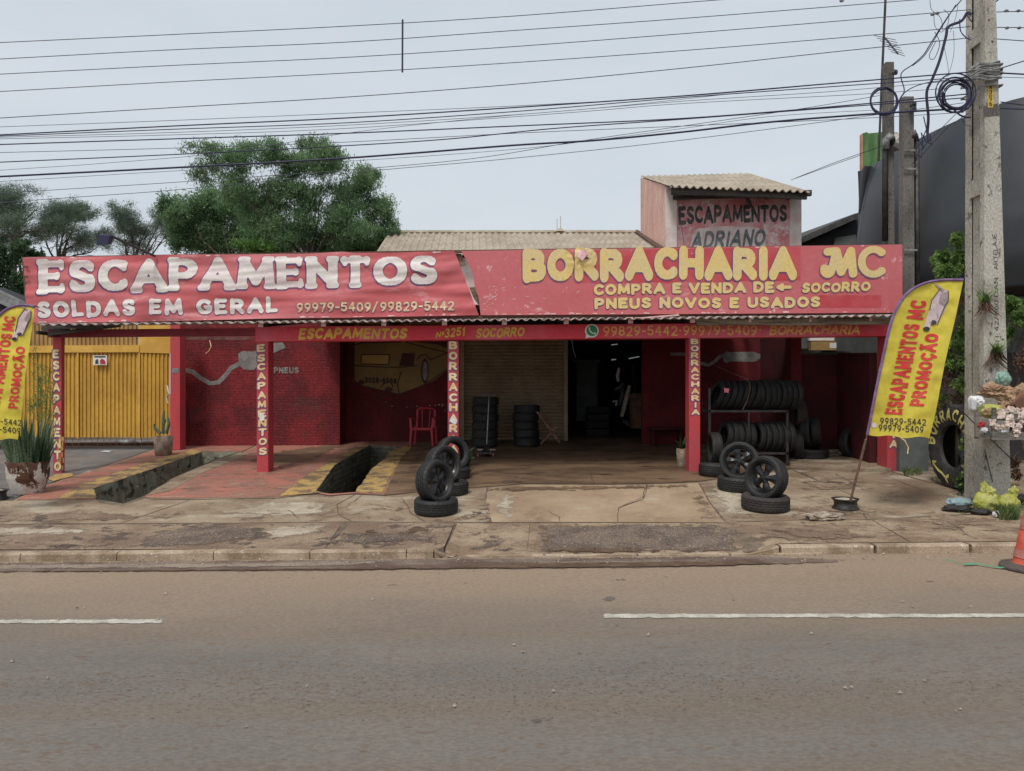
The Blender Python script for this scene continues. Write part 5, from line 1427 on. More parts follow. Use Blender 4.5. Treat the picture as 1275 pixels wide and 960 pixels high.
def lie(px, dd, me, label, yaw=0, dz=0.0, tilt=(0, 0), group=gl, W=.2, sc_=1.0):
    X = (px - CX) / F * dd
    return place_tyre(me, (X, dd, G(X, dd) + W * sc_ / 2 + .004 + dz), (R(90) + R(tilt[0]) + .06, R(tilt[1]), R(yaw)), label, group, sc_)
lie(543, 10.32, big, 'black tyre lying flat nearest the kerb, left of the drive', 10)
lie(559, 11.55, big, 'black tyre lying flat under the middle wheel left of the drive', 50)
lie(563.5, 12.95, big, 'black tyre lying flat at the back of the left pile', 80)
lie(953, 10.35, big_w, 'brownish worn tyre lying flat nearest the kerb, right of the drive', 20)
lie(918, 11.62, big, 'black tyre lying flat under the rear wheel right of the drive', 70)
lie(892, 13.0, big, 'black tyre lying flat beside the foot of the column left of the rack', 120)
wheel(541.5, 10.36, .425, 52, -7, 8, 'black alloy wheel standing nearest the kerb in the left pile', .98)
wheel(551.5, 11.6, .43, 48, -7, 30, 'black alloy wheel standing in the middle of the left pile')
X = (564 - CX) / F * 13.0
place_tyre(big, (X, 13.0, G(X, 13) + .42), (R(-10), 0, R(38)), 'black tyre without a rim standing at the back of the left pile', None)
wheel(954, 10.42, .425, -55, -6, 40, 'black alloy wheel standing on the brownish tyre nearest the kerb')
wheel(921, 11.72, .43, -22, -8, 0, 'black alloy wheel standing behind, in front of the rack, facing the street')
# a little plant behind the left pile
# tyre rack
rk = thing('tyre_rack', P(930, 579, 14.3), 'dark steel two-shelf rack full of tyres right of the drive', 'rack')
def rp_(px, py, d): return P(px, py, d)
for x, y0, d_ in ((883, 483, 14.0), (980, 512, 14.0), (884, 485, 14.55), (980, 512, 14.55)):
    a = P(x, y0, d_); mb = MB(); mb.bar(a, (a.x, a.y, G(a.x, a.y)), .04, .04, up=(0, 1, 0)); part('post', mb, m_darkmetal, rk)
for y, nm in ((512, 'shelf_bar'), (564.5, 'shelf_bar')):
    for d_ in (14.0, 14.5):
        a, b = P(882, y, 14.0), P(981, y, 14.0); a.y = b.y = d_
        mb = MB(); mb.bar(a, b, .04, .04); part('shelf_bar', mb, m_darkmetal, rk)
a = P(932, 512, 13.99); mb = MB(); mb.bar(a, a - Vector((0, 0, .55)), .03, .03, up=(0, 1, 0)); part('brace', mb, m_darkmetal, rk)
zt1, zt2 = P(0, 512, 14).z + .02, P(0, 564.5, 14).z + .02
ORD = ['first', 'second', 'third', 'fourth', 'fifth', 'sixth', 'seventh', 'eighth', 'ninth', 'tenth', 'last']
gu = 'tyres packed on the upper shelf of the rack'; gd = 'tyres packed on the lower shelf of the rack'
for i in range(7):
    x = P(889 + i * 7.6, 500, 14.25).x
    tilt = 21 - i * .8
    place_tyre(thin, (x + .04, 14.25 + .02 * (i % 2), zt1 + .30 * math.cos(R(tilt)) - .005), (R(0), R(random.uniform(0, 360)), 0), 'black leaning tyre, %s from the left end of the upper rack shelf' % ORD[i], gu)
    o = list(COL.objects)[-1]; o.rotation_mode = 'XYZ'; o.rotation_euler = (0, 0, 0)
    o.matrix_world = Matrix.Translation(o.location) @ Matrix.Rotation(R(tilt), 4, 'Y') @ Matrix.Rotation(R(90 + 8), 4, 'Z') @ Matrix.Rotation(random.uniform(0, 6), 4, 'Y') @ Matrix.Scale(.66, 4, (0, 1, 0))
for i in range(8):
    x = P(941.5 + i * 6.7, 500, 14.25).x
    o = place_tyre(thin, (x, 14.25, zt1 + .285), (0, 0, 0), 'black upright tyre, %s from the right end of the upper rack shelf' % ORD[7 - i], gu)
    o.matrix_world = Matrix.Translation(o.location) @ Matrix.Scale(random.uniform(.94, 1.03), 4) @ Matrix.Rotation(R(random.uniform(0, 4)), 4, 'Y') @ Matrix.Rotation(R(90 + 12), 4, 'Z') @ Matrix.Rotation(random.uniform(0, 6), 4, 'Y') @ Matrix.Scale(.66, 4, (0, 1, 0))
for i in range(11):
    x = P(903 + i * 7.2 + (5 if i > 4 else 0), 500, 14.25).x
    o = place_tyre(thin, (x, 14.25 + .01 * (i % 3), zt2 + .285), (0, 0, 0), 'black tyre, %s from the left end of the lower rack shelf' % ORD[i], gd)
    o.matrix_world = Matrix.Translation(o.location) @ Matrix.Scale(random.uniform(.92, 1.02), 4) @ Matrix.Rotation(R(8 - i * 1.5 if i < 5 else random.uniform(-3, 3)), 4, 'Y') @ Matrix.Rotation(R(90 + 8), 4, 'Z') @ Matrix.Rotation(random.uniform(0, 6), 4, 'Y') @ Matrix.Scale(.72, 4, (0, 1, 0))
a = P(890.5, 563, 13.55)
o = place_tyre(plain, (a.x, 13.55, G(a.x, 13.55) + .36), (0, 0, 0), 'black tyre standing on edge at the left end of the rack, tread to the street')
o.matrix_world = Matrix.Translation((a.x, 13.6, G(a.x, 13.6) + .39)) @ Matrix.Rotation(R(88), 4, 'Z')
mb = MB(); a = P(905, 487, 13.95); mb.sheet([P(901.5, 483, 13.93), P(908, 484, 13.93), P(907, 489.5, 13.93), P(905, 488.5, 13.93), P(902, 489, 13.93)])
mb2 = MB(); mb2.prism(mb.v, (0, .012, 0)); single('sticker', mb2, m_pink, 'small pink sticker on a leaning tyre of the upper shelf', 'sticker', fixn=True)
mb = MB(); mb.tube([P(890, 455, 14.9), P(915, 466, 14.2), P(930, 472, 13.95), P(933.5, 477, 13.93), P(934, 484, 13.9), P(930, 500, 13.9), P(924, 511, 13.9), P(928, 513, 13.9)], .009, 6)
single('bent_rod', mb, m_wire_mesh, 'thin bent rod hooked over the gap between the upper shelf tyres', 'rod')
# dark tyres in the right bay corner
gc = 'tyres kept in the dark right bay'
lie(1009, 14.75, plain, 'tyre lying flat on the floor right of the rack', 30, group=gc, sc_=1.15)
for px, d_, up_, yw, lb in ((993, 14.6, .32, 75, 'black tyre standing on edge just right of the rack, low'), (1004, 14.75, .55, 60, 'black tyre standing on the flat tyre right of the rack'), (1014, 14.85, .53, 75, 'outer black tyre standing on the flat tyre in the right bay'), (994, 14.75, .93, 88, 'worn tyre balanced highest, right of the rack'), (1059, 14.8, .31, 35, 'black tyre standing alone against the side wall of the right bay')):
    X = (px - CX) / F * d_
    place_tyre(plain if 'worn' not in lb else tyre_me('pw', .27, .17, .2, m_tyre_w, seg=40), (X, d_, G(X, d_) + up_), (R(-4), 0, R(yw)), lb, gc)
# rags and rubble on the raised slab
mb = MB(); X, Y = gp(1038, 570); mb.blob((X, Y, G(X, Y) + .09), (.32, .12, .06), .7, 4, 3, 4); single('rag', mb, m_rubble, 'crumpled dusty rag on the floor of the right bay', 'rag', smooth=False)
mb = MB(); X, Y = gp(1075, 570); mb.blob((X, Y, G(X, Y) + .08), (.55, .2, .09), .5, 9, 3, 3); single('rubble_heap', mb, m_oil, 'low heap of dirt beside the rag in the right bay', 'rubble', smooth=False)
mb = MB(); X, Y = gp(1030, 649); mb.blob((X, Y + .1, G(X, Y) + .045), (.25, .12, .055), .5, 12, 3, 4, flat=G(X, Y)); single('concrete_chunk', mb, m_rubble, 'flat broken lump of concrete on the pavement beside the flag base', 'rubble', smooth=False)
# stacks of tyres in front of the shutter
gs1 = 'tyres stacked in front of the shutter, left stack'; gs2 = 'tyres stacked in front of the shutter, right stack'
for i in range(6):
    X = (604 - CX) / F * 17.2
    o = place_tyre(plain, (X + random.uniform(-.02, .02), 17.2, G(X, 17.2) + .10 + i * .19), (R(90), 0, R(random.uniform(0, 360))), 'tyre %s from the floor in the taller stack behind the jack' % ORD[i], gs1, 1.03)
    if i < 5:
        X = (655 - CX) / F * 17.2
        place_tyre(plain, (X + random.uniform(-.02, .02), 17.2, G(X, 17.2) + .10 + i * .19), (R(90), 0, R(random.uniform(0, 360))), 'tyre %s from the floor in the lower stack beside the folding chair' % ORD[i], gs2, 1.02)
# trolley jack standing before the shutter
X = (605 - CX) / F * 15.6; Y = 15.6; g0 = G(X, Y)
jk = thing('trolley_jack', (X, Y, g0), 'black trolley jack with its pale handle standing upright before the shutter', 'jack')
mb = MB(); mb.box((X - .13, Y - .2, g0 + .05), (X - .09, Y + .3, g0 + .13)); mb.box((X + .09, Y - .2, g0 + .05), (X + .13, Y + .3, g0 + .13)); mb.box((X - .09, Y - .16, g0 + .06), (X + .09, Y + .2, g0 + .10)); mb.bar((X, Y - .1, g0 + .1), (X, Y + .15, g0 + .22), .07, .05); part('body', mb, m_darkmetal, jk)
for sx in (-1, 1):
    for sy in (-.17, .25):
        mb = MB(); mb.tube([(X + sx * .14, Y + sy, g0 + .045), (X + sx * .18, Y + sy, g0 + .045)], .042, 12); part('wheel', mb, m_wood_b if sy < 0 else m_darkmetal, jk)
mb = MB(); mb.tube([P(606, 553, 15.6), P(609, 493, 15.9)], .014, 6); mb.tube([P(601, 493, 15.9), P(617, 492.5, 15.9)], .014, 6); part('handle', mb, m_steel, jk)
mb = MB(); mb.box((X - .17, Y - .21, g0 + .14), (X - .06, Y - .19, g0 + .17)); mb.box((X + .09, Y - .21, g0 + .14), (X + .2, Y - .19, g0 + .17)); part('cross_bar', mb, m_steel, jk)
# wooden folding chair
fc = thing('folding_chair', P(684, 553, 16.4), 'brown wooden folding chair seen from the side by the shutter', 'chair')
for dz_ in (0, .36):
    mb = MB(); q = lambda x, y: P(x, y, 16.2 + dz_)
    for a_, b_ in (((668, 512), (697, 551)), ((673, 553), (694, 530))): mb.bar(q(*a_), q(*b_), .03, .035)
    part('leg_frame', mb, m_wood_b, fc)
for k in range(5):
    mb = MB(); a_ = P(681 + k * 3.2, 531 - k * .1, 16.2); mb.bar(a_, a_ + Vector((0, .37, 0)), .045, .015); part('seat_slat', mb, m_wood_b, fc)
for k in range(2):
    mb = MB(); a_ = P(670 + k * 4, 514.5 + k * 5.4, 16.2); mb.bar(a_, a_ + Vector((0, .37, 0)), .02, .06); part('back_slat', mb, m_wood_b, fc)
# red plastic armchair
X = (527.5 - CX) / F * 17.5; Y = 17.5; g0 = G(X, Y)
ch = thing('plastic_armchair', (X, Y, g0), 'red plastic armchair against the wall under the painted car', 'chair')
ch.rotation_euler = (0, 0, R(-6)); ORG[ch.name] = Vector((0, 0, 0))
mb = MB(); mb.grid(lambda u, v: Vector((lerp(-.23, .23, u), lerp(-.22, .22, v), .42 - .02 * math.sin(u * math.pi) - .015 * v)), 8, 6)
mb.box((-.24, -.235, .37), (.24, -.215, .425)); o = part('seat', mb, m_chair, ch, local=True)
for sx in (-1, 1):
    for sy, tp in ((-.22, .42), (.21, .44)):
        mb = MB(); w0, w1 = .055, .035
        b_ = Vector((sx * .27, sy * 1.12, 0)); t_ = Vector((sx * .235, sy, tp))
        vs = [b_ + Vector((a_ * w1 / 2, c_ * w1 / 2, 0)) for a_, c_ in ((-1,-1),(1,-1),(1,1),(-1,1))] + [t_ + Vector((a_ * w0 / 2, c_ * w0 / 2, 0)) for a_, c_ in ((-1,-1),(1,-1),(1,1),(-1,1))]
        mb.add(vs, [(0,3,2,1),(4,5,6,7),(0,1,5,4),(1,2,6,5),(2,3,7,6),(3,0,4,7)]); part('leg', mb, m_chair, ch, local=True)
    mb = MB(); mb.bar((sx * .25, -.22, .42), (sx * .27, -.20, .63), .05, .03, up=(0, 1, 0)); mb.bar((sx * .27, -.23, .64), (sx * .25, .20, .66), .055, .022); part('armrest', mb, m_chair, ch, local=True)
    mb = MB(); mb.bar((sx * .21, .20, .42), (sx * .21, .27, .82), .045, .025, up=(0, 1, 0)); part('back_post', mb, m_chair, ch, local=True)
mb = MB(); mb.tube([Vector((.22 * math.cos(R(a_)), .26 + .02, .80 + .07 * math.sin(R(a_)))) for a_ in range(0, 181, 15)], .022, 6); part('back_top', mb, m_chair, ch, local=True)
for k in (-1, 1):
    mb = MB(); mb.bar((k * .08, .205, .42), (k * .10, .275, .86), .018, .012, up=(0, 1, 0)); part('back_slat', mb, m_chair, ch, local=True)
m_terra_d = M('dark_brown_pot', (.10, .045, .032), (.15, .075, .05), 5, .9, .004, 30, fine=.2)
m_tyre_y = M('yellow_tyre_paint', (.68, .62, .20), (.58, .52, .16), 6, .7, fine=.1)
# ------------------------------------------------ small potted plants
def pot(name, px, d_, r, h, mat, label, cat='planter', taper=.75, rag=0):
    X = (px - CX) / F * d_; z0 = G(X, d_)
    t = thing(name, (X, d_, z0), label, cat)
    mb = MB()
    n = 36; vs = []; prof = [(r * taper * .9, 0), (r * taper, .02), (r * .93, h * .5), (r, h), (r * .93, h), (r * .9, h * .85)]
    for i, (rr, z) in enumerate(prof):
        for k in range(n):
            a = 2 * math.pi * k / n
            zz = z + (rag * noise.noise(Vector((math.cos(a) * 2, math.sin(a) * 2, 3))) if i >= 3 else 0)
            vs.append((X + rr * math.cos(a), d_ + rr * math.sin(a), z0 + zz))
    mb.add(vs, [(i*n+k, i*n+(k+1) % n, (i+1)*n+(k+1) % n, (i+1)*n+k) for i in range(5) for k in range(n)] + [tuple(5 * n + k for k in range(n))])
    part('pot', mb, mat, t, smooth=True)
    return t, Vector((X, d_, z0 + h * .85))
t, c = pot('snake_plant_planter', 35, 11.9, .29, .50, m_terra_d, 'big flaking white pot of snake plants at the left edge behind the flag', 'planter', .70, .05)
mb = MB(); px_, py_, pz_ = c.x, c.y, c.z - .425
nA, nZ = 120, 30
pf_ = lambda z: interp(z, [(0, .20), (.04, .215), (.25, .285), (.50, .305)])
for i_ in range(nA):
    for j_ in range(nZ):
        a0_, a1_ = 2 * math.pi * i_ / nA, 2 * math.pi * (i_ + 1) / nA
        z0_, z1_ = .5 * j_ / nZ, .5 * (j_ + 1) / nZ
        am = (a0_ + a1_) / 2; zm = (z0_ + z1_) / 2
        lim = .36 + .07 * math.sin(am * 9) + .10 * noise.noise(Vector((math.cos(am) * 3, math.sin(am) * 3, 1))) + .05 * math.sin(am * 23)
        left = 3.4 < am < 4.8 and zm > .16 + .1 * noise.noise(Vector((am * 4, zm * 9, 2)))
        if zm < lim or left:
            V_ = lambda a_, z_: (px_ + (pf_(z_) + .006) * math.cos(a_), py_ + (pf_(z_) + .006) * math.sin(a_), pz_ + z_)
            mb.add([V_(a0_, z0_), V_(a1_, z0_), V_(a1_, z1_), V_(a0_, z1_)], [(0, 1, 2, 3)])
part('white_coat', mb, m_potw, t)
def blade(mb, base, h, lean, az, w, n=6):
    vs = []
    for i in range(n + 1):
        s_ = i / n
        ww = w * (1 - s_ ** 2.2) * (1 - .25 * (1 - s_)) + .002
        o_ = lean * h * s_ ** 1.6
        p = base + Vector((math.cos(az) * o_, math.sin(az) * o_, h * s_ * (1 - .12 * lean * s_)))
        side = Vector((-math.sin(az + .8), math.cos(az + .8), 0))
        vs += [p - side * ww, p + Vector((math.cos(az), math.sin(az), 0)) * ww * .35, p + side * ww]
    mb.add(vs, [(i*3+k, i*3+k+1, (i+1)*3+k+1, (i+1)*3+k) for i in range(n) for k in range(2)])
for k in range(150):
    a = random.uniform(0, 6.28); rr = .28 * math.sqrt(random.random())
    mb = MB(); blade(mb, c + Vector((rr * math.cos(a), rr * math.sin(a), -.05)), random.uniform(.45, .92), random.uniform(.02, .36) * (.3 + rr / .28), a + random.uniform(-.5, .5), random.uniform(.020, .036))
    part('blade', mb, m_snake, t)
t, c = pot('cactus_pot', 203.5, 16.2, .20, .42, m_terra, 'weathered pot with a thin cactus by the red pier at the gate', 'planter', .85)
mb = MB()
for px, pts in ((0, [(203, 540), (203, 525), (204, 511)]), (0, [(200, 540), (193, 533), (192, 528)]), (0, [(207, 540), (210, 528), (209, 520)]), (0, [(203, 530), (206, 522)])):
    mb.tube([P(x, y, 16.2) for x, y in pts], [.035] * (len(pts) - 1) + [.02], 7)
part('cactus', mb, m_snake, t)
t, c = pot('pot_by_column', 849.5, 14.0, .11, .34, m_terra, 'small pot with a leafy plant at the left foot of the column by the rack', 'planter', .9)
mb = MB()
for k in range(30): blade(mb, c, random.uniform(.12, .34), random.uniform(.3, 1.2), random.uniform(0, 6.28), .018)
part('leaves', mb, m_leafd, t)
X = (583 - CX) / F * 13.2
pt = thing('small_plant', (X, 13.2, G(X, 13.2)), 'little green plant tucked behind the left pile of tyres', 'plant')
mb = MB()
for k in range(40): blade(mb, Vector((X, 13.2, G(X, 13.2) + random.uniform(0, .4))), random.uniform(.06, .16), 1, random.uniform(0, 6.28), .022)
part('leaves', mb, m_leafd, pt)

# ------------------------------------------------ feather flags
def flag(name, spine, bottom_right, top_right, dd, label, base_px, dx=0.0, wav=1.0, rod=None):
    def FM(px, py, e=0.0):
        wv = .035 * wav * math.sin(px * .06 + py * .021) + .03 * noise.noise(Vector((px * .03, py * .018, 2.0))) + .018 * noise.noise(Vector((px * .07 + py * .05, py * .07 - px * .05, 7.0)))
        return P(px, py, dd + wv - e)
    X, Y = gp(*base_px)
    t = thing(name, (X, Y, G(X, Y)), label, 'flag')
    mb = MB()
    def sp(v):
        k = v * (len(spine) - 1); i = min(int(k), len(spine) - 2); f = k - i
        q = [Vector(spine[max(i - 1, 0)]), Vector(spine[i]), Vector(spine[i + 1]), Vector(spine[min(i + 2, len(spine) - 1)])]
        return .5 * ((2 * q[1]) + (q[2] - q[0]) * f + (2 * q[0] - 5 * q[1] + 4 * q[2] - q[3]) * f * f + (3 * q[1] - q[0] - 3 * q[2] + q[3]) * f ** 3)
    def fn(u, v):
        a = sp(v); b = Vector(bottom_right).lerp(Vector(top_right), v)
        b.x += 1.2 * math.sin(v * 9) * (1 - v)
        p = a.lerp(b, u); p.y += (4 * u * (1 - u) + 1.2 * math.sin(u * 13)) * (1 - v) ** 3
        return FM(p.x, p.y)
    mb.grid(fn, 26, 60); cl_ = part('cloth', mb, m_flag, t, smooth=True)
    mb = MB(); mb.tube([FM(*sp(i / 50), .004) for i in range(51)], .020, 6); part('sleeve', mb, m_purple, t)
    mb = MB(); mb.tube([FM(spine[0][0], spine[0][1], 0)] + [P(*q, dd + k * .02) for k, q in enumerate(rod)], .017, 7); part('rod', mb, m_rust, t)
    # rim filled with cement as a base
    mb = MB(); mb.lathe([(.17, 0), (.175, .02), (.15, .05), (.145, .10), (.165, .13), (.178, .14), (.178, .152), (.158, .148), (.14, .12), (0, .12)], 24, c=(X, Y, G(X, Y)))
    part('rim_base', mb, m_darkmetal, t, smooth=True)
    mb = MB(); mb.blob((X, Y, G(X, Y) + .12), (.13, .13, .035), .4, 5, 2); part('cement', mb, m_conc_pale, t)
    return t, cl_, FM
ft, fcl, FM = flag('feather_flag', [(1080, 541), (1086, 511), (1093, 475), (1101, 438), (1108, 407), (1117, 383), (1130, 365), (1148, 354), (1170, 349), (1199.5, 348.5)], (1157, 545), (1199.5, 349), 10.0, 'large yellow feather flag leaning on a rod in a wheel rim, right of the drive', (1052.5, 634), rod=[(1078, 548), (1070, 580), (1059, 624)])
lettering('lettering', fcl, m_flagred, 'ESCAPAMENTOS', (1123.5, 516.5), (1147, 404), 22.5, FM, .008, th=.30, serif=.07, hk=.6, gap=.10, up=(-1, -.06), n=20, h1=21.5)
lettering('lettering', fcl, m_flagred, 'MC', (1149.5, 398.5), (1155.5, 374.5), 21.5, FM, .008, th=.30, serif=.07, hk=.6, gap=.10, up=(-1, -.06), n=20)
lettering('lettering', fcl, m_flagred, 'PROMO\u00c7\u00c3O', (1150.5, 506), (1170.5, 416), 18.5, FM, .008, th=.30, serif=.07, hk=.6, gap=.10, up=(-1, -.06), n=20)
lettering('lettering', fcl, m_black_t, '99829-5442', (1096, 528), (1153, 530), 8.2, FM, .008, th=.15, gap=.16, up=(0, -1), n=16)
lettering('lettering', fcl, m_black_t, '99979-5409', (1094, 536.5), (1150, 539), 8.2, FM, .008, th=.15, gap=.16, up=(0, -1), n=16)
flat(fcl, 'phone_mark', m_let_w, disc_pts(1088.5, 529.5, 3.2, 3.4, 12), FM, .008)
def muff(par, mp, ox, oy, k=1.0):
    T = lambda L_: [(ox + x * k, oy + y * k) for x, y in L_]
    flat(par, 'printed_muffler', m_muff1, T([(1155, 397), (1160, 374), (1171, 359), (1181, 362), (1181, 374), (1175, 390), (1169, 398)]), mp, .008)
    flat(par, 'printed_muffler_shade', m_muff2, T([(1166, 392), (1171, 366), (1180, 363), (1180.5, 375), (1174, 390), (1168, 397)]), mp, .010)
    flat(par, 'printed_pipe', m_muff1, T([(1149, 410), (1157, 386), (1163, 388), (1157, 412)]), mp, .012)
    flat(par, 'printed_pipe', m_muff1, T([(1158, 400), (1168, 378), (1176, 382), (1167, 404)]), mp, .012)
    flat(par, 'printed_pipe', m_muff2, T([(1164, 354), (1166, 353), (1176, 361), (1173, 364)]), mp, .012)
    flat(par, 'printed_tailpipe', m_black_t, T(disc_pts(1162, 401.5, 4.3, 3.0, 14)), mp, .014)
    flat(par, 'printed_tailpipe', m_black_t, T(disc_pts(1153.5, 409.5, 4.3, 3.0, 14)), mp, .014)
    mbx = MB()
    for q in ([(1155, 397), (1160, 374), (1171, 359)], [(1167, 404), (1176, 382), (1181, 374), (1181, 362)]): pline(mbx, T(q), .45, mp, .016)
    part('printed_outline', mbx, m_black_t, par)
muff(fcl, FM, 0, 0)
mb = MB(); mb.tube([P(1119, 543, 9.9), P(1127, 549, 9.9), P(1131, 557, 9.9), P(1130, 565, 9.9)], .008, 5); single('cloth_strip', mb, m_let_c, 'pale torn strip hanging from the bottom edge of the right flag', 'strip')
f2, fc2, FM2 = flag('feather_flag', [(-44, 545), (-36, 510), (-28, 470), (-20, 435), (-12, 410), (-3, 395), (9, 385), (22, 380.5), (34, 380), (43, 382)], (22, 547), (43, 382), 10.3, 'yellow feather flag cut off by the left edge of the view, before the snake plants', (-6, 622), rod=[(-46, 552), (-40, 580), (-10, 614)], wav=.8)
lettering('lettering', fc2, m_flagred, 'ESCAPAMENTOS MC', (-3, 521), (20, 394), 15, FM2, .008, th=.28, serif=.06, hk=.6, gap=.10, up=(-1, -.06), n=18, space=.3)
lettering('lettering', fc2, m_flagred, 'PROMO\u00c7\u00c3O', (22, 509), (32, 432), 12.5, FM2, .008, th=.28, serif=.06, hk=.6, gap=.10, up=(-1, -.06), n=18)
lettering('lettering', fc2, m_black_t, '99829-5442', (-27, 526), (26.5, 530.5), 7.5, FM2, .008, th=.15, gap=.16, up=(0, -1), n=16)
lettering('lettering', fc2, m_black_t, '99979-5409', (-29, 536), (25.5, 540.5), 7.5, FM2, .008, th=.15, gap=.16, up=(0, -1), n=16)
muff(fc2, FM2, -1155 * .75 + 19, -400 * .75 + 415, .75)
mb = MB(); mb.tube([P(40, 382, 10.3), P(46, 381, 10.3), P(49, 383, 10.3)], .008, 5); single('flag_clip', mb, m_darkmetal, 'small dark clip at the tip of the left flag', 'clip')

# ------------------------------------------------ big painted tyre
bt_o, bt_i, bt_w = .655, .33, .42
Xb = 6.98; Yb = 11.55
bt = thing('painted_truck_tyre', (Xb, Yb, G(Xb, Yb)), 'huge old tyre with a yellow hand-painted word, standing by the big pole', 'tyre')
bt.rotation_euler = (0, R(-2), R(-91)); ORG[bt.name] = Vector((0, 0, 0))
me = tyre_mesh(bt_o, bt_i, bt_w, seg=90, lug=.016, name='carcass'); me.materials.append(m_tyre_old)
o = bpy.data.objects.new('carcass', me); COL.objects.link(o); o.parent = bt; o.location = (0, 0, bt_o)
def ring(px, py, e):       # px: angle in degrees clockwise from straight up, py: radius
    a = R(90 - px)
    prof_t = (py - bt_i) / (bt_o - bt_i)
    y = -bt_w / 2 * interp(prof_t, [(0, .62), (.30, .97), (.55, 1), (.78, .96), (1, .7)])
    return Vector((py * math.cos(a), y - e - .004, bt_o + py * math.sin(a)))
mb = MB()
word = 'BORRACHARIA'
for i, chh in enumerate(word):
    a0 = -88 + i * 20.5
    mb2 = MB()
    text(mb2, chh, (a0, .40), (a0 + (15 if chh != 'I' else 5), .40), -.20, ring, .004, th=.22, jit=.06, seed=i, n=14)
    mb.add(mb2.v, mb2.f)
part('lettering', mb, m_tyre_y, bt, local=True)
mb = MB()
def ringl(pts, wd):
    for (a0, r0), (a1, r1) in zip(pts, pts[1:]):
        k = wd / .5 * 57.3 * .5
        if abs(a1 - a0) > abs(r1 - r0) * 100: mb.sheet([ring(a0, r0 - wd, .004), ring(a1, r1 - wd, .004), ring(a1, r1 + wd, .004), ring(a0, r0 + wd, .004)])
        else: mb.sheet([ring(a0 - k, r0, .004), ring(a1 - k, r1, .004), ring(a1 + k, r1, .004), ring(a0 + k, r0, .004)])
ringl([(-168, .50), (-155, .47), (-142, .49), (-130, .51), (-118, .52)], .018)
ringl([(-118, .52), (-128, .58)], .02); ringl([(-118, .52), (-126, .45)], .02); ringl([(-168, .50), (-176, .56)], .03); ringl([(-168, .50), (-178, .46)], .03)
part('painted_arrow', mb, m_tyre_y, bt, local=True)
# ================================================ POLES, CABLES
def taperbox(mb, x0, x1, y0, y1, z0, z1, tx, ty=None):
    ty = tx if ty is None else ty
    cx = (x0 + x1) / 2; 
    vs = []
    for z, k in ((z0, 1.0), (z1, tx)):
        vs += [(cx + (x0 - cx) * k, y0, z), (cx + (x1 - cx) * k, y0, z), (cx + (x1 - cx) * k, y1, z), (cx + (x0 - cx) * k, y1, z)]
    mb.add(vs, [(0,3,2,1),(4,5,6,7),(0,1,5,4),(1,2,6,5),(2,3,7,6),(3,0,4,7)])
dp = 10.4
bp = thing('utility_pole', P(1234, 625, dp), 'big pale concrete utility pole at the right with cables, stencils and a rubbish crate', 'utility pole')
zb, ztp = G(6.5, dp) - .05, 9.6
def PX(x, z, lft):  # pole edges in px as function of height (straight taper)
    py = HZ - (z - CZ) * F / dp
    if lft: return (lerp(1224.5, 1226.5, (600 - py) / 600) - CX) / F * dp
    return (lerp(1258.5, 1240.0, (600 - py) / 600) - CX) / F * dp
mb = MB(); vs = []
for z in (zb, ztp): vs += [(PX(0, z, True), dp, z), (PX(0, z, False), dp, z), (PX(0, z, False), dp + .10, z), (PX(0, z, True), dp + .10, z)]
mb.add(vs, [(0,3,2,1),(4,5,6,7),(0,1,5,4),(1,2,6,5),(2,3,7,6),(3,0,4,7)])
pf = part('front_flange', mb, m_pole, bp, fixn=True)
mb = MB(); vs = []
for z in (zb, ztp): vs += [(PX(0, z, True) + .05, dp + .10, z), (PX(0, z, False) - .05, dp + .10, z), (PX(0, z, False) - .05, dp + .34, z), (PX(0, z, True) + .05, dp + .34, z)]
mb.add(vs, [(0,3,2,1),(4,5,6,7),(0,1,5,4),(1,2,6,5),(2,3,7,6),(3,0,4,7)])
part('web', mb, m_pole, bp, fixn=True)
mb = MB(); vs = []
for z in (zb, ztp): vs += [(PX(0, z, True), dp + .34, z), (PX(0, z, False), dp + .34, z), (PX(0, z, False), dp + .44, z), (PX(0, z, True), dp + .44, z)]
mb.add(vs, [(0,3,2,1),(4,5,6,7),(0,1,5,4),(1,2,6,5),(2,3,7,6),(3,0,4,7)])
part('rear_flange', mb, m_pole, bp, fixn=True)
mb = MB()
for zz in (zb, 4.6, 6.75, 8.3):      # solid stretches between the recesses of the side
    h = 1.4 if zz == zb else .25
    mb.box((PX(0, zz, True) + .004, dp + .1, zz), (PX(0, zz, True) + .052, dp + .34, zz + h))
part('side_rib', mb, m_pole, bp)
mb = MB()
for i in range(26):
    z = 2.2 + i * .3; x = lerp(PX(0, z, True), PX(0, z, False), .62 if i % 2 else .35)
    if z < 6.2: continue
    mb.tube([(x, dp - .002, z), (x, dp + .02, z)], .016, 8)
part('bolt_hole', mb, m_black_t, bp)
PP_ = plane(dp, 0)
lettering('stencil', pf, m_black_t, 'ARTELAJE', (1242.5, 336), (1240.5, 291), 5.0, PP_, .004, th=.10, up=(-1, 0), n=14)
lettering('stencil', pf, m_black_t, '42/600 DAN', (1243.5, 412), (1242.5, 346), 5.0, PP_, .004, th=.10, up=(-1, 0), n=14, space=.4)
lettering('stencil', pf, m_black_t, 'BARLOSOM041 1', (1244.5, 482), (1244, 418), 5.0, PP_, .004, th=.10, up=(-1, 0), n=14, space=.4)
pl_ = flat(pf, 'number_plate', m_plate, [(1229.5, 106), (1236.3, 106), (1236.3, 134), (1229.5, 134)], PP_, .006)
for i, c_ in enumerate('43075'):
    lettering('plate_digit', pl_, m_black_t, c_, (1231, 111.5 + i * 5.2), (1235, 111.5 + i * 5.2), 4.2, PP_, .010, th=.16, up=(0, -1), n=12)
flat(pf, 'old_paint_patch', m_pole_d, [(1224, 132), (1242, 129), (1242.5, 144), (1224.5, 146)], PP_, .003)
mb = MB()
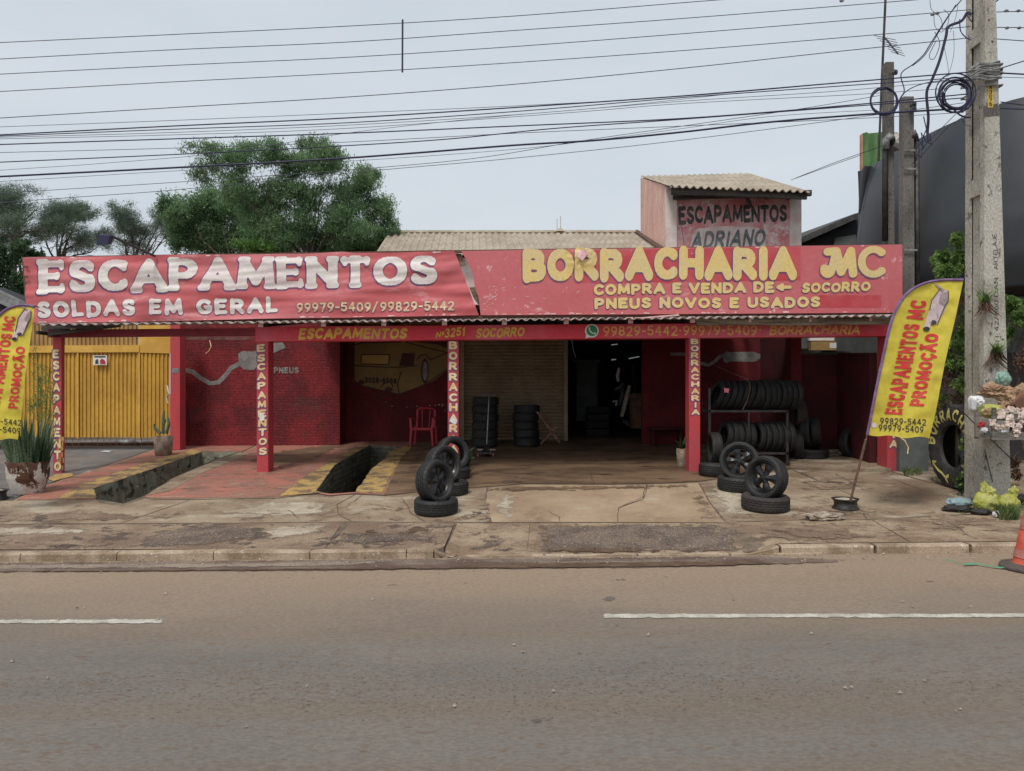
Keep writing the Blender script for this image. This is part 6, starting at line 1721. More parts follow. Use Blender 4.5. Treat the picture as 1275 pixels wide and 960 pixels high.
for y, tk in ((108, .03), (82, .03), (88, .05), (93, .04)):
    a, b = PP_(1223, y), PP_(1245, y - 1.5)
    for (p, q) in (((a.x - .02, dp - .03), (b.x + .02, dp - .03)), ((a.x - .02, dp + .46), (b.x + .02, dp + .46))):
        mb.bar((p[0], p[1], a.z), (q[0], q[1], b.z), .01, tk, up=(0, 1, 0))
    mb.bar((a.x - .02, dp - .03, a.z), (a.x - .02, dp + .46, a.z), .01, tk); mb.bar((b.x + .02, dp - .03, b.z), (b.x + .02, dp + .46, b.z), .01, tk)
part('steel_band', mb, m_cable_g, bp)
mb = MB()
for i in range(16):
    y0 = random.uniform(80, 97); y1 = y0 + random.uniform(-9, 4)
    mb.tube([P(1209 + random.uniform(-3, 2), y0 + 5, dp - .05), P(1218, (y0 + y1) / 2 + random.uniform(-2, 2), dp - .09), P(1230, y1 + 2, dp - .08), P(1243 + random.uniform(0, 4), y1 + random.uniform(-3, 3), dp - .04)], random.choice([.012, .02, .016]), 5)
part('lashed_cable', mb, m_cable_g, bp)
mb = MB(); mb.tube([P(1236, 600, dp - .015), P(1226, 560, dp - .015)], .006, 4); mb.tube([P(1198, 512, 10.2), P(1222, 536, 10.3), P(1258, 570, dp - .02)], .008, 4); part('wire_stay', mb, m_black_t, bp)
# dry bromeliads growing on the pole
for i, (x, y, r, lb, mt) in enumerate([(1224, 376, .34, 'dry air plant clinging to the pole at sign height', m_dead), (1238, 440, .38, 'tufted air plant with green top low on the pole', m_dead)]):
    t = thing('air_plant', P(x, y, dp - .03), lb, 'plant')
    for mat_, cnt, dn in ((m_dead, 34, -1), (m_shrub, 30, 1)):
        mb = MB()
        for k in range(cnt):
            b_ = P(x + random.uniform(-5, 9), y + random.uniform(-3, 2), dp - .02)
            a = random.uniform(-3.1, 0); blade(mb, b_, random.uniform(.08, .22) * dn, .9 * dn, a, .010)
        part('dry_leaves' if dn < 0 else 'green_leaves', mb, mat_, t)
# two dark slim poles
def slim(px0, px1, ytop, d_, label, tx=.8):
    t = thing('slim_pole', P((px0 + px1) / 2, 575, d_), label, 'utility pole')
    x0, x1 = (px0 - CX) / F * d_, (px1 - CX) / F * d_
    mb = MB(); z1 = P(0, ytop, d_).z
    taperbox(mb, x0, x1 - (x1 - x0) * .0, d_, d_ + .16, G(x0, d_) - .1, z1, tx); part('shaft', mb, m_pole_d, t)
    mb = MB(); xc = (x0 + x1) / 2
    for z in np.arange(2, z1, .35): mb.tube([(xc, d_ - .003, z), (xc, d_ + .01, z)], .012, 6)
    part('bolt_hole', mb, m_black_t, t)
    return t
s1 = slim(1102, 1114.5, 77, 15.2, 'taller slim dark concrete pole left of the neighbour building, wire coil near its top')
s2 = slim(1123.5, 1139.5, 120, 13.6, 'shorter slim dark concrete pole beside the right end of the sign')
mb = MB(); mb.tube([P(1102, 300, 15.1), P(1102, 192, 15.1), P(1103, 174, 15.1), P(1107, 169, 15.1), P(1111, 173, 15.1), P(1112, 180, 15.1)], .06, 8); part('conduit', mb, m_darkmetal, s1, smooth=True)
mb = MB(); mb.tube([P(1103, 186, 15.05), P(1103, 174, 15.05), P(1107, 169, 15.05), P(1111, 173, 15.05)], .072, 8); part('conduit_bend', mb, m_cable_g, s1, smooth=True)
mb = MB(); mb.tube([P(1142, 400, 13.65), P(1141.5, 174, 13.65)], .05, 8); mb.tube([P(1141.5, 176, 13.65), P(1140, 170, 13.65), P(1136, 168, 13.6)], .055, 8); part('conduit', mb, m_darkmetal, s2, smooth=True)
for y in (187, 210, 311):
    mb = MB(); mb.bar(P(1126, y, 13.55), P(1142, y + .5, 13.55), .02, .035); part('strap', mb, m_cable_g, s2)
for t_, xx, yy, dd_ in ((s1, 1114, 90, 15.1), (s2, 1137, 130, 13.5), (s2, 1137, 136, 13.5)):
    mb = MB(); mb.blob(P(xx, yy, dd_), (.06, .05, .06), .4, 3, 2); part('insulator', mb, m_darkmetal, t_)
mb = MB(); mb.tube([P(1118, 178, 15.0), P(1126, 182, 14.9)], .12, 8); mb.tube([P(1130, 170, 15.1), P(1140, 168, 15.0)], .11, 8)
part('pale_fitting', mb, m_cable_g, s1)
# antenna mast and yagi
an = thing('antenna_mast', P(1094, 166, 17), 'thin antenna mast leaning up beside the taller slim pole', 'antenna')
mb = MB(); mb.tube([P(1094, 200, 16.5), P(1098, 100, 16.5), P(1102.5, 0, 16.5), P(1105, -60, 16.5)], .028, 6); part('mast', mb, m_darkmetal, an)
mb = MB(); a, b = P(1102, 47, 16.4), P(1118, 67, 16.0); mb.tube([a, b], .018, 5)
for i in range(7):
    c = a.lerp(b, i / 6); L_ = .34 - .02 * i
    mb.tube([c - Vector((L_ * .7, 0, -.05 + 0)), c + Vector((L_ * .7, 0, -.05))], .007, 4)
part('yagi', mb, m_darkmetal, an)
# ---- cables
def cable(pts, r, label, mat=m_cable, d0=10.8, d1=10.5, name='overhead_cable', ext=True, wob=0.0):
    # pts: (px, py); smooth through the points by quadratic/spline interpolation
    pts = [Vector(p) for p in pts]
    if ext:
        s_ = pts[0] + (pts[0] - pts[1]).normalized() * 420; pts = [s_] + pts
    out = []
    for i in range(len(pts) - 1):
        q = [pts[max(i - 1, 0)], pts[i], pts[i + 1], pts[min(i + 2, len(pts) - 1)]]
        for k in range(10):
            f = k / 10
            out.append(.5 * ((2 * q[1]) + (q[2] - q[0]) * f + (2 * q[0] - 5 * q[1] + 4 * q[2] - q[3]) * f * f + (3 * q[1] - q[0] - 3 * q[2] + q[3]) * f ** 3))
    out.append(pts[-1])
    n = len(out)
    P3 = [P(p.x, p.y + wob * noise.noise(Vector((p.x * .03, 0, n))), lerp(d0, d1, min(1, max(0, p.x / 1210)))) for p in out]
    mb = MB(); mb.tube(P3, r, 5, False)
    return single(name, mb, mat, label, 'cable', 'overhead cables across the street front')
C_ = [
 ([(0, 53), (215, 43), (430, 32.7), (640, 20), (850, 3.4), (960, -6), (1215, -32)], .0055, 'highest thin wire crossing the sky, leaving the top edge before the poles', m_wire_thin),
 ([(0, 73.5), (215, 62), (430, 52.5), (640, 38), (850, 23), (1138, 0), (1215, -7)], .0055, 'second highest wire crossing the sky', m_wire_thin),
 ([(0, 92.4), (215, 81.5), (430, 71.5), (640, 58), (850, 42), (1035, 27), (1209, 12)], .0055, 'third wire from the top, reaching the big pole near its top', m_wire_thin),
 ([(0, 114), (215, 102), (430, 91), (640, 78), (850, 63), (1035, 48), (1209, 33)], .0055, 'fourth wire from the top, holding the lower end of the spacer', m_wire_thin),
 ([(0, 147), (215, 134), (430, 121), (640, 105), (850, 85), (1035, 65), (1209, 47)], .006, 'fifth wire from the top, running alone below the spacer', m_wire_thin),
 ([(0, 158), (215, 150), (430, 141), (640, 132), (850, 120), (1050, 103)], .004, 'faint thin wire just above the upper black cable', m_wire_thin),
 ([(0, 168), (215, 157), (430, 147), (640, 134), (850, 119.5), (1035, 104), (1206, 90)], .0095, 'upper black cable of the telephone bundle', m_cable),
 ([(0, 169.5), (215, 161), (430, 153), (640, 139), (850, 121.5), (1035, 108), (1206, 96)], .007, 'cable hugging the underside of the upper black cable', m_cable),
 ([(0, 171), (215, 165), (430, 156), (640, 143), (850, 126), (1035, 114), (1206, 99)], .004, 'thin wire of the upper bundle, second below the black cable', m_wire_thin),
 ([(0, 173), (215, 168), (430, 160), (700, 141), (850, 129), (1060, 118), (1180, 110)], .004, 'lowest thin wire of the upper bundle', m_wire_thin),
 ([(0, 180), (215, 173), (430, 166), (640, 157), (850, 147.5), (1035, 133), (1206, 117)], .009, 'middle black cable above the trees', m_cable),
 ([(0, 190), (215, 184.5), (430, 177), (640, 166), (850, 157), (1060, 148), (1200, 140)], .0045, 'thin wire just below the middle black cable', m_wire_thin),
 ([(0, 202), (215, 192.5), (430, 181.5), (560, 173), (690, 160), (850, 148.5), (1040, 134), (1200, 122)], .008, 'black cable rising to meet the middle cable above the roof', m_cable),
 ([(0, 212), (120, 204), (280, 190), (430, 166), (600, 147), (760, 133), (900, 118)], .0035, 'thin wire slanting steeply through the bundle', m_wire_thin),
 ([(0, 220), (215, 209), (430, 197), (640, 181), (740, 175), (850, 164.5), (960, 152), (1100, 141), (1206, 135)], .0145, 'thickest black cable, lowest heavy one across the tree', m_cable),
 ([(0, 226), (215, 213), (430, 201), (640, 186), (760, 172), (850, 160), (960, 145), (1090, 137)], .0035, 'thin wire just under the thickest cable', m_wire_thin),
 ([(44, 238), (233, 226), (467, 209), (600, 196), (720, 176), (850, 157), (1000, 135), (1095, 119)], .0045, 'upper of the two thin low wires crossing the tree', m_wire_thin),
 ([(60, 248), (223, 236), (471, 212), (640, 197), (850, 174.5), (1098, 142), (1200, 128)], .0045, 'lowest thin wire passing over the pink upper room', m_wire_thin)]
for pts, r, lb, mt in C_: cable(pts, r, lb, mt)
gR = 'cables running on to the right of the big pole'
for i, (pts, r, lb) in enumerate([([(1240, 15), (1275, 14), (1500, 8)], .006, 'wire right of the big pole, highest'), ([(1240, 34), (1275, 34.5), (1500, 34)], .006, 'second wire right of the big pole'), ([(1240, 48.5), (1275, 51), (1500, 62)], .006, 'third wire right of the big pole, sagging'),
    ([(1246, 85), (1275, 76), (1500, 10)], .008, 'wire rising steeply to the right from the lashing on the pole'), ([(1246, 91), (1275, 92.5), (1500, 96)], .011, 'black cable leaving the lashing to the right'), ([(1246, 96), (1275, 97), (1500, 100)], .004, 'thin wire under the black cable right of the pole'),
    ([(1246, 127), (1275, 131), (1500, 150)], .008, 'cable right of the pole in front of the dark building, upper'), ([(1246, 135), (1275, 136), (1500, 142)], .010, 'cable right of the pole in front of the dark building, lower'), ([(1240, 2), (1252, -8)], .010, 'short cable climbing out of view at the pole top')]):
    mb = MB(); mb.tube([P(x, y, 10.45) for x, y in pts], r, 5, False); single('overhead_cable', mb, m_cable, lb, 'cable', gR)
for i, (x, y) in enumerate([(1253, 13.5), (1268, 13.5), (1254, 34.7), (1269, 34.7), (1048, 1), (1161, 18), (1167, 16.5)]):
    mb = MB(); mb.tube([P(x - 3, y, 10.44), P(x - 1, y, 10.44), P(x + 1, y, 10.44), P(x + 3, y, 10.44)], [.005, .02, .02, .005], 6)
    single('cable_clamp', mb, m_cable_g, ['clamp on the upper right wire, near the pole', 'clamp on the upper right wire, near the edge', 'clamp on the second right wire, near the pole', 'clamp on the second right wire, near the edge', 'clamp on the wire at the top edge, left of the antenna mast', 'left clamp on the third wire near the tangle', 'right clamp on the third wire near the tangle'][i], 'clamp')
mb = MB(); mb.bar(P(501.3, 24.5, 10.66), P(501, 90, 10.66), .024, .02, up=(0, 1, 0)); single('line_spacer', mb, m_cable, 'dark upright spacer bar joining the four highest wires', 'spacer')
# tangles and coils
def coil(cx, cy, r, nt, dd_, th, label, jx=2.0):
    mb = MB()
    for k in range(nt):
        ox, oy, rr = random.gauss(0, jx * .4), random.gauss(0, jx * .4), r + random.gauss(0, jx * .35)
        ph = random.uniform(0, 6.28)
        pts = [P(cx + ox + rr * math.cos(a), cy + oy + rr * .96 * math.sin(a), dd_ + .05 * math.sin(a + ph)) for a in [2 * math.pi * i / 28 for i in range(29)]]
        mb.tube(pts, th, 5, False)
    return single('cable_coil', mb, m_cable, label, 'cable coil', 'coils of spare cable on the poles')
coil(1190, 117.5, 20, 9, 10.25, .010, 'thick coil of spare cable beside the big pole', 5.5)
coil(1100.5, 126, 16.8, 5, 14.9, .016, 'ring of spare cable hung on the taller slim pole', 1.6)
gt = 'loose service wires tangled left of the big pole'
for i, (pts, r, lb) in enumerate([
    ([(1209, 18), (1204, 16), (1197, 26), (1181, 33), (1178, 45), (1170, 75), (1161, 98), (1154, 115), (1156, 145), (1155, 165), (1157, 175)], .020, 'thick black bundle falling in a bend from the big pole'),
    ([(1197, 0), (1182, 18), (1160, 52), (1150, 68), (1137, 80), (1122, 92), (1126, 112), (1121, 122), (1116, 135)], .008, 'long loose cable slanting from the top edge towards the slim poles'),
    ([(1190, 6), (1170, 38), (1152, 68), (1136, 82)], .006, 'second loose cable beside the long slanting one'),
    ([(1158, 0), (1160, 12), (1171, 22), (1174, 36)], .004, 'thin looped wire at the top of the tangle'),
    ([(1163, 18), (1164, 32), (1172, 40), (1180, 30), (1181, 18), (1175, 12)], .004, 'small ring of thin wire high in the tangle'),
    ([(1166, 50), (1158, 66), (1158, 73), (1164, 72), (1170, 54), (1164, 40)], .005, 'narrow hanging loop of wire below the fourth wire'),
    ([(1195, 24), (1196, 38), (1202, 46), (1209, 50)], .008, 'short jumper curling onto the big pole'),
    ([(1203, 16), (1206, 22), (1210, 27)], .008, 'tiny jumper at the highest pole fixing'),
    ([(1187, 38), (1188, 62), (1185, 80), (1180, 96)], .003, 'hair-thin wire hanging beside the thick bundle'),
    ([(1176, 60), (1180, 80), (1181, 92)], .003, 'hair-thin wire hanging left of the other hair-thin one'),
    ([(1193, 4), (1190, 22), (1183, 40)], .003, 'hair-thin wire at the very top beside the pole'),
    ([(1209, 100), (1180, 100), (1150, 104), (1128, 114), (1118, 130), (1110, 150)], .007, 'cable dropping from the bundle to the slim poles'),
    ([(1209, 146), (1203, 146), (1195, 143), (1188, 137)], .012, 'thick cable tail under the coil'),
    ([(1209, 158), (1202, 155), (1197, 146)], .004, 'thin tail curling below the coil')]):
    pts_ = [Vector(p) for p in pts]; out = []
    for j in range(len(pts_) - 1):
        q = [pts_[max(j - 1, 0)], pts_[j], pts_[j + 1], pts_[min(j + 2, len(pts_) - 1)]]
        for k in range(6):
            f = k / 6; out.append(.5 * ((2 * q[1]) + (q[2] - q[0]) * f + (2 * q[0] - 5 * q[1] + 4 * q[2] - q[3]) * f * f + (3 * q[1] - q[0] - 3 * q[2] + q[3]) * f ** 3))
    out.append(pts_[-1])
    mb = MB(); mb.tube([P(p.x, p.y, lerp(10.3, 10.9, (1209 - p.x) / 100)) for p in out], r, 5); single('service_wire', mb, m_cable, lb, 'wire', gt)
gt2 = 'service drops between the poles and the buildings'
for i, (pts, r, d0, d1, lb) in enumerate([
    ([(1098, 182), (1066, 193), (1035, 204), (990, 222)], .007, 15.1, 16.5, 'service wire from the taller slim pole down to the pink room, upper'), ([(1072, 193), (1035, 206), (985, 224)], .006, 15.1, 16.5, 'service wire to the pink room, lower of the pair'),
    ([(1157, 170), (1142, 182), (1140, 192), (1147, 196), (1149, 180), (1147, 165), (1152, 175), (1160, 180), (1158, 168)], .010, 13.3, 13.3, 'tangle of black wire loops at the head of the shorter slim pole'),
    ([(1150, 145), (1153, 158), (1156, 172), (1150, 185), (1146, 178), (1154, 160)], .010, 13.3, 13.3, 'second tangle of black loops beside the shorter slim pole'),
    ([(1206, 141), (1180, 158), (1145, 196), (1117, 221)], .006, 10.5, 14.5, 'wire running down across the dark building, upper'), ([(1190, 142), (1160, 172), (1143, 190)], .005, 10.6, 13.4, 'wire running down across the dark building, lower'),
    ([(1104, 145), (1108, 160), (1113, 172)], .008, 15, 15, 'pale short cable at the bend of the conduit'), ([(1096, 193), (1082, 230), (1074, 262)], .004, 16, 16.6, 'faint wire slanting down the dark cladding'),
    ([(1120, 178), (1124, 172), (1134, 170), (1142, 166)], .009, 14.4, 13.5, 'short cable joining the two slim poles')]):
    mb = MB(); n = len(pts); mb.tube([P(x, y, lerp(d0, d1, k / (n - 1))) for k, (x, y) in enumerate(pts)], r, 5); single('service_wire', mb, m_cable if 'pale' not in lb else m_cable_g, lb, 'wire', gt2)

# ================================================ NEIGHBOUR ON THE RIGHT
nb = thing('neighbour_building', (9.5, 14, .3), 'dark grey building at the right with a curved cladding front over a shaded bay', 'building')
plan = [(13, 17.9), (8.6, 17.55), (8.16, 17.45), (8.10, 17.1), (8.12, 16.3), (8.22, 15.2), (8.42, 14.2), (8.82, 13.25), (9.7, 12.75), (12, 12.5), (18, 12.3)]
def plan_at(u):
    k = u * (len(plan) - 1); i = min(int(k), len(plan) - 2); f = k - i
    q = [Vector(plan[max(i - 1, 0)]), Vector(plan[i]), Vector(plan[i + 1]), Vector(plan[min(i + 2, len(plan) - 1)])]
    return .5 * ((2 * q[1]) + (q[2] - q[0]) * f + (2 * q[0] - 5 * q[1] + 4 * q[2] - q[3]) * f * f + (3 * q[1] - q[0] - 3 * q[2] + q[3]) * f ** 3)
def fasc(u, v):
    p = plan_at(u); d = (plan_at(min(1, u + .01)) - plan_at(max(0, u - .01))).normalized()
    nrm = Vector((d.y, -d.x)); nrm = nrm if nrm.x < 0 or nrm.y < 0 else -nrm
    out = interp(v, [(0, -.22), (.12, -.12), (.25, -.04), (.45, .06), (.65, .14), (.85, .08), (1, -.12)])
    z = lerp(7.07, 3.7, v)
    return Vector((p.x + nrm.x * out, p.y + nrm.y * out, z))
mb = MB(); mb.grid(fasc, 72, 24); part('curved_cladding', mb, m_fascia, nb, smooth=True, fixn=False)
mb = MB(); mb.add([(plan_at(u).x + .0, plan_at(u).y + .1, 3.72) for u in [i / 24 for i in range(25)]] + [(19, 22, 3.72)], [tuple(range(26))]); part('ceiling', mb, m_fascia_in, nb)
mb = MB(); mb.add([(plan_at(u).x + .3, plan_at(u).y + .3, 7.0) for u in [i / 24 for i in range(25)]] + [(19, 22, 7.0)], [tuple(range(26))]); part('flat_roof', mb, m_fascia_in, nb)
mb = MB(); mb.box((7.35, 14.6, -.2), (19, 14.8, 3.7)); part('bay_wall', mb, m_greywall, nb)
mb = MB(); mb.box((7.3, 14.2, -.2), (7.45, 21, 3.7)); part('bay_side_wall', mb, m_greywall, nb)
mb = MB(); mb.box((8.3, 14.5, .4), (10.2, 14.59, 2.6)); part('bay_door', mb, m_dark, nb)
mb = MB(); mb.box((10.6, 14.5, 1.2), (12.6, 14.59, 2.6)); part('bay_window', mb, m_dark, nb)
mb = MB(); mb.ppx([(1120, 541), (1156, 541), (1156, 590), (1120, 590)], plane(13.2, 0), .15); part('low_side_wall', mb, m_greywall, nb, fixn=True)
gn = thing('green_parapet', P(1087, 206, 18), 'green painted parapet wall with black drips and an orange edge, behind the slim poles', 'wall')
mb = MB(); mb.ppx([(1074, 166), (1079, 164.5), (1082, 166), (1101, 164), (1118, 165), (1118, 260), (1074, 260)], plane(18.4, 0), .08); part('green_wall', mb, m_green, gn, fixn=True)
mb = MB(); mb.ppx([(1071.5, 168), (1074.5, 166), (1074.5, 260), (1071.5, 260)], plane(18.38, 0), .05); part('orange_edge', mb, m_orange, gn, fixn=True)
mb = MB(); mb.ppx([(1108, 166), (1135, 166), (1135, 184), (1108, 184)], plane(18.2, 0), .25); part('pale_block', mb, m_palepaint, gn, fixn=True)
# dark gabled roof between the pink room and the cladding
dr = thing('dark_roofed_house', P(1040, 305, 20), 'dark house with a sloping eave between the pink room and the cladding', 'house')
mb = MB(); mb.prism([P(996, 296, 20), P(1064, 266, 20), P(1070, 264.5, 20), P(1072, 270, 20), P(1000, 302, 20)], (0, 4, .3)); part('roof', mb, m_darkroof, dr, fixn=True)
mb = MB(); mb.ppx([(1000, 300), (1070, 271), (1090, 271), (1090, 420), (1000, 420)], plane(20.3, 0), 3); part('wall', mb, m_fascia_in, dr, fixn=True)
mb = MB(); mb.ppx([(1040, 296), (1066, 292), (1068, 320), (1036, 320)], plane(20.2, 0), .05); part('grey_gable', mb, m_greywall, dr, fixn=True)
# street lamp above the sign at the left
sl_ = thing('floodlight', P(190, 318, 13.6), 'black floodlight on a thin slanting arm above the left end of the sign', 'lamp')
mb = MB(); mb.tube([P(193, 319, 13.5), P(180, 313, 13.3), P(158, 303, 13.0), P(136, 292.5, 12.8)], .022, 6); part('arm', mb, m_darkmetal, sl_)
mb = MB(); mb.prism([P(121.5, 292, 12.7), P(136, 293.5, 12.7), P(133.5, 304.5, 12.7), P(120, 305.5, 12.7)], (0, .14, .04)); part('lamp_head', mb, m_cable, sl_, fixn=True)
mb = MB(); mb.tube([P(122, 292, 12.75), P(124, 287.5, 12.75), P(131, 288.5, 12.75), P(135, 293, 12.75)], .01, 5); part('bracket', mb, m_darkmetal, sl_)

# ================================================ RUBBISH, CONE
cr_ = thing('rubbish_crate', P(1246, 548, 10.0), 'grey slatted crate heaped with rubbish, fixed to the big pole', 'crate')
za, zbb = P(0, 527, 10.1).z, P(0, 539, 10.1).z
x0, x1 = P(1216, 520, 9.7).x, P(1300, 520, 9.7).x
mb = MB(); mb.add([(x0, 9.75, zbb - .06), (x1, 9.75, zbb - .06), (x1, dp - .004, zbb - .06), (x0 + .42, dp - .004, zbb - .06), (x0, 9.75, zbb - .03), (x1, 9.75, zbb - .03), (x1, dp - .004, zbb - .03), (x0 + .42, dp - .004, zbb - .03)], [(0,3,2,1),(4,5,6,7),(0,1,5,4),(1,2,6,5),(2,3,7,6),(3,0,4,7)]); part('floor_board', mb, m_crate, cr_)
for k, (xx, zz0, zz1) in enumerate([(x0, zbb - .03, za + .16), (P(1231, 0, 9.8).x, zbb - .10, za + .22)]):
    mb = MB(); mb.box((xx, 9.72, zz0), (xx + .05, 9.75, zz1)); part('post', mb, m_crate, cr_)
for z_, h in ((zbb - .07, .10), (za + .05, .09)):
    mb = MB(); mb.box((P(1229, 0, 9.8).x, 9.69, z_), (x1, 9.717, z_ + h)); part('slat', mb, m_crate, cr_)
def bag(cx, cy, rx, ry, dd_, mat, label, seed, amp=.35, fq=2.6, cat='rubbish bag', name='rubbish_bag', gr=None, flat_=None, sub=4, sq=1.0):
    mb = MB(); k = dd_ / F
    bm = bmesh.new(); bmesh.ops.create_icosphere(bm, subdivisions=5, radius=1)
    c = P(cx, cy, dd_); vs = []
    for v in bm.verts:
        p = v.co.copy(); p = Vector([math.copysign(abs(x_) ** sq, x_) for x_ in p]); q = p * fq * .8 + Vector((seed * 3.1, seed * 1.7, seed))
        pull = max(0, p.z) ** 1.5                                   # creases run up towards the knot
        th_ = math.atan2(p.y, p.x)
        rd = 1 + amp * .55 * noise.noise(q) - .16 * abs(noise.noise(Vector((th_ * 2.6 + seed, p.z * 1.3, seed)))) * (1 + pull) - .09 * abs(noise.noise(q * 3.4)) + .05 * noise.noise(q * 8)
        vv = Vector((p.x * rx * k, p.y * max(rx, ry) * .7 * k, p.z * ry * k)) * rd + c
        if flat_ is not None and vv.z < flat_: vv.z = flat_ + (vv.z - flat_) * .05
        vs.append(vv)
    mb.add(vs, [tuple(v.index for v in f.verts) for f in bm.faces]); bm.free()
    return single(name, mb, mat, label, cat, gr, smooth=True)
gb = 'rubbish heaped on the crate'
o = bag(1249, 472, 10, 10, 10.0, m_teal_bag, 'pale green tied plastic bag on top of the rubbish crate', 21, .35, 2.8, gr=gb)
bag(1244, 464, 4, 4, 10.0, m_teal_bag, 'knot of the pale green bag, at its upper left', 8, .5, gr=gb, sub=3) if False else None
bag(1215, 503, 7.5, 10.5, 9.95, m_white_p, 'white plastic canister shape bag at the left of the crate', 5, .10, 1.6, gr=gb, sq=.45)
bag(1221, 500, 5, 5, 9.8, m_white_p, 'small crinkled white bag tucked beside the white one', 6, .6, 3, gr=gb, sub=3)
bag(1233, 512, 16, 9, 9.85, m_yel_bag, 'yellow plastic bag lying in the crate', 9, .30, 2.2, gr=gb)
def crumple(cx, cy, rx, ry, dd_, mat, label, seed, amp=.6, fq=1.7):
    mb = MB(); k = dd_ / F
    bm = bmesh.new(); bmesh.ops.create_icosphere(bm, subdivisions=5, radius=1)
    c = P(cx, cy, dd_); vs = []
    for v in bm.verts:
        p = v.co.copy(); q = p * fq + Vector((seed, seed * 2, 0))
        rd = 1 + amp * .5 * noise.noise(q) - amp * .55 * abs(noise.noise(q * 2.1 + Vector((p.z * 2, 0, 0)))) - amp * .25 * abs(noise.noise(q * 4.7))
        vs.append(Vector((p.x * rx * k, p.y * rx * k * .6, p.z * ry * k)) * rd * 1.12 + c)
    mb.add(vs, [tuple(v.index for v in f.verts) for f in bm.faces]); bm.free()
    return single('crumpled_paper', mb, mat, label, 'rubbish', gb, smooth=False)
crumple(1240, 487, 20, 10, 10.0, m_card, 'crumpled brown paper sack, left of the two on the crate', 3, 1.1, 1.5)
crumple(1266, 498, 22, 16, 9.95, m_card, 'larger crumpled brown paper sack spilling to the right', 7, 1.1, 1.5)
mb = MB(); mb.prism([P(1262, 502, 9.7), P(1272, 491, 9.7), P(1290, 488, 9.7), P(1295, 508, 9.7), P(1272, 514, 9.7)], (0, .03, .02)); single('cardboard_flap', mb, m_wood_b, 'flat brown cardboard flap on the larger paper sack', 'cardboard', gb, fixn=True)
for i, (x, y, r, m_, lb) in enumerate([(1254, 519, 7, m_paper, 'torn pale paper under the brown sack'), (1240, 531, 5, m_paper, 'pale torn paper between the crate slats, left'), (1250, 531, 6, m_paper, 'pale torn paper between the crate slats, middle'), (1264, 541, 6, m_paper, 'torn paper hanging lowest from the crate'), (1273, 524, 6, m_paper, 'pale torn paper at the right of the crate'),
    (1222, 529, 5, m_redcloth, 'red scrap of packaging at the left corner of the crate'), (1225, 535, 4, m_white_p, 'white scrap below the red one'), (1262, 530, 6, m_blk_bag, 'dark green-black scrap between the papers'), (1259, 511, 6, m_paper, 'folded pale paper above the slats')]):
    crumple(x, y, r, r * .8, 9.72 if i else 9.8, m_, lb, 20 + i, .8)
def scrap(cx, cy, w_, h_, dd_, mat, label, seed):
    mb = MB(); k = dd_ / F; c = P(cx, cy, dd_)
    def fn(u, v):
        a, b = u * 2 - 1, v * 2 - 1
        j = 1 + .35 * noise.noise(Vector((a * 2 + seed, b * 2, seed)))
        fold = .6 * noise.noise(Vector((a * 1.3 + seed, b * 1.1, 3))) + .5 * abs(noise.noise(Vector((a * 2.5, b * 2.7 + seed, 5))))
        return c + Vector((a * w_ * k * j + fold * w_ * k * .3, -fold * w_ * k * .9, b * h_ * k * j + .2 * w_ * k * noise.noise(Vector((a * 3, seed, 2)))))
    mb.grid(fn, 10, 10)
    o = single('paper_scrap', mb, mat, label, 'rubbish', gb)
    md = o.modifiers.new('thick', 'SOLIDIFY'); md.thickness = .002
    return o
for i, (x, y, a_, b_, m_, lb) in enumerate([(1247, 515, 5, 6, m_paper, 'torn pale paper hanging just above the front slat of the crate'), (1257, 524, 5, 8, m_paper, 'long torn paper over the middle of the crate front'), (1266, 533, 6, 6, m_paper, 'torn paper hanging over the lower slat, right'), (1236, 526, 4, 4, m_paper, 'small torn paper by the crate post'), (1271, 515, 6, 7, m_paper, 'torn paper below the larger brown sack'), (1251, 538, 4, 5, m_white_p, 'white scrap drooping under the crate'), (1260, 518, 4, 5, m_blk_bag, 'dark scrap showing between the papers'), (1228, 512, 4, 4, m_card, 'brown scrap at the crate post')]):
    scrap(x, y, a_, b_, 9.66 + .01 * i, m_, lb, 40 + i * 3)
# bags on the ground
def gbag(px, py, rx, ry, mat, label, seed, dd_, amp=.35):
    X = (px - CX) / F * dd_; g_ = G(X, dd_)
    return bag(px, py, rx, ry, dd_, mat, label, seed, amp, 2.4, gr='rubbish bags at the foot of the big pole', flat_=g_)
gbag(1229, 625, 17, 16, m_yel_bag, 'yellow bag slumped against the foot of the big pole', 31, 10.05, .25)
gbag(1256, 628, 13, 14, m_yel_bag, 'smaller yellow bag to the right of the first, above the weeds', 33, 9.95, .28)
gbag(1194, 626, 17, 7, m_blue_bag, 'flat blue-grey bag lying beside the huge tyre', 35, 10.3, .3)
gbag(1192, 633, 18, 4, m_blk_bag, 'flat black plastic under the blue-grey bag', 37, 10.15, .5)
gbag(1222, 637, 12, 4, m_blk_bag, 'black plastic scrap under the yellow bag', 38, 9.95, .6)
gbag(1241, 640, 5, 4, m_white_p, 'small white lump on the ground between the yellow bags', 39, 9.75, .4)
gbag(1272, 622, 9, 7, m_blk_bag, 'dark bag at the right edge behind the cone', 41, 10.3, .4)
# knots on yellow bags
mb = MB(); mb.blob(P(1226, 609, 10.05), (.05, .05, .09), .7, 4, 3); mb.blob(P(1232, 612, 10.0), (.06, .04, .05), .7, 8, 3); single('bag_knot', mb, m_yel_bag, 'tied ears of the yellow bag against the pole', 'bag knot')
mb = MB(); mb.blob(P(1262, 613, 9.95), (.05, .04, .07), .7, 14, 3); single('bag_knot', mb, m_yel_bag, 'tied ear of the smaller yellow bag', 'bag knot')
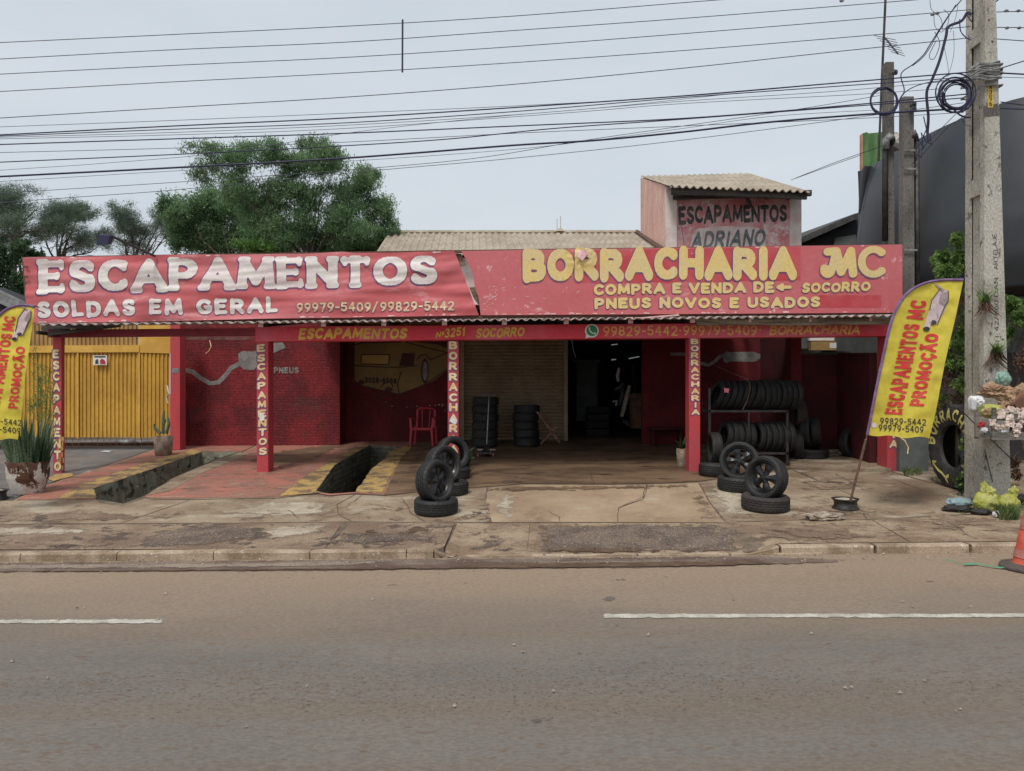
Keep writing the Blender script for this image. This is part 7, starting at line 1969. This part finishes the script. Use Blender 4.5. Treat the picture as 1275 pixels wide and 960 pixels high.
# weeds
def tuft(px, py, w_, n, h, label, mat=m_grass, name='weeds'):
    mb = MB()
    for k in range(n):
        X, Y = gp(px + random.uniform(-w_, w_), py + random.uniform(-3, 3)); blade(mb, Vector((X, Y, G(X, Y))), random.uniform(.3, 1) * h, random.uniform(.2, 1), random.uniform(0, 6.28), .007, 3)
    o = single(name, mb, mat, label, 'weeds'); o['kind'] = 'stuff'
tuft(1256, 645, 12, 260, .22, 'green weeds growing in front of the smaller yellow bag')
tuft(1136, 590, 12, 120, .14, 'sparse weeds along the foot of the grey wall')
tuft(1205, 636, 14, 90, .08, 'short weeds around the flat blue-grey bag')
tuft(1178, 598, 18, 40, .05, 'few blades of grass at the pavement edge by the huge tyre')
# traffic cone and strap
Xc, Yc = (1289 - CX) / F * 7.45, 7.45; g0 = G(Xc, Yc)
cn = thing('traffic_cone', (Xc, Yc, g0), 'faded orange traffic cone cut off by the right edge of the view', 'cone')
mb = MB(); mb.lathe([(.30, 0), (.31, .012), (.30, .04), (.22, .055), (.20, .06)], 28, c=(Xc, Yc, g0)); part('base', mb, m_conebase, cn, smooth=True)
mb = MB(); prof = [(.205, .055), (.19, .07), (.165, .20), (.135, .38), (.128, .385), (.095, .58), (.085, .59), (.055, .75), (.04, .78)]; mb.lathe(prof, 28, c=(Xc, Yc, g0)); part('body', mb, m_cone, cn, smooth=True)
for z0_, z1_ in ((.12, .20), (.40, .50), (.62, .69)):
    r_ = lambda z: .192 - (z - .07) * .195
    mb = MB(); mb.lathe([(r_(z0_) + .004, z0_), (r_(z1_) + .004, z1_)], 28, c=(Xc, Yc, g0)); part('band', mb, m_cone_w, cn, smooth=True)
pts = G2([(1174, 698), (1186, 701), (1200, 705), (1216, 704), (1238, 708), (1262, 710)])
mb = MB()
for i in range(len(pts) - 1):
    (xa, ya), (xb, yb) = pts[i], pts[i + 1]; w_ = .004 + .016 * (1 if i > 1 else .2)
    mb.add([(xa, ya - w_, G(xa, ya) + .016), (xb, yb - w_, G(xb, yb) + .016), (xb, yb + w_, G(xb, yb) + .022), (xa, ya + w_, G(xa, ya) + .022)], [(0, 1, 2, 3)])
single('strap', mb, m_strap, 'thin green strap lying on the road by the cone', 'strap')
mb = MB(); mb.ppx([(1262, 622), (1300, 620), (1300, 650), (1268, 650)], plane(9.6, 0), .05); single('red_board', mb, m_cone, 'red board leaning at the right edge behind the cone', 'board', fixn=True) if False else None

# ================================================ TREES
def leaves(name, clumps, n, size, asp, mat, parent, dd_, dspread, droop=.3, label=None, core=.25, org=None, kind=None):
    """clumps: (cx, cy, rx, ry, weight) in px; many small leaf faces spread through each clump's volume"""
    w_ = np.array([c[2] * c[3] * (c[4] if len(c) > 4 else 1) for c in clumps], float); w_ /= w_.sum()
    idx = RNG.choice(len(clumps), n, p=w_)
    cl_ = np.array([c[:4] for c in clumps], float)[idx]
    off = RNG.uniform(-1, 1, len(clumps))[idx] * dspread
    # sub-clumps inside the clump give an uneven outline
    sub = RNG.normal(size=(len(clumps), 26, 3)); sub /= np.linalg.norm(sub, axis=2, keepdims=True)
    sub *= RNG.uniform(.30, 1.0, (len(clumps), 26, 1)) * np.array([1, 1, .9])
    sp_ = sub[idx, RNG.integers(0, 26, n)]
    d3 = RNG.normal(size=(n, 3)); d3 /= np.linalg.norm(d3, axis=1, keepdims=True)
    q = sp_ + d3 * (RNG.random((n, 1)) ** (1 / 2.2)) * RNG.uniform(.20, .58, (n, 1))
    dep = dd_ + off + q[:, 1] * cl_[:, 2] * dd_ / F * .8
    px = cl_[:, 0] + q[:, 0] * cl_[:, 2]; py = cl_[:, 1] - q[:, 2] * cl_[:, 3]
    c3 = np.stack([(px - CX) / F * dd_, dep, CZ + (HZ - py) / F * dd_], 1)
    ax = RNG.normal(size=(n, 3)); ax[:, 2] -= droop * 2; ax /= np.linalg.norm(ax, axis=1, keepdims=True)
    s2 = np.cross(ax, RNG.normal(size=(n, 3))); s2 /= np.linalg.norm(s2, axis=1, keepdims=True) + 1e-9
    L_ = size * RNG.uniform(.6, 1.4, (n, 1)); W_ = L_ * asp
    o3 = np.array(org if org is not None else (0, 0, 0))
    v = np.stack([c3 - ax * L_ / 2, c3 + s2 * W_ / 2, c3 + ax * L_ / 2, c3 - s2 * W_ / 2], 1).reshape(-1, 3) - o3
    me = bpy.data.meshes.new(name)
    me.vertices.add(4 * n); me.vertices.foreach_set('co', v.ravel())
    me.loops.add(4 * n); me.loops.foreach_set('vertex_index', np.arange(4 * n))
    me.polygons.add(n); me.polygons.foreach_set('loop_start', np.arange(n) * 4); me.polygons.foreach_set('loop_total', np.full(n, 4))
    me.update(); me.materials.append(mat)
    o = link(name, me, mat, parent)
    return o
def limbs(parent, base, clumps, dd_, r0, fork, seed=0, mat=m_bark, twigs=3):
    rr = random.Random(seed)
    mb = MB()
    b = P(base[0], base[1], dd_); f = P(fork[0], fork[1], dd_)
    mid = b.lerp(f, .5) + Vector((rr.uniform(-.15, .15), 0, 0))
    mb.tube([b, mid, f], [r0, r0 * .85, r0 * .7], 9)
    part('trunk', mb, mat, parent)
    mb = MB()
    for c in clumps:
        e = P(c[0], c[1], dd_) + Vector((0, rr.uniform(-.6, .6), 0))
        m1 = f.lerp(e, .4) + Vector((rr.uniform(-.25, .25), rr.uniform(-.3, .3), rr.uniform(-.1, .3)))
        m2 = f.lerp(e, .75) + Vector((rr.uniform(-.2, .2), rr.uniform(-.2, .2), rr.uniform(-.1, .2)))
        mb.tube([f, m1, m2, e], [r0 * .40, r0 * .24, r0 * .14, r0 * .05], 6)
        for k in range(twigs):
            t_ = m2 + Vector((rr.uniform(-1, 1) * c[2] * dd_ / F * .8, rr.uniform(-.5, .5), rr.uniform(-.6, 1) * c[3] * dd_ / F * .8))
            mb.tube([m1.lerp(m2, rr.random()), t_], [r0 * .12, r0 * .03], 4)
    part('limbs', mb, mat, parent)
def tree(name, dd_, base, fork, clumps, n, size, asp, mat, r0, label, cat='tree', ds=1.0, seed=0, droop=.3, twigs=3, group=None):
    g = P(base[0], base[1], dd_)
    t = thing(name, g, label, cat, group)
    limbs(t, base, clumps, dd_, r0, fork, seed, twigs=twigs)
    leaves('crown', clumps, n, size, asp, mat, t, dd_, ds, droop, org=g)
    return t
gtr = 'trees behind the workshop'
tree('feathery_tree', 20.0, (385, 470), (385, 330), [(252, 185, 28, 14, .35), (250, 212, 22, 22, .5), (290, 200, 38, 26, .8), (335, 195, 34, 20, .9), (370, 210, 34, 24, .9), (395, 188, 18, 18, .8), (402, 200, 20, 18, .8), (412, 208, 34, 24), (440, 228, 34, 28), (455, 215, 18, 16), (462, 258, 28, 26, 1.1), (476, 284, 20, 20, 1.1), (340, 238, 40, 24, .8), (300, 240, 34, 24, .8), (385, 250, 36, 26, .9), (420, 268, 38, 32), (440, 292, 38, 22), (395, 288, 40, 26, 1), (355, 282, 38, 28, .9), (320, 262, 34, 24, .8)],
     96000, .085, .24, m_leaf, .075, 'tall feathery green tree rising behind the middle of the sign', ds=.7, seed=3, droop=.55, twigs=6, group=gtr)
tree('round_green_tree', 26, (290, 470), (290, 335), [(250, 262, 36, 32), (290, 255, 36, 28), (265, 296, 54, 30, 1.1), (315, 285, 44, 34), (345, 294, 36, 28, .9), (230, 292, 26, 28), (222, 268, 20, 20, .8)],
     62000, .11, .28, m_leaf, .12, 'dense round green tree left of the feathery one, touching the sign top', ds=1.0, seed=5, droop=.4, twigs=4, group=gtr)
tree('low_bright_tree', 22, (400, 430), (400, 330), [(330, 306, 40, 12), (372, 300, 36, 14), (410, 303, 34, 12), (450, 306, 34, 12), (482, 302, 20, 8)],
     26000, .10, .30, m_leaf2, .12, 'low bright green bush line just above the sign top', ds=.6, seed=6, group=gtr)
tree('umbrella_pine', 50, (17, 460), (17, 300), [(20, 246, 36, 21), (-4, 262, 27, 24), (52, 260, 27, 21), (20, 268, 36, 21, .8), (62, 280, 25, 18), (-8, 290, 25, 21), (38, 288, 27, 18, .7)],
     48000, .17, .14, m_pine, .3, 'tall grey-green pine at the far left edge', ds=2, seed=8, droop=.0, twigs=6, group=gtr)
tree('umbrella_pine', 54, (72, 470), (73, 330), [(84, 258, 25, 16), (100, 270, 27, 18), (70, 276, 23, 16), (108, 290, 23, 18), (88, 288, 25, 14, .7), (62, 300, 21, 14), (118, 305, 15, 12), (95, 308, 23, 12, .6)],
     36000, .17, .14, m_pine, .26, 'second airy pine, right of the one at the left edge', ds=2, seed=9, droop=.0, twigs=6, group=gtr)
tree('umbrella_pine', 58, (163, 470), (163, 345), [(150, 276, 19, 16), (168, 272, 21, 16), (190, 268, 17, 16), (205, 262, 17, 14), (148, 292, 17, 14, .8), (178, 288, 25, 18), (205, 284, 19, 18), (160, 306, 25, 14, .6), (215, 276, 15, 18)],
     38000, .18, .14, m_pine, .24, 'airy pine between the floodlight and the green trees', ds=2, seed=10, droop=.0, twigs=6, group=gtr)
tree('dark_broadleaf_tree', 27, (12, 500), (12, 380), [(30, 312, 16, 15), (8, 330, 26, 24), (34, 335, 14, 22), (-14, 340, 24, 30), (14, 362, 28, 22), (36, 362, 12, 22), (44, 318, 6, 10)],
     34000, .12, .42, m_leafd, .2, 'dark dense tree at the left edge beside the sign end', ds=.8, seed=11, group=gtr)
# low roof behind the flag at the far left
mb = MB(); mb.prism([P(-60, 345, 19), P(8, 372, 19), P(52, 396, 19), P(52, 402, 19), P(-60, 402, 19)], (0, 2, 0)); lr = thing('dark_shed', P(0, 400, 19), 'dark low shed roof at the far left behind the flag', 'shed'); part('gable', mb, m_fascia_in, lr, fixn=True)
mb = MB(); mb.bar(P(-60, 341, 18.9), P(54, 395, 18.9), .3, .05, up=(0, 1, 0)); part('roof', mb, m_steel, lr)
mb = MB(); mb.ppx([(-300, 400), (48, 400), (48, 430), (-300, 430)], plane(19, 0), .2); part('wall', mb, m_gate_d, lr, fixn=True)
# feathery plant by the left column
fp = thing('feathery_plant', P(56, 545, 12.6), 'thin feathery plant between the left flag and the first column', 'plant')
mb = MB()
for e in ((46, 438), (62, 455), (50, 470), (66, 484), (44, 490)): mb.tube([P(48, 580, 12.6), P((48 + e[0]) / 2 + 2, (580 + e[1]) / 2, 12.6), P(e[0], e[1], 12.6)], .007, 4)
part('stems', mb, m_grass, fp)
leaves('leaves', [(46, 445, 7, 18, .5), (58, 462, 14, 12, .6), (50, 478, 16, 14), (62, 492, 16, 12), (42, 505, 14, 18), (54, 515, 16, 14)], 900, .09, .10, m_shrub, fp, 12.6, .1, .2, org=P(56, 545, 12.6))
# shrub beside the big pole
sb = tree('thorny_shrub', 11.9, (1192, 590), (1192, 480), [(1188, 300, 7, 12), (1180, 318, 12, 14), (1196, 325, 14, 14), (1178, 340, 14, 12), (1204, 318, 10, 10)], 5200, .07, .38, m_shrub, .03, 'leafy green shrub climbing above the right flag beside the big pole', 'shrub', ds=.2, seed=12, twigs=6)
leaves('lower_leaves', [(1202, 375, 12, 18), (1206, 400, 14, 18), (1196, 425, 18, 16), (1184, 448, 16, 14), (1200, 455, 16, 16), (1205, 490, 12, 16, .6), (1190, 478, 12, 10, .6), (1180, 500, 12, 12, .4)], 7500, .065, .4, m_shrub, sb, 11.9, .25, .3, org=P(1192, 590, 11.9))
leaves('dry_leaves', [(1200, 372, 12, 16), (1205, 410, 12, 16), (1190, 470, 16, 20), (1196, 500, 16, 16), (1170, 505, 12, 10)], 1500, .06, .3, m_dead, sb, 11.8, .2, .6, org=P(1192, 590, 11.9))
s2_ = tree('thorny_shrub', 12.0, (1275, 560), (1268, 470), [(1268, 378, 12, 12), (1262, 398, 12, 12), (1275, 400, 12, 14), (1258, 415, 7, 8), (1290, 390, 14, 20)], 5200, .07, .38, m_shrub, .03, 'green shrub to the right of the big pole', 'shrub', ds=.2, seed=13, twigs=5)
leaves('dry_leaves', [(1270, 450, 12, 18, .5), (1262, 590, 8, 9)], 500, .07, .3, m_dead, s2_, 11.8, .2, .6, org=P(1275, 560, 12.0))
mb = MB()
for k in range(70):
    blade(mb, P(1260 + random.uniform(-5, 8), 580 + random.uniform(-4, 4), 11.2), random.uniform(.06, .2), 1.2, random.uniform(0, 6.28), .01)
single('dry_palm_tuft', mb, m_dead, 'dark dry tuft of leaves right of the big pole above the bags', 'plant')
# creeper on the huge tyre
cp = thing('creeper', P(1200, 600, 11.1), 'green creeper growing over the right side of the huge painted tyre', 'plant')
leaves('leaves', [(1203, 545, 4, 20), (1205, 530, 4, 12), (1203, 575, 6, 14), (1200, 602, 8, 12), (1205, 590, 4, 24)], 230, .075, .7, m_leafd, cp, 11.0, .08, .3, org=P(1200, 600, 11.1))
leaves('pale_leaves', [(1201, 555, 5, 20), (1200, 597, 8, 14)], 80, .06, .7, m_shrub, cp, 10.98, .06, .3, org=P(1200, 600, 11.1))
mb = MB(); mb.tube([P(1204, 618, 11.0), P(1200, 590, 11.0), P(1197, 560, 11.0), P(1198, 530, 11.0)], .006, 4); part('stem', mb, m_bark, cp)
